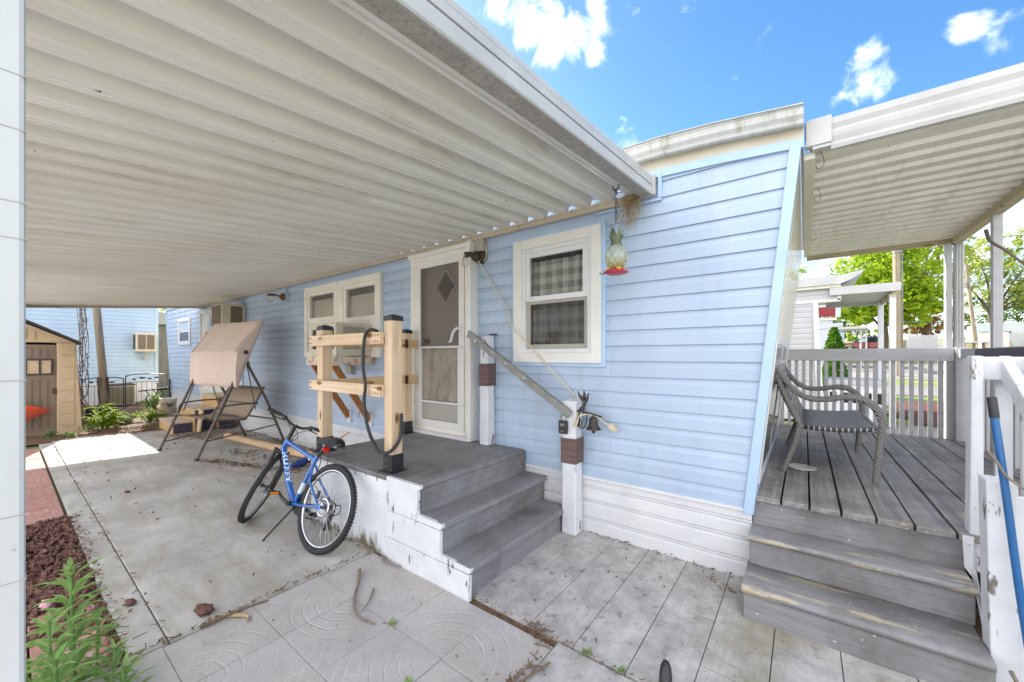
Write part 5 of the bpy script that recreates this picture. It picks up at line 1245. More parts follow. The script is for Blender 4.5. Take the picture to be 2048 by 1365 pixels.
mb = MB(); mb.tube([(-13.6, 1.55, -.1), (-13.62, 1.47, 1.2), (-13.64, 1.38, 2.6), (-13.7, 1.1, 7.2)], [.08, .076, .07, .062], 14)
up = solo('utility_pole', mb, 'wood_pole', 'weathered wooden utility pole in the yard between shed and pale blue home', 'utility pole')
mb = MB(); rr = random.Random(41)
for k in range(9):
    y = 1.16+rr.gauss(0, .035); x = -13.75+rr.gauss(0, .05); pts = [(x+rr.gauss(0, .06), y+rr.gauss(-.12, .14), .1)]
    z = .5
    while z < 5:
        pts.append((x+rr.gauss(0, .02), y+rr.gauss(0, .02)-.012*(z-1), z)); z += .35
    mb.tube(pts, .006, 4)
for k in range(300):
    z = .5+rr.random()**1.3*3.2; mb.card((-13.75+rr.gauss(0, .05), 1.15+rr.gauss(0, .045)+(rr.gauss(-.1, .12) if z < .8 else 0), z), rr.uniform(.03, .06), rr)
solo('dead_vine', mb, 'dry', 'dead brown vine hanging beside the wooden utility pole', 'vine')
mb = MB(); rr = random.Random(43)
for k in range(13):
    a = rr.uniform(0, 6.28); pts = []
    for z in (.0, .25, .45, .65, .9):
        r = .084+rr.uniform(0, .022)+(.1*(1-z) if z < .25 else 0); pts.append((-13.61+math.cos(a)*r, 1.53-.06*z+math.sin(a)*r, z)); a += rr.gauss(0, .35)
    mb.tube(bez(pts, 3), .007, 4)
solo('dead_vine', mb, 'dry', 'tangle of dry vine stems wrapped round the foot of the wooden utility pole', 'vine')
def iron_panel(label, y0, y1, z1, x=-14.5, seed=1, arch=True):
    t = thing('iron_fence', label, 'fence', (x, (y0+y1)/2, 0), group='black iron fence panels')
    mb = MB(); c = .09
    mb.tube(bez([(x, y0, 0), (x, y0, z1-c), (x, y0+.03, z1-.03), (x, y0+c, z1), (x, (y0+y1)/2, z1+.02), (x, y1-c, z1), (x, y1-.03, z1-.03), (x, y1, z1-c), (x, y1, 0)], 5), .012, 6)
    mb.tube([(x, y0, z1-.2), (x, y1, z1-.2)], .008, 6); mb.tube([(x, y0, .06), (x, y1, .06)], .008, 6); part('frame', mb, 'iron', t)
    mb = MB(); n = int((y1-y0)/.1)
    for k in range(1, n): y = lerp(y0, y1, k/n); mb.tube([(x, y, .06), (x, y, z1-.2)], .005, 5)
    part('bars', mb, 'iron', t)
    mb = MB(); rr = random.Random(seed)
    mb.tube(bez([(x, y0+.05, z1-.17), (x, lerp(y0, y1, .3), z1-.06), (x, lerp(y0, y1, .6), z1-.11), (x, y1-.06, z1-.05)], 5), .004, 4)
    for k in range(5):
        y = lerp(y0+.08, y1-.08, (k+.3)/5); mb.leaf((x+.01, y, z1-.1+rr.uniform(-.03, .03)), (0, rr.choice((1, -1)), rr.uniform(-.8, .8)), (1, 0, 0), .10, .05, .02)
    part('leaf_scrolls', mb, 'iron', t, fixn=False); return t
iron_panel('black iron fence panel with leaf scrolls in front of the heat pump', 1.22, 1.96, .84, seed=2)
iron_panel('black iron fence panel with leaf scrolls right of the heat pump', 2.0, 2.84, .9, seed=3)
iron_panel('dark wire garden fence panel behind the shovel', .72, 1.17, .84, seed=4)
t = thing('iron_railing', 'short black iron stair railing leaning by the iron fence', 'railing', (-14.0, 2.4, 0))
mb = MB(); mb.bar((-14.0, 2.17, .48), (-14.0, 2.78, .54), .03, .03); mb.bar((-14.0, 2.8, -.02), (-14.0, 2.8, .78), .035, .035); part('rail', mb, 'iron', t)
mb = MB()
for y in (2.3, 2.45, 2.6): mb.tube(bez([(-14.0, y, .50), (-14.0, y+.08, .38), (-14.0, y+.02, .28), (-14.0, y+.07, .16), (-14.0, y+.02, -.02)], 5), .012, 6)
part('scrolls', mb, 'iron', t)
t = thing('snow_shovel', 'black snow shovel with a wooden handle lying by the shed corner', 'shovel', (-12.6, 1.2, 0))
mb = MB(); mb.tube([(-13.0, .93, .62), (-12.7, 1.16, .24)], .018, 8); part('handle', mb, 'wood_brown', t)
mb = MB(); mb.tube([(-12.7, 1.16, .24), (-12.62, 1.22, .12)], .024, 8); part('collar', mb, 'galv', t)
mb = MB(); c = Vector((-12.62, 1.36, .12)); rows = []
for i in range(7):
    a = lerp(-.25, .25, i/6); rows.append([c+Vector((.1*math.cos(b*1.2)-.04, a, .12*math.sin(b*1.2)+.02)) for b in [-1+.4*k for k in range(6)]])
mb.grid(rows, True); o = part('blade', mb, 'black', t, fixn=False); s_ = o.modifiers.new('thick', 'SOLIDIFY'); s_.thickness = .012
mb = MB(); mb.bar((-12.5, .96, -.02), (-12.75, .92, .72), .18, .02, (0, 1, 0)); mb.bar((-12.35, 1.0, -.02), (-12.6, .96, .5), .1, .02, (0, 1, 0)); solo('leaning_board', mb, 'wood_beam', 'pale old boards leaning on the side of the tan shed', 'board')
def bush(name, c, h, w, m, label, n=26, L=.17, seed=1, cat='plant', grp=None):
    t = thing(name, label, cat, c, group=grp); rr = random.Random(seed); ms, ml = MB(), MB(); c = Vector(c)
    for k in range(n):
        a = rr.uniform(0, 6.283); r = w*math.sqrt(rr.random())*.5; hh = h*(1-.5*(2*r/w)**2)*rr.uniform(.6, 1)
        top = c+Vector((math.cos(a)*r, math.sin(a)*r, hh)); base = c+Vector((math.cos(a)*r*.25, math.sin(a)*r*.25, 0)); mid = base.lerp(top, .5)+Vector((0, 0, .05))
        ms.tube(bez([base, mid, top], 3), [.006]*7, 4)
        for q in range(rr.randint(6, 9)):
            f = rr.uniform(.35, 1); p = base.lerp(top, f); b = rr.uniform(0, 6.283)
            ml.leaf(p, (math.cos(b), math.sin(b), rr.uniform(.0, .9)), (0, 0, 1), L*rr.uniform(.6, 1.15), L*.34, .25)
    part('stems', ms, m, t); part('leaves', ml, m, t, fixn=False); return t
bush('pokeweed', (-10.95, 1.2, -.03), .52, .6, 'leaf_yellow', 'bright yellow green leafy weed by the shed corner', 20, .2, 3)
bush('leafy_weed', (-11.6, 1.98, -.03), .32, .62, 'leaf_yellow', 'low sunlit leafy weed beside the box steps', 26, .12, 5)
bush('leafy_weed', (-11.6, 1.55, -.03), .25, .5, 'leaf_weed', 'low shaded green weed between the pokeweed and the sunlit weed', 12, .1, 6)
bush('leafy_weed', (-14.2, 2.5, -.03), .5, .5, 'leaf_weed', 'green weeds growing behind the iron stair railing', 20, .12, 7)
bush('leafy_weed', (-10.9, .98, -.03), .14, .3, 'leaf_weed', 'small green weed at the foot of the shed corner', 9, .09, 8)
bush('leafy_weed', (-10.45, .50, -.03), .2, .16, 'leaf_weed', 'small upright weed in front of the shed door', 6, .09, 9)
bush('leafy_weed', (-10.3, .72, -.03), .13, .2, 'leaf_weed', 'tiny weed on the slab edge right of the shed door', 6, .08, 10)
th = thing('tan_home', 'tan sided home glimpsed in the gap between the two blue homes', 'mobile home', (-24, 5, 0))
rot_siding(-22, 2.5, 8, 0, 2.75, .16, 'siding_tan', th)
mb = MB(); mb.box(-26, 2.5, 0, -22.03, 8, 2.75); part('wall', mb, 'siding_tan', th)
mb = MB(); mb.box(-26.2, 2.3, 2.75, -21.8, 8.2, 3.3); part('roof', mb, 'vent', th, .02)

# ------------------------------------------------------------------ litter on the ground
mb = MB(); rr = random.Random(77)
def litter(n, fx, fy, L0, L1):
    for k in range(n):
        x, y = fx(), fy(); a = rr.uniform(0, 3.14); L = rr.uniform(L0, L1)
        p = Vector((x, y, .004+rr.uniform(0, .012))); mb.card(p, L, rr) if rr.random() < .6 else mb.tube([p, p+Vector((math.cos(a)*L, math.sin(a)*L, rr.uniform(0, .008)))], .0022, 3)
def streak(x0, y0, x1, y1, w, n, L0=.02, L1=.07):
    for k in range(n):
        t = rr.random(); x = lerp(x0, x1, t)+rr.gauss(0, w*.6); y = lerp(y0, y1, t)+rr.gauss(0, w)
        a = math.atan2(y1-y0, x1-x0)+rr.gauss(0, .8); L = rr.uniform(L0, L1); p = Vector((x, y, .004+rr.uniform(0, .012)))
        if rr.random() < .5: mb.tube([p, p+Vector((math.cos(a)*L, math.sin(a)*L, rr.uniform(0, .01)))], .0028, 3)
        else: mb.card(p+Vector((0, 0, .006)), L*.6, rr)
streak(-6.45, 1.66, -4.9, 2.2, .05, 420); streak(-6.9, 2.05, -5.2, 2.45, .10, 300); streak(-7.3, 2.75, -3.6, 2.78, .05, 400); streak(-9.0, 1.95, -8.0, 2.2, .15, 420); streak(-9.0, 2.3, -7.6, 2.75, .14, 300)
streak(-10.0, .62, -9.75, 2.1, .1, 420); streak(-10.6, 1.0, -10.2, 2.2, .25, 500, .03, .1); streak(-3.45, 1.6, -2.45, 1.6, .015, 60)
streak(-2.52, .3, -2.5, 1.66, .015, 110, .015, .05); streak(-9.6, .49, -2.6, .49, .012, 160, .015, .04); streak(-5.2, .36, -2.6, .35, .03, 240, .015, .06)
for k in range(170):
    x = rr.uniform(-9.5, -2.5); y = rr.uniform(.6, 2.7); mb.card((x, y, .006), rr.uniform(.01, .035), rr)
for k in range(150):
    x = rr.uniform(-2.4, .2); y = rr.uniform(.5, 2.8); mb.card((x, y, .008), rr.uniform(.006, .022), rr)
streak(-1.66, 1.675, .3, 1.675, .008, 170, .006, .025); streak(-1.15, 1.66, -1.0, 1.6, .02, 80, .01, .04); streak(-1.4, 2.83, -.3, 2.83, .008, 90, .006, .025); streak(-1.03, 1.05, -.99, 1.5, .016, 110, .01, .06); streak(-1.2, 1.12, -1.0, 1.25, .04, 50, .01, .035); streak(-.5, 2.72, -.33, 2.62, .03, 30, .01, .03)
solo('leaf_litter', mb, 'leaf_dry', 'dry leaves, needles and bits of twig scattered over the patio', 'leaf litter', kind='stuff', fixn=False, org=(0, 0, 0))
def twig(pts, r, label, m='grey_twig', grp='fallen twigs on the paving', name='twig'):
    mb = MB(); q = bez(pts, 5); mb.tube(q, [r*(1-.6*i/len(q)) for i in range(len(q))], 6); solo(name, mb, m, label, 'twig', grp)
twig([(-2.33, 1.42, .012), (-2.2, 1.33, .014), (-2.06, 1.22, .012), (-1.93, 1.16, .012), (-1.80, 1.18, .01)], .011, 'thick curved twig lying on the fan pavers below the white step side')
twig([(-2.08, 1.36, .008), (-1.99, 1.27, .01), (-1.95, 1.20, .008)], .006, 'short thin twig beside the thick curved twig on the pavers')
twig([(-2.36, 1.61, .01), (-2.25, 1.585, .014), (-2.15, 1.61, .01)], .01, 'bent grey twig against the bottom of the white step side')
twig([(-1.18, 1.12, .01), (-1.08, 1.24, .012), (-.985, 1.34, .01)], .007, 'straight grey twig on the pavers near the bottom edge of the view')
twig([(-2.50, .62, .01), (-2.46, .78, .03), (-2.44, .92, .02)], .009, 'dark forked twig on the joint between slab and pavers', 'dry')
twig([(-1.12, .98, .01), (-1.04, 1.13, .014), (-.99, 1.30, .012), (-.93, 1.52, .01)], .010, 'long brown twig along the paver joint by the grey planks', 'dry')
twig([(-2.52, .72, .012), (-2.40, .80, .014), (-2.36, .78, .01)], .014, 'pale knobbly twig end on the left fan paver', 'straw')
for k, (x, y, r, lb) in enumerate(((-2.64, .67, .035, 'largest loose lava rock on the slab near the pavers'), (-3.07, .44, .022, 'loose lava rock on the slab edge strip'), (-5.6, .78, .018, 'small loose lava rock far out on the slab'))):
    mb = MB(); mb.blob((x, y, r*.6), r, (1.3, 1, .75), .4, 9, random.Random(50+k)); mb.blob((x+r*.7, y+r*.5, r*.6), r*.7, (1, 1.1, .9), .4, 8, random.Random(60+k)); solo('lava_rock', mb, 'lava', lb, 'rock', 'loose lava rocks on the slab')
mb = MB(); mb.blob((-3.4, .15, .02), .035, (1.2, .8, .7), .3, 8); solo('petal', mb, mat('pink petal', S(222, 168, 178), bump=0), 'pale pink petal lying on the lava rock', 'petal')
# tall weed in the near corner
fw = thing('tall_weed', 'tall green weed with lance shaped leaves beside the near white post', 'plant', (-2.3, .16, 0)); rr = random.Random(91); ms, ml = MB(), MB()
for (x, y, h, n_) in ((-2.42, .185, .56, 60), (-2.2, .12, .34, 36), (-2.3, .27, .24, 20), (-2.05, .17, .2, 20), (-2.1, .24, .14, 14), (-2.36, .05, .3, 24), (-2.5, .25, .3, 24), (-2.15, .3, .2, 20), (-2.3, .12, .44, 40)):
    base = Vector((x, y, -.03)); top = base+Vector((rr.uniform(-.03, .03), rr.uniform(-.02, .02), h)); ms.tube(bez([base, base.lerp(top, .5)+Vector((.01, 0, 0)), top], 4), .006, 6)
    for k in range(n_):
        f = .1+.9*k/(n_-1); p = base.lerp(top, f); a = k*2.4+rr.uniform(-.3, .3); L = (.155 if h > .3 else .12)*(1-.62*abs(f-.45)**1.2)*rr.uniform(.8, 1.15)
        ml.leaf(p, (math.cos(a), math.sin(a), .25+.75*f*f+rr.uniform(-.1, .2)), (0, 0, 1), L*(.5 if f > .92 else 1), L*.17, .22)
part('stems', ms, 'leaf_weed', fw); part('leaves', ml, 'leaf_weed', fw, fixn=False)
mb = MB(); rr = random.Random(5)
for (x, y) in ((-.83, 1.675), (-.66, 1.68), (-1.735, 1.245), (-1.36, 1.06)):
    for k in range(14): a = rr.uniform(0, 6.28); mb.leaf((x+rr.gauss(0, .012), y+rr.gauss(0, .008), 0), (math.cos(a), math.sin(a), .8), (0, 0, 1), rr.uniform(.015, .035), .01, .2)
solo('joint_weeds', mb, 'leaf_weed', 'tiny green weeds sprouting from the paving joints', 'weeds', kind='stuff', fixn=False)
mb = MB(); mb.lathe([(.0, .075), (.012, .07), (.022, .05), (.026, .02), (.026, -.02)], (-.475, 1.725, .02), 14, (-.1, .45, .8)); solo('rubber_tip', mb, 'black', 'dark rounded rubber tip resting on the grey planks at the bottom edge', 'foot')

# ------------------------------------------------------------------ right deck
dk = thing('front_deck', 'weathered grey wooden deck with worn steps and picket railing', 'deck', (.5, 4.2, 0))
ed = [-.258, -.111, .027, .170, .315, .462, .610, .762, .925, 1.075, 1.225, 1.36]
mb = MB(); rr = random.Random(9)
for a, b in zip(ed[:-1], ed[1:]):
    z = .54+rr.uniform(-.003, .003); e = rr.uniform(-.012, .006)
    mb.hexa([(a+.005, 2.868+e, .505), (b-.005, 2.868+e, .505), (b+.001, 6.06, .505), (a+.011, 6.06, .505), (a+.005, 2.868+e, z), (b-.005, 2.868+e, z+.001), (b+.001, 6.06, z), (a+.011, 6.06, z)])
part('deck_boards', mb, 'deck_y', dk, .004)
mb = MB(); mb.box(-.258, 2.885, .355, 1.36, 2.91, .503); part('riser', mb, 'riser_x', dk, .003)
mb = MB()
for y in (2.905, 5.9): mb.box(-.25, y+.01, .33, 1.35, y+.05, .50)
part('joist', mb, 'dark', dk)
nos = [(-.0, .0), (.03, .0), (.03, .0)]
def tread(x0, x1, ya, yb, z, seed):
    rr = random.Random(seed); mb = MB(); n = 26; rows = []
    for i in range(n+1):
        x = lerp(x0, x1, i/n); c = rr.uniform(-.004, .004)
        rows.append([(x, yb, z-.038), (x, yb, z), (x, (ya+yb)/2, z-.003), (x, ya+.02, z-.001), (x, ya+.004+c, z-.008), (x, ya+c, z-.02), (x, ya+.006, z-.038), (x, yb, z-.038)])
    mb.grid(rows, True); mb._add(rows[0][:-1], [tuple(range(7))]); mb._add(rows[-1][:-1], [tuple(range(7))]); return mb
part('tread', tread(-.262, .632, 2.672, 2.975, .362, 1), 'deck_x', dk)
mb = MB(); mb.box(-.26, 2.70, .178, .63, 2.725, .325); part('riser', mb, 'riser_x', dk, .003)
part('tread', tread(-.268, .618, 2.405, 2.72, .182, 2), 'deck_x', dk)
mb = MB(); mb.box(-.262, 2.428, -.06, .622, 2.452, .144); part('riser', mb, 'riser_x', dk, .003)
mb = MB(); mb.prism([(.625, .535), (.663, .535), (.663, .40), (.672, .36), (.680, .12), (.665, .12), (.655, .34), (.632, .38)], lambda a, b, t: (a, t-.55*max(0, .36-b), b), 2.862, 2.872)
mb.lathe([(.007, 0), (.006, .004), (0, .005)], (.645, 2.86, .50), 8, (0, -1, 0)); part('edge_strip', mb, 'white', dk)
def railing(name, label):
    e = bpy.data.objects.new(name, None); COL.objects.link(e); e.parent = dk; ORG[e] = ORG[dk]; return e
mb = MB(); mb.box(-.262, 5.985, 1.36, 1.255, 6.023, 1.502); br_ = part('back_rail', mb, 'rail_grey', dk, .004)
for k in range(-3, 18):
    x = k*.0727+.0
    mb = MB(); mb.box(x-.018, 6.024, .46+.01*(k % 3), x+.018, 6.058, 1.47); part('picket', mb, 'rail_grey', br_, .003)
mb = MB(); mb.box(1.258, 5.96, .44, 1.335, 6.04, 1.507); part('corner_post', mb, 'rail_grey', dk, .004)
mb = MB(); mb.box(1.275, 2.99, 1.40, 1.315, 5.958, 1.49); sr_ = part('side_rail', mb, 'rail_grey', dk, .004)
for k in range(24):
    y = 3.15+k*.118; mb = MB(); mb.box(1.318, y-.018, .46, 1.35, y+.018, 1.45); part('picket', mb, 'rail_grey', sr_, .003)
mb = MB(); mb.box(1.21, 3.1, 1.495, 1.345, 5.27, 1.525) if False else mb.hexa([(1.225, 3.1, 1.41), (1.25, 3.1, 1.41), (1.25, 5.27, 1.42), (1.225, 5.27, 1.42), (1.225, 3.1, 1.475), (1.25, 3.1, 1.475), (1.25, 5.27, 1.483), (1.225, 5.27, 1.483)]); part('slate_board', mb, 'slate', sr_, .003, label='dark slate coloured board on the side rail')
mb = MB(); mb.hexa([(.652, 2.88, .36), (.70, 2.88, .36), (.70, 2.965, .36), (.652, 2.965, .36), (.660, 2.88, 1.42), (.700, 2.88, 1.42), (.700, 2.965, 1.42), (.660, 2.965, 1.42)]); part('newel_post', mb, 'white_peel', dk, .008)
mb = MB(); mb.box(.703, 2.93, 1.30, 1.36, 2.968, 1.415); part('front_rail', mb, 'white_peel', dk, .005)
mb = MB(); mb.box(.758, 2.972, .545, .815, 2.998, 1.40); part('peeling_board', mb, 'white_peel', dk, .004, label='white board with badly peeling paint')
mb = MB(); mb.box(.845, 2.86, .42, .935, 2.926, 1.415); part('newel_post', mb, 'white_peel', dk, .008)
mb = MB(); mb.bar((.785, 2.985, 1.385), (.785, 1.95, .695), .04, .088, (0, 0, 1)); part('stair_rail', mb, 'white_peel', dk, .006)
mb = MB(); mb.box(.768, 2.70, .3, .80, 2.735, 1.13); part('stair_baluster', mb, 'white', dk, .004)
mb = MB(); mb.hexa([(.628, 2.50, -.03), (.70, 2.50, -.03), (.70, 2.60, -.03), (.628, 2.60, -.03), (.612, 2.50, .90), (.70, 2.50, .90), (.70, 2.60, .90), (.612, 2.60, .90)]); part('low_post', mb, 'white_peel', dk, .006)
mb = MB(); mb.box(.70, 2.52, -.03, .80, 2.545, .84); mb.box(.804, 2.5, -.03, .90, 2.525, .80); part('side_boards', mb, 'white_peel', dk, .004)
flat('mulch_gap', 'mulch', -.3, 1.7, 3, 6.15, -.029)
mb = MB(); mb.box(-.25, 6.06, -.02, 1.36, 6.075, .49); part('deck_light_stop', mb, 'rail_grey', dk); mb = MB(); mb.box(1.345, 2.95, -.02, 1.36, 6.06, .49); part('deck_light_stop', mb, 'rail_grey', dk)  # panels added to keep light out of the gaps between deck boards
bp = thing('broom_handle', 'blue broom handle with black grip leaning on the white stair post', 'broom', (.70, 2.45, 0))
mb = MB(); mb.tube(bez([(.626, 2.462, 1.165), (.655, 2.455, .85), (.685, 2.45, .5), (.735, 2.44, .0)], 6), .0122, 12); part('pole', mb, 'blue_pole', bp)
mb = MB(); mb.tube([(.626, 2.462, 1.165), (.619, 2.464, 1.245), (.6185, 2.464, 1.25)], [.0145, .0145, .011], 12); part('grip', mb, 'black_plastic', bp)
twig([(.600, 2.44, 1.03), (.625, 2.435, .99), (.65, 2.43, .935), (.70, 2.42, .89), (.80, 2.40, .83), (1.0, 2.3, .5), (1.1, 2.25, 0)], .006, 'thin bare twig poking across the blue broom handle', grp='bare twigs by the stair post')
twig([(.66, 2.43, .16), (.70, 2.42, .06), (.74, 2.40, -.02)], .008, 'dead twig on the ground at the foot of the white stair post', grp='bare twigs by the stair post')
twig([(.592, 2.42, 1.935), (.600, 2.42, 1.895), (.612, 2.42, 1.875), (.645, 2.42, 1.84), (.69, 2.42, 1.78), (.9, 2.4, 1.5), (1.25, 2.35, .8), (1.4, 2.3, 0)], .0065, 'long bare branch reaching in below the porch roof', 'bark', grp='bare twigs by the stair post', name='branch')
mb = MB(); mb.lathe([(.0, .006), (.075, .005), (.088, .010), (.094, .012), (.094, .007), (.08, .0), (0, 0)], (-.015, 3.775, .542), 30); solo('plastic_lid', mb, 'bucket', 'round white plastic lid lying on the deck by the wicker loveseat', 'lid')

# wicker loveseat
lv = thing('wicker_loveseat', 'grey wicker loveseat with curved arms on the deck', 'loveseat', (.1, 4.15, .54))
for yy in (3.6, 4.72):
    mb = MB(); mb.tube(bez([(-.185, yy, 1.40), (-.165, yy, 1.32), (-.075, yy, 1.18), (.02, yy, 1.11), (.12, yy, 1.105), (.25, yy, 1.128), (.34, yy, 1.11), (.405, yy, 1.04), (.425, yy, .94), (.412, yy, .80), (.392, yy, .55)], 6), [.021]*30+[.0245]*15+[.021]*16, 12); part('arm', mb, 'wicker', lv)
    mb = MB(); mb.tube(bez([(-.19, yy, 1.40), (-.17, yy, 1.28), (-.10, yy, 1.08), (-.03, yy, .92), (-.028, yy, .88), (-.07, yy, .72), (-.125, yy, .545)], 6), .021, 12); part('leg', mb, 'wicker', lv)
mb = MB(); rows = []
for i in range(13):
    y = lerp(3.61, 4.71, i/12); d = .012*math.sin(math.pi*i/12); rows.append([(x, y, z-d) for x, z in ((-.03, .905), (.1, .90), (.25, .905), (.36, .922), (.40, .92), (.412, .90))])
mb.grid(rows, True); o = part('seat', mb, 'weave', lv); s_ = o.modifiers.new('t', 'SOLIDIFY'); s_.thickness = .03; s_.offset = -1
mb = MB(); rows = []
for i in range(13):
    y = lerp(3.615, 4.705, i/12); rows.append([(x, y, z+.02*math.sin(math.pi*i/12)*(z > 1.3)) for x, z in ((-.03, .91), (-.10, 1.08), (-.165, 1.27), (-.19, 1.385))])
mb.grid(rows, True); o = part('backrest', mb, 'weave', lv); s_ = o.modifiers.new('t', 'SOLIDIFY'); s_.thickness = .025
mb = MB(); mb.tube([(-.19, 3.6, 1.40), (-.192, 3.9, 1.412), (-.192, 4.16, 1.42), (-.192, 4.45, 1.412), (-.19, 4.72, 1.40)], .023, 10); mb.tube([(.408, 3.6, .895), (.408, 4.72, .895)], .022, 10); mb.tube([(-.03, 3.6, .9), (-.03, 4.72, .9)], .018, 8); part('frame_rail', mb, 'wicker', lv)

# sliding window low in the slanted end wall
def endbox(ya, yb, za, zb, d0, d1):
    return MB().hexa([(RX(za)+d0, ya, za), (RX(za)+d1, ya, za), (RX(za)+d1, yb, za), (RX(za)+d0, yb, za), (RX(zb)+d0, ya, zb), (RX(zb)+d1, ya, zb), (RX(zb)+d1, yb, zb), (RX(zb)+d0, yb, zb)])
ew = part('window', endbox(3.05, 3.10, .62, 1.5, .003, .012), 'offwhite', home, .003, label='white framed window low in the slanted end wall')
for a in ((3.05, 5.0, .56, .62), (3.05, 5.0, 1.5, 1.56), (4.93, 5.0, .62, 1.5), (3.98, 4.04, .62, 1.5)): part('frame', endbox(*a, .003, .012), 'white', ew)
part('pane', endbox(3.10, 4.93, .62, 1.5, .003, .008), 'car_glass', ew)
part('lower_siding', endbox(2.9, 6.28, .41, .55, .0065, .014), 'siding', home)
# ------------------------------------------------------------------ ground rising beyond the deck
GS = .036
def gz(y): return GS*max(0, y-11)
def slope(name, m, x0, y0, x1, y1, dz, kx=0.):
    mb = MB(); n = max(1, int((y1-y0)/6)); rows = []
    for j in range(n+1):
        y = lerp(y0, y1, j/n); rows.append([(lerp(x0+kx*(y-y0), x1+kx*(y-y0), i/8), y, gz(y)+dz) for i in range(9)])
    mb.grid(rows); return setp(part(name, mb, m, org=(0, 0, 0)), kind='structure')
slope('terrain', 'lawn', -150, 11, 260, 330, -.05)
slope('lawn_shade_strip', 'asphalt', .5, 17, 40, 20.6, -.03)  # grey strip standing in for a band of shade on the lawn
slope('gravel_verge', 'gravel', 1.5, 23.5, 60, 27.5, -.035)
slope('gravel_road', 'asphalt', -40, 27.5, 90, 36, -.028)  # gravel in a darker tone than the verge, painted as shaded
slope('gravel_yard', 'gravel', 12, 42, 70, 62, -.03)
slope('gravel_lane', 'gravel', 8.5, 62, 13.5, 170, -.02, .19)

# next home with its porch
g = thing('grey_home', 'grey sided mobile home with white trim and a white porch beyond the deck', 'mobile home', (-3, 11.5, 0))
part('siding', siding_mb(-9, .235, .5, 2.86, 10.7, .118), 'siding_grey', g, fixn=False)
mb = MB(); mb.hexa([(.23, 10.66, 0), (.36, 10.66, 0), (.36, 10.75, 0), (.23, 10.75, 0), (.155, 10.66, 2.6), (.245, 10.66, 2.6), (.245, 10.75, 2.6), (.155, 10.75, 2.6)]); part('corner_trim', mb, 'white', g, .006)
mb = MB(); mb.box(-9, 10.67, 2.57, .62, 10.72, 2.63); mb.box(.57, 10.67, 2.6, .63, 10.72, 2.9); part('trim_band', mb, 'white', g)
part('gable_siding', siding_mb(.2, .57, 2.62, 2.86, 10.7, .118), 'siding_grey', g, fixn=False)
mb = MB(); mb.box(-9, 10.74, 0, .22, 14, 2.9); part('wall', mb, 'siding_grey', g)
mb = MB(); mb.prism([(-9, 2.86), (.62, 2.86), (.62, 2.92), (-9, 2.92)], lambda a, b, t: (a, t, b), 10.6, 14.1); part('soffit', mb, 'cream', g)
mb = MB(); mb.prism([(-9, 2.92), (.6, 2.92), (.78, 3.0), (.96, 3.12), (.96, 3.18), (.7, 3.12), (.5, 3.1), (-9, 3.06)], lambda a, b, t: (a, t, b), 10.55, 14.15); part('roof', mb, 'alu', g)
mb = MB(); mb.prism([(.55, 2.86), (.62, 2.9), (.93, 3.1), (.6, 3.08)], lambda a, b, t: (a, t, b), 10.62, 10.66); part('roof_end', mb, 'slate', g)
mb = MB(); mb.box(-9, 10.68, 0, .3, 10.72, .52); part('skirting', mb, 'skirt', g)
p = thing('grey_home_porch', 'white roofed porch on slim posts beside the grey sided home', 'porch', (.95, 11.5, 0))
mb = MB(); mb.box(.44, 10.6, 2.70, 1.52, 10.66, 2.87); part('fascia', mb, 'alu', p, .004); mb = MB(); mb.box(.44, 12.3, 2.6, 1.52, 12.36, 2.72); part('back_beam', mb, 'alu', p, .004)
mb = MB(); mb.hexa([(.44, 10.66, 2.74), (1.5, 10.66, 2.74), (1.5, 12.3, 2.66), (.44, 12.3, 2.66), (.44, 10.66, 2.86), (1.5, 10.66, 2.86), (1.5, 12.3, 2.72), (.44, 12.3, 2.72)]); part('roof_panel', mb, 'alu', p)
mb = MB(); mb.box(1.4, 10.7, 2.6, 1.46, 12.3, 2.7); part('side_beam', mb, 'wood_beam', p)
for x, y in ((1.37, 10.72), (1.37, 12.2)):
    mb = MB(); mb.box(x, y, -.02, x+.095, y+.095, 2.66); part('post', mb, 'white', p, .006)
mb = MB(); mb.box(.38, 10.8, .80, 1.36, 12.3, .9); part('floor', mb, 'rail_grey', p, .006)
mb = MB(); mb.box(.38, 10.82, -.02, 1.32, 10.86, .42); mb.box(.38, 10.82, .64, 1.32, 10.86, .80)
for k in range(6): mb.box(.38+.185*k, 10.815, .42, .45+.185*k, 10.86, .64)
part('base_panel', mb, 'white', p)
mb = MB(); mb.box(.4, 10.9, .0, 1.3, 10.92, .8); part('base_shadow_board', mb, 'dark_brown', p)
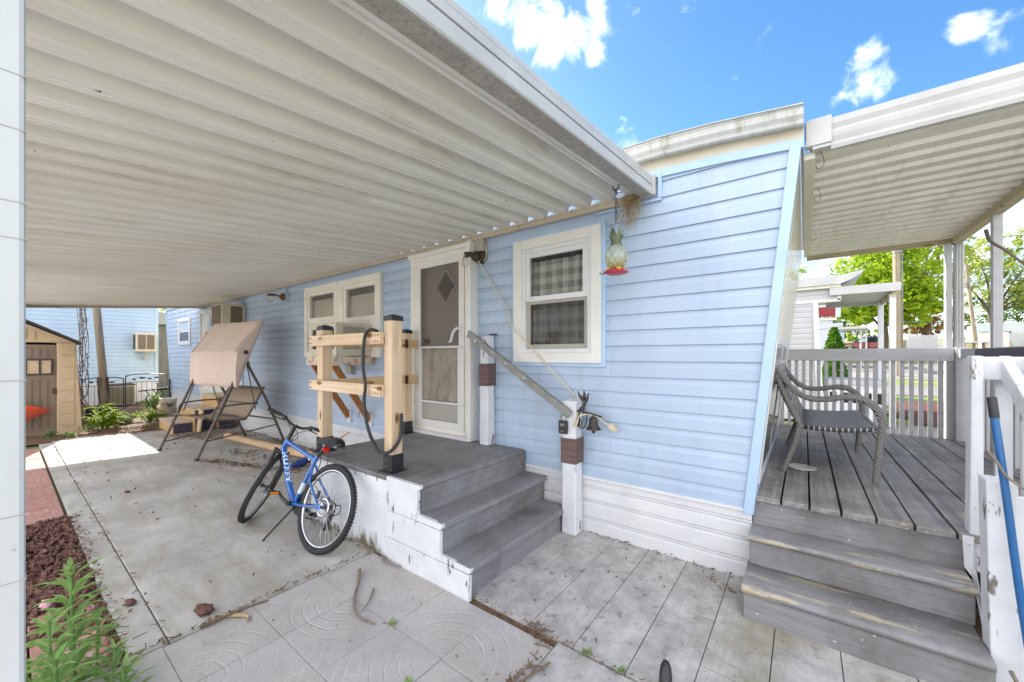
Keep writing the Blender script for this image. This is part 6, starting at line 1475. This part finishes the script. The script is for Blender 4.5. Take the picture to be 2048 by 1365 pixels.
# arborvitae, pole, lawn clutter
def tree(name, label, c, trunk_h, trunk_r, crowns, m, n, L, seed, grp=None, cat='tree', lean=(0, 0), limbs=6):
    t = thing(name, label, cat, c, group=grp); rr = random.Random(seed); c = Vector(c); mb = MB()
    top = c+Vector((lean[0], lean[1], trunk_h)); mb.tube(bez([c-Vector((0, 0, .3)), c.lerp(top, .5)+Vector((rr.gauss(0, .1), 0, 0)), top], 4), [trunk_r*(1-.07*i) for i in range(9)], 8)
    for k in range(limbs):
        cc, r, s = crowns[k % len(crowns)]; e = c+Vector(cc)+Vector((rr.gauss(0, .4*r[0]), rr.gauss(0, .4*r[1]), rr.gauss(0, .3*r[2]))); b = c.lerp(top, rr.uniform(.55, 1))
        mb.tube(bez([b, b.lerp(e, .5)+Vector((rr.gauss(0, .3), rr.gauss(0, .3), .2)), e], 4), [trunk_r*.45*(1-.1*i) for i in range(9)], 6)
    part('trunk', mb, 'bark', t)
    lf = MB(); tot = sum(s for _, _, s in crowns)
    for cc, r, s in crowns:
        k = int(n*s/tot); nc = max(3, k//38)
        for q in range(nc):
            u = Vector((rr.gauss(0, 1), rr.gauss(0, 1), rr.gauss(0, 1))).normalized()*(rr.random()**.38)
            pc = c+Vector(cc)+Vector((u.x*r[0], u.y*r[1], u.z*r[2])); cr = min(r)*rr.uniform(.14, .3)
            for w in range(38):
                v = Vector((rr.gauss(0, 1), rr.gauss(0, 1), rr.gauss(0, .75))); v = v.normalized()*cr*rr.random()**.4 if v.length else v
                lf.card(pc+v, L*rr.uniform(.6, 1.3), rr)
    part('crown', lf, m, t, fixn=False); return t
def T(x, y): return (x, y, gz(y))
tree('maple_tree', 'dense bright green maple tree behind the near wooden utility pole', T(6.9, 57.5), 4.2, .34,
     [((0, 0, 8.2), (4.6, 4.4, 4.6), 5), ((-1.8, 0, 5.6), (3.2, 3, 2.4), 2), ((1.8, 0, 5.4), (3, 3, 2.4), 2), ((.2, 0, 11.6), (2.6, 2.6, 2.6), 2)], 'leaf_maple', 21000, .40, 1)
tree('loose_tree', 'tall loose pale leaved tree with a leaning dark trunk beside the deck corner post', T(19.4, 108), 12, .75,
     [((-1.5, 0, 13), (4.5, 4, 4), 2), ((1.5, 0, 18), (4, 4, 5), 2), ((-3.5, 0, 20), (3.2, 3.4, 5.5), 1.6), ((3.5, 0, 11.5), (3.6, 4, 3), 1.4), ((0, 0, 24), (4, 4, 3.5), 1)], 'leaf_olive', 5200, .5, 2, limbs=12, lean=(-2, 0))
tree('broad_tree', 'broad loose green tree between the porch posts', T(29.5, 118), 7, .55,
     [((0, 0, 12), (6.5, 6, 5), 3), ((4, 0, 15.5), (5, 5, 4), 2), ((-4, 0, 16), (4.5, 5, 4.5), 1.6), ((0, 0, 19), (5, 5, 3.4), 1.5), ((7.5, 0, 10), (4.5, 5, 4), 2)], 'leaf_olive', 8000, .5, 3, limbs=12)
tree('dark_tree', 'dark green bushy tree right of the mid porch post', T(41, 128), 5, .5,
     [((0, 0, 9), (6, 6, 5.5), 3), ((-5.5, 0, 8), (5, 5, 4.6), 2), ((4, 0, 6), (4, 4, 4), 1)], 'leaf_dark', 8000, .5, 4)
tree('dark_tree', 'dark green tree far behind the red roofed house', T(3.5, 82), 3, .4,
     [((0, 0, 5), (3.4, 3, 3.6), 2), ((2.2, 0, 3.6), (2.6, 3, 2.4), 1)], 'leaf_dark', 3000, .36, 5)
tree('brown_spruce', 'brown dying spruce behind the white board fence', T(16.6, 97), 5, .35,
     [((0, 0, 4.8), (5, 4, 2.8), 2), ((-1, 0, 7.6), (3.4, 3, 2.4), 1.4), ((2, 0, 3.2), (4, 3, 2), 1.5)], 'leaf_brown', 5200, .42, 6, limbs=14)
tree('far_tree', 'small pale tree showing above the grey roof', T(-.5, 58), 5, .25, [((0, 0, 8.3), (3.4, 3, 1.9), 2), ((-2.5, 0, 7.6), (2, 2, 1.3), 1)], 'leaf_loose', 2600, .32, 7)
tree('far_tree', 'yellow green tree top showing in the gap between the blue homes', (-46, 9.4, 0), 4, .3, [((0, 0, 5.6), (3, 3.2, 2.6), 1)], 'leaf_maple', 1600, .34, 8)
tree('low_shrub', 'low yellow green shrub row behind the red car', T(5.6, 72), 1, .1, [((-2.4, 0, 1.4), (2.6, 1.4, 1.5), 1), ((2.4, 0, 1.6), (2.6, 1.4, 1.7), 1)], 'leaf_maple', 2200, .3, 9, cat='shrub')
tree('far_tree', 'hazy green tree line behind the caravans', T(52, 150), 4, .4, [((0, 0, 6), (9, 5, 5), 2), ((-16, 0, 6), (9, 5, 5.5), 2), ((13, 0, 8), (8, 5, 6), 2)], 'leaf_dark', 6000, .6, 10)
t = thing('arborvitae', 'bright green conical arborvitae beside the grey sided home', 'shrub', T(.80, 16.5)); rr = random.Random(15); lf = MB()
for k in range(3600):
    z = rr.random()**1.2*2.1; r = .42*(1-z/2.25)**.7*(.35+.75*rr.random()**.5); a = rr.uniform(0, 6.283); lf.card((.80+r*math.cos(a)*(1+.15*math.sin(5*z)), 16.5+r*math.sin(a), gz(16.5)+.05+z), rr.uniform(.06, .13), rr)
part('foliage', lf, 'leaf_cone', t, fixn=False); mb = MB(); mb.tube([(.80, 16.5, 0), (.80, 16.5, 1.8)], .05, 6); part('trunk', mb, 'bark', t)
t = thing('utility_pole', 'near wooden utility pole standing in front of the maple', 'utility pole', T(3.5, 25.1))
mb = MB(); mb.tube([(3.5, 25.1, 0), (3.47, 25.1, 4), (3.42, 25.1, 9.5)], [.165, .15, .13], 14); part('pole', mb, 'wood_pole', t)
mb = MB(); mb.lathe([(.17, 0), (.17, .12)], (3.455, 25.1, 6.2), 12); mb.tube([(3.64, 25.0, .5), (3.62, 25.0, 6.2)], .02, 6); part('clamp', mb, 'galv', t)
t = thing('utility_pole', 'far leaning wooden utility pole with a guy wire near the caravans', 'utility pole', T(15.3, 67))
mb = MB(); mb.tube([(15.75, 67, 1.5), (14.9, 67, 12)], [.2, .14], 10); part('pole', mb, 'wood_pole', t)
mb = MB(); mb.tube([(15.0, 67, 10.8), (18.2, 66.5, 2.4)], .03, 5); part('guy_wire', mb, 'galv', t)
mb = MB(); mb.tube([(18.2, 66.5, 1.9), (17.35, 66.6, 4.6)], .07, 6); part('guy_guard', mb, 'amber', t)
mb = MB(); mb.lathe([(.2, 0), (.22, .1), (.2, .8), (0, .9)], (14.75, 66.8, 9.2), 10); part('transformer', mb, 'vent', t)
def cable(label, a, b, sag, r=.022):
    a, b = Vector(a), Vector(b); mb = MB(); mb.tube([a.lerp(b, i/14)-Vector((0, 0, sag*4*(i/14)*(1-i/14))) for i in range(15)], r, 4); solo('overhead_cable', mb, 'black', label, 'cable', 'overhead cables')
cable('upper overhead cable running from the near utility pole toward the grey roof', (3.44, 25.1, 6.25), (-6, 24, 3.4), .15, .012)
cable('cable from the near utility pole toward the far leaning pole', (3.44, 25.1, 6.22), (14.95, 67, 11.2), 1.0, .02)
cable('topmost cable passing far behind the porch posts', (-30, 70, 17.5), (60, 66, 13.5), .6, .022)
cable('cable at mid height running past the far leaning pole', (-10, 68, 9.2), (60, 64, 12.5), .8, .022)
cable('low sagging cable right of the far leaning pole', (15.4, 67, 7.0), (60, 64, 5.2), .9, .022)
cable('lowest cable crossing in front of the maple', (3.46, 25.1, 3.1), (-8, 26, 2.1), .12, .01)
cable('low cable from the near pole to the far leaning pole', (3.5, 25.1, 3.05), (15.45, 67, 7.0), .7, .02)
# awning and houses beyond
t = thing('awning_carport', 'small white awning carport on thin posts in front of the red car', 'carport', T(3.2, 29))
z0 = gz(29)
mb = MB(); mb.prism([(-.5, 2.52), (2.5, 2.55), (2.75, 2.5), (2.95, 2.38), (2.95, 2.32), (2.7, 2.42), (-.5, 2.42)], lambda a, b, t_: (1.1+(a+.5)*.49, t_, z0+b-.2), 27.6, 30.4); part('roof', mb, 'alu', t)
for x in (2.44, 2.66):
    mb = MB(); mb.tube([(x, 27.8, 0), (x, 27.8, z0+2.2)], .04, 8); part('post', mb, 'alu', t)
mb = MB(); mb.box(1.62, 31, 0, 1.98, 34, z0+2.2); solo('slate_shed', mb, 'siding_pale', 'slate blue shed wall behind the white awning', 'shed')
t = thing('red_house', 'white house with a dark red gable band beyond the grey porch', 'house', T(0, 38))
z0 = gz(38)
mb = MB(); mb.box(-6, 38, 0, 1.75, 44, z0+3.2); part('wall', mb, 'rv_white', t)
mb = MB(); mb.box(-6, 37.8, z0+4.15, 2.2, 44.2, z0+4.4); mb.box(1.9, 37.75, z0+3.35, 2.2, 38, z0+4.4); part('roof', mb, 'rv_white', t)
mb = MB(); mb.box(-6, 37.76, z0+3.4, 1.9, 37.79, z0+4.15); part('gable_band', mb, 'red_trim', t)
mb = MB(); mb.box(-6, 37.9, z0+3.15, 2.0, 38.3, z0+3.35); part('soffit', mb, 'cream', t)
t = thing('white_house', 'white and slate blue house partly hidden behind the red banded one', 'house', T(3.2, 48))
z0 = gz(48)
mb = MB(); mb.box(-1, 48, 0, 2.75, 52, z0+2.4); part('wall', mb, 'siding_pale', t)
mb = MB(); mb.box(-1, 47.9, z0+2.4, 2.95, 52, z0+3.2); part('upper_wall', mb, 'rv_white', t)
mb = MB(); mb.tube([(.30, 12.42, 0), (.31, 12.42, 2.0)], .018, 8); mb.box(.2, 12.40, 1.5, .31, 12.44, 1.56); solo('red_pipe', mb, 'red_trim', 'red pipe standing by the grey home porch', 'pipe')
# red car
cy, cx0 = 66.0, 3.75; zc = gz(66)
car_ = thing('red_car', 'dark red sport utility car parked on the gravel beyond the awning', 'car', (cx0+2.4, cy, zc))
def XC(a, b, t_): return (cx0+a, t_, zc+b)
body = [(.05, .5), (.0, .75), (.1, .95), (.9, 1.08), (1.25, 1.12), (4.7, 1.12), (4.82, .9), (4.85, .5), (4.6, .38), (4.42, .38), (4.38, .62), (4.2, .8), (3.95, .84), (3.7, .8), (3.52, .62), (3.48, .36), (1.4, .36), (1.36, .62), (1.18, .8), (.95, .84), (.7, .8), (.52, .62), (.48, .4), (.2, .42)]
mb = MB(); mb.prism(body, XC, cy-.95, cy+.95); part('body', mb, 'red_car', car_, .03)
cab = [(1.2, 1.12), (2.0, 1.72), (2.3, 1.8), (4.2, 1.82), (4.55, 1.72), (4.75, 1.12)]
mb = MB(); n = len(cab); lo = [XC(a, b, cy-.93+(.22 if b > 1.5 else 0)) for a, b in cab]; hi = [XC(a, b, cy+.93-(.22 if b > 1.5 else 0)) for a, b in cab]
mb._add(lo+hi, [tuple(range(n)), tuple(range(n, 2*n))]+[(k, (k+1) % n, n+(k+1) % n, n+k) for k in range(n)]); part('cabin', mb, 'car_blue', car_, .04)
for w0, w1, h0, h1 in (([1.5, 1.16], [2.45, 1.16], [2.45, 1.62], [2.08, 1.62]), ([2.55, 1.16], [3.45, 1.16], [3.45, 1.64], [2.55, 1.63]), ([3.55, 1.16], [4.5, 1.16], [4.4, 1.62], [3.55, 1.64])):
    q = [w0, w1, h0, h1]; mb = MB(); mb._add([XC(a, b, cy-.94+.22*(b-1.12)/.6) for a, b in q]+[XC(a, b, cy-.92+.22*(b-1.12)/.6) for a, b in q], [(0, 1, 2, 3), (4, 5, 6, 7), (0, 1, 5, 4), (1, 2, 6, 5), (2, 3, 7, 6), (3, 0, 4, 7)])
    part('window', mb, 'siding_pale' if w0[0] == 1.5 else 'car_glass', car_)
for a in (.95, 3.95):
    for s in (-1, 1):
        mb = MB(); mb.lathe([(.25, -.1), (.34, -.1), (.37, -.05), (.37, .08), (.3, .12), (0, .12)], (cx0+a, cy+s*.83, zc+.37), 20, (0, s, 0)); w_ = part('wheel', mb, 'rubber', car_)
        mb = MB(); mb.lathe([(.0, .125), (.2, .13), (.24, .122), (.24, .11)], (cx0+a, cy+s*.83, zc+.37), 16, (0, s, 0)); part('rim', mb, 'steel', w_)
mb = MB()
for s in (-.6, .6): mb.tube([XC(2.2, 1.82, cy+s), XC(2.3, 1.9, cy+s), XC(4.2, 1.92, cy+s), XC(4.3, 1.84, cy+s)], .025, 6)
part('roof_rack', mb, 'black', car_)
mb = MB(); mb.box(cx0-.02, cy-.8, zc+.74, cx0+.1, cy-.45, zc+.9); part('headlight', mb, 'steel', car_)
mb = MB(); mb.box(cx0+1.55, cy-1.08, zc+1.15, cx0+1.72, cy-.9, zc+1.3); part('mirror', mb, 'car_blue', car_)
mb = MB(); mb.box(cx0+.5, cy-.965, zc+.38, cx0+4.3, cy-.95, zc+.5); part('trim_band', mb, 'black_plastic', car_)
# caravans
def caravan(label, x0, x1, y, h, zb, seed):
    t = thing('caravan', label, 'caravan', (x0, y, zb), group='parked caravans'); d = 2.5
    mb = MB(); mb.prism([(0, .5), (.25, .45), (x1-x0-.2, .45), (x1-x0, .6), (x1-x0, h-.35), (x1-x0-.3, h), (.8, h), (.15, h-.5)], lambda a, b, q: (x0+a, q, zb+b), y, y+d); part('body', mb, 'rv_white', t, .05)
    mb = MB(); mb.box(x0+.3, y-.02, zb+1.0, x1-.2, y, zb+1.45); part('stripe', mb, 'rv_grey', t)
    for k in range(3):
        a = x0+.9+(x1-x0-1.8)*k/3; mb = MB(); mb.box(a, y-.03, zb+1.6, a+.9, y, zb+2.2); part('window', mb, 'car_glass', t)
    mb = MB(); mb.box(lerp(x0, x1, .45), y+.6, zb+h, lerp(x0, x1, .45)+.9, y+1.6, zb+h+.28); part('roof_unit', mb, 'rv_white', t, .06)
    mb = MB(); mb.tube([(lerp(x0, x1, .62), y+.4, zb+h), (lerp(x0, x1, .62), y+.4, zb+h+.4)], .06, 6); part('vent_pipe', mb, 'vent', t)
    for a in (.45, .55):
        mb = MB(); mb.lathe([(.36, 0), (.36, .2), (.0, .2)], (lerp(x0, x1, a), y+.05, zb+.38), 16, (0, -1, 0)); part('wheel', mb, 'rubber', t)
caravan('white caravan with dark windows behind the far leaning pole', 20.5, 28.8, 90, 3.5, gz(90), 1)
caravan('white caravan with a dark stripe right of the mid porch post', 22.4, 31, 72, 3.4, gz(72), 2)
mb = MB(); mb.box(25.2, 62, gz(62), 29, 64, gz(62)+2.2); solo('white_trailer', mb, 'rv_white', 'plain white box trailer at the right end of the yard', 'trailer', bevel=.08)
def board_fence(label, x0, x1, y, h, m='rail_grey', w=.3):
    t = thing('board_fence', label, 'fence', ((x0+x1)/2, y, gz(y))); mb = MB(); x = x0; k = 0
    while x < x1: mb.box(x, y, gz(y)-.3, x+w-.02, y+.05, gz(y)+h+.04*math.sin(k*2.3)); x += w; k += 1
    part('boards', mb, m, t); mb = MB(); mb.box(x0, y+.05, gz(y)+h*.3, x1, y+.12, gz(y)+h*.3+.12); mb.box(x0, y+.05, gz(y)+h*.75, x1, y+.12, gz(y)+h*.75+.12); part('rails', mb, m, t)
board_fence('white board fence by the lane under the brown spruce', 11.6, 14.4, 76, 1.9, 'rail_grey', .22)
board_fence('grey board fence below the caravans', 16.6, 21.8, 70, 1.9, 'rail_grey', .8)
board_fence('weathered picket fence right of the mid porch post', 20.8, 26, 66, 1.7, 'rail_grey', .2)
t = thing('gate_fence', 'low white and brown gate left of the lane', 'gate', T(9.7, 70))
mb = MB(); mb.box(8.6, 70, gz(70)-.2, 9.4, 70.1, gz(70)+1.6); mb.box(10.5, 70, gz(70)-.2, 10.8, 70.1, gz(70)+1.5); part('post', mb, 'rv_white', t)
mb = MB(); mb.box(9.4, 70.02, gz(70)-.2, 10.5, 70.08, gz(70)+1.3); part('panel', mb, 'fabric_sling', t)
t = thing('picnic_table', 'pale wooden table with several legs near the far leaning pole', 'table', T(13.7, 58))
mb = MB(); mb.box(12.6, 57.4, gz(58)+1.0, 15.2, 58.6, gz(58)+1.12); part('top', mb, 'rv_white', t)
for k in range(4):
    mb = MB(); mb.box(12.8+.62*k, 57.5, gz(58)-.2, 13.0+.62*k, 58.5, gz(58)+1.0); part('leg', mb, 'lumber_z', t)
mb = MB(); mb.box(14.4, 60, gz(60), 16.2, 61, gz(60)+2.0); solo('wooden_crate', mb, 'siding_beige', 'large pale crate behind the wooden table', 'crate', bevel=.03)
t = thing('traffic_cone', 'small orange traffic cone in the gravel yard', 'traffic cone', T(19.6, 52))
mb = MB(); z0 = gz(52); mb.lathe([(.26, 0), (.24, .06), (.2, .08), (.05, .95), (.0, .96)], (19.3, 52, z0+.15), 14); part('cone', mb, 'orange', t)
mb = MB(); mb.box(18.95, 51.65, z0-.05, 19.65, 52.35, z0+.16); part('base', mb, 'orange', t)
t = thing('pink_flag', 'hot pink flag on a thin stick in the gravel yard', 'flag', T(19.5, 54))
mb = MB(); mb.tube([(19.75, 54, gz(54)), (19.75, 54, gz(54)+2.9)], .03, 6); part('stick', mb, 'galv', t)
mb = MB(); mb.prism([(0, 2.9), (.3, 2.5), (.35, 1.9), (.1, 1.7), (-.25, 2.1), (-.2, 2.6)], lambda a, b, q: (19.75+a, q, gz(54)+b), 53.97, 54.03); part('cloth', mb, 'pink', t)
t = thing('tarped_heap', 'pale covered heap with a grey hollow beside the traffic cone', 'heap', T(18.7, 54))
mb = MB(); mb.blob((18.6, 54.6, gz(54)+.9), .95, (.9, .8, 1.1), .3, 9, random.Random(3)); part('cover', mb, 'rv_white', t)
mb = MB(); mb.bar((20.3, 53.6, gz(54)+.6), (23, 53.6, gz(54)+1.9), .25, .2); mb.bar((21.3, 53.4, gz(54)+.1), (23.4, 53.4, gz(54)+.5), .3, .3); solo('lumber_pile', mb, 'lumber_x', 'sloping pile of fresh lumber at the right end of the yard', 'lumber')

# ------------------------------------------------------------------ light, sky, camera
sun_to = Vector((1.61, -.45, -1.0)).normalized()
sl = bpy.data.lights.new('sun', 'SUN'); sl.energy = SUN_E; sl.angle = R(.5); sl.color = (1, .95, .87)
so = bpy.data.objects.new('sun', sl); COL.objects.link(so); so.rotation_euler = sun_to.to_track_quat('-Z', 'Y').to_euler(); so.location = (-20, 6, 14)
w = bpy.data.worlds.new('World'); scene.world = w; w.use_nodes = True; nt = w.node_tree; L = nt.links
bg = nt.nodes['Background']; bg.inputs[1].default_value = SKY_S
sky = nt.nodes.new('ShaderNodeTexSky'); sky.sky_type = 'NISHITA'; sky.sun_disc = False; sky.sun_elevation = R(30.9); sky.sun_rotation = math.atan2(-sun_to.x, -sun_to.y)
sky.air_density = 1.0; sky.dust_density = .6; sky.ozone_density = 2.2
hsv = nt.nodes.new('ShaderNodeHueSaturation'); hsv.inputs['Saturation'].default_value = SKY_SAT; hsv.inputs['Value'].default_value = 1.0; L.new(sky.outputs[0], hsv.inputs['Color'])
tc = nt.nodes.new('ShaderNodeTexCoord')
def wn(op, a, b=None, c=None):
    n = nt.nodes.new('ShaderNodeMath'); n.operation = op
    for i, v in enumerate((a, b, c)):
        if v is None: continue
        if isinstance(v, bpy.types.NodeSocket): L.new(v, n.inputs[i])
        else: n.inputs[i].default_value = v
    return n.outputs[0]
def smooth(v, lo, hi):
    n = nt.nodes.new('ShaderNodeMapRange'); n.interpolation_type = 'SMOOTHSTEP'; n.inputs[1].default_value = lo; n.inputs[2].default_value = hi; L.new(v, n.inputs[0]); return n.outputs[0]
nz = nt.nodes.new('ShaderNodeTexNoise'); nz.inputs['Scale'].default_value = 11; nz.inputs['Detail'].default_value = 8; nz.inputs['Roughness'].default_value = .58; nz.inputs['Distortion'].default_value = 1.1; L.new(tc.outputs['Generated'], nz.inputs['Vector'])
mask = None
# cloud banks: (direction, angular size, amount)
for d, rad, amt in CLOUDS:
    vm = nt.nodes.new('ShaderNodeVectorMath'); vm.operation = 'DISTANCE'; L.new(tc.outputs['Generated'], vm.inputs[0]); vm.inputs[1].default_value = Vector(d).normalized()
    f = smooth(vm.outputs['Value'], rad, rad*.15); f = wn('MULTIPLY', f, amt)
    mask = f if mask is None else wn('MAXIMUM', mask, f)
m_ = smooth(wn('ADD', nz.outputs['Fac'], wn('MULTIPLY', mask, .31)), .62, .98)
sp = nt.nodes.new('ShaderNodeSeparateXYZ'); L.new(tc.outputs['Generated'], sp.inputs[0])
low = wn('MULTIPLY', smooth(sp.outputs[2], .36, .05), wn('ADD', .25, wn('MULTIPLY', smooth(nz.outputs['Fac'], .44, .62), .6)))
# unseen cloud cover added behind the camera as fill for the shade (y < 0)
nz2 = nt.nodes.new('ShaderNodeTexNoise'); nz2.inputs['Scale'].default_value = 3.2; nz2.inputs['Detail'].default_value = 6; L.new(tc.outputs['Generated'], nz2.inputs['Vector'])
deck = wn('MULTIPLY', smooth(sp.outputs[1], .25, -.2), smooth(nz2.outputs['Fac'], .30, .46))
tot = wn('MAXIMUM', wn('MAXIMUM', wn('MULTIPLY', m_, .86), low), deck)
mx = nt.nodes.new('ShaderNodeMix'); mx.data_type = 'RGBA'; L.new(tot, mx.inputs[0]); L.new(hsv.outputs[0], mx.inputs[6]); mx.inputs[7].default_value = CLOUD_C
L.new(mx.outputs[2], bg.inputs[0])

cam = bpy.data.cameras.new('camera'); co = bpy.data.objects.new('camera', cam); COL.objects.link(co)
co.location = (0, 0, 1.42); co.rotation_euler = (R(90), 0, R(37.1)); cam.sensor_width = 36; cam.lens = 36*771.5/2048; cam.shift_y = 29.5/2048
cam.clip_start = .02; cam.clip_end = 1500; scene.camera = co
scene.view_settings.view_transform = 'Standard'; scene.view_settings.look = 'None'; scene.view_settings.gamma = 1; scene.view_settings.exposure = EXPO
scene.cycles.use_denoising = True; scene.cycles.max_bounces = 10; scene.cycles.diffuse_bounces = 6; scene.cycles.transparent_max_bounces = 16
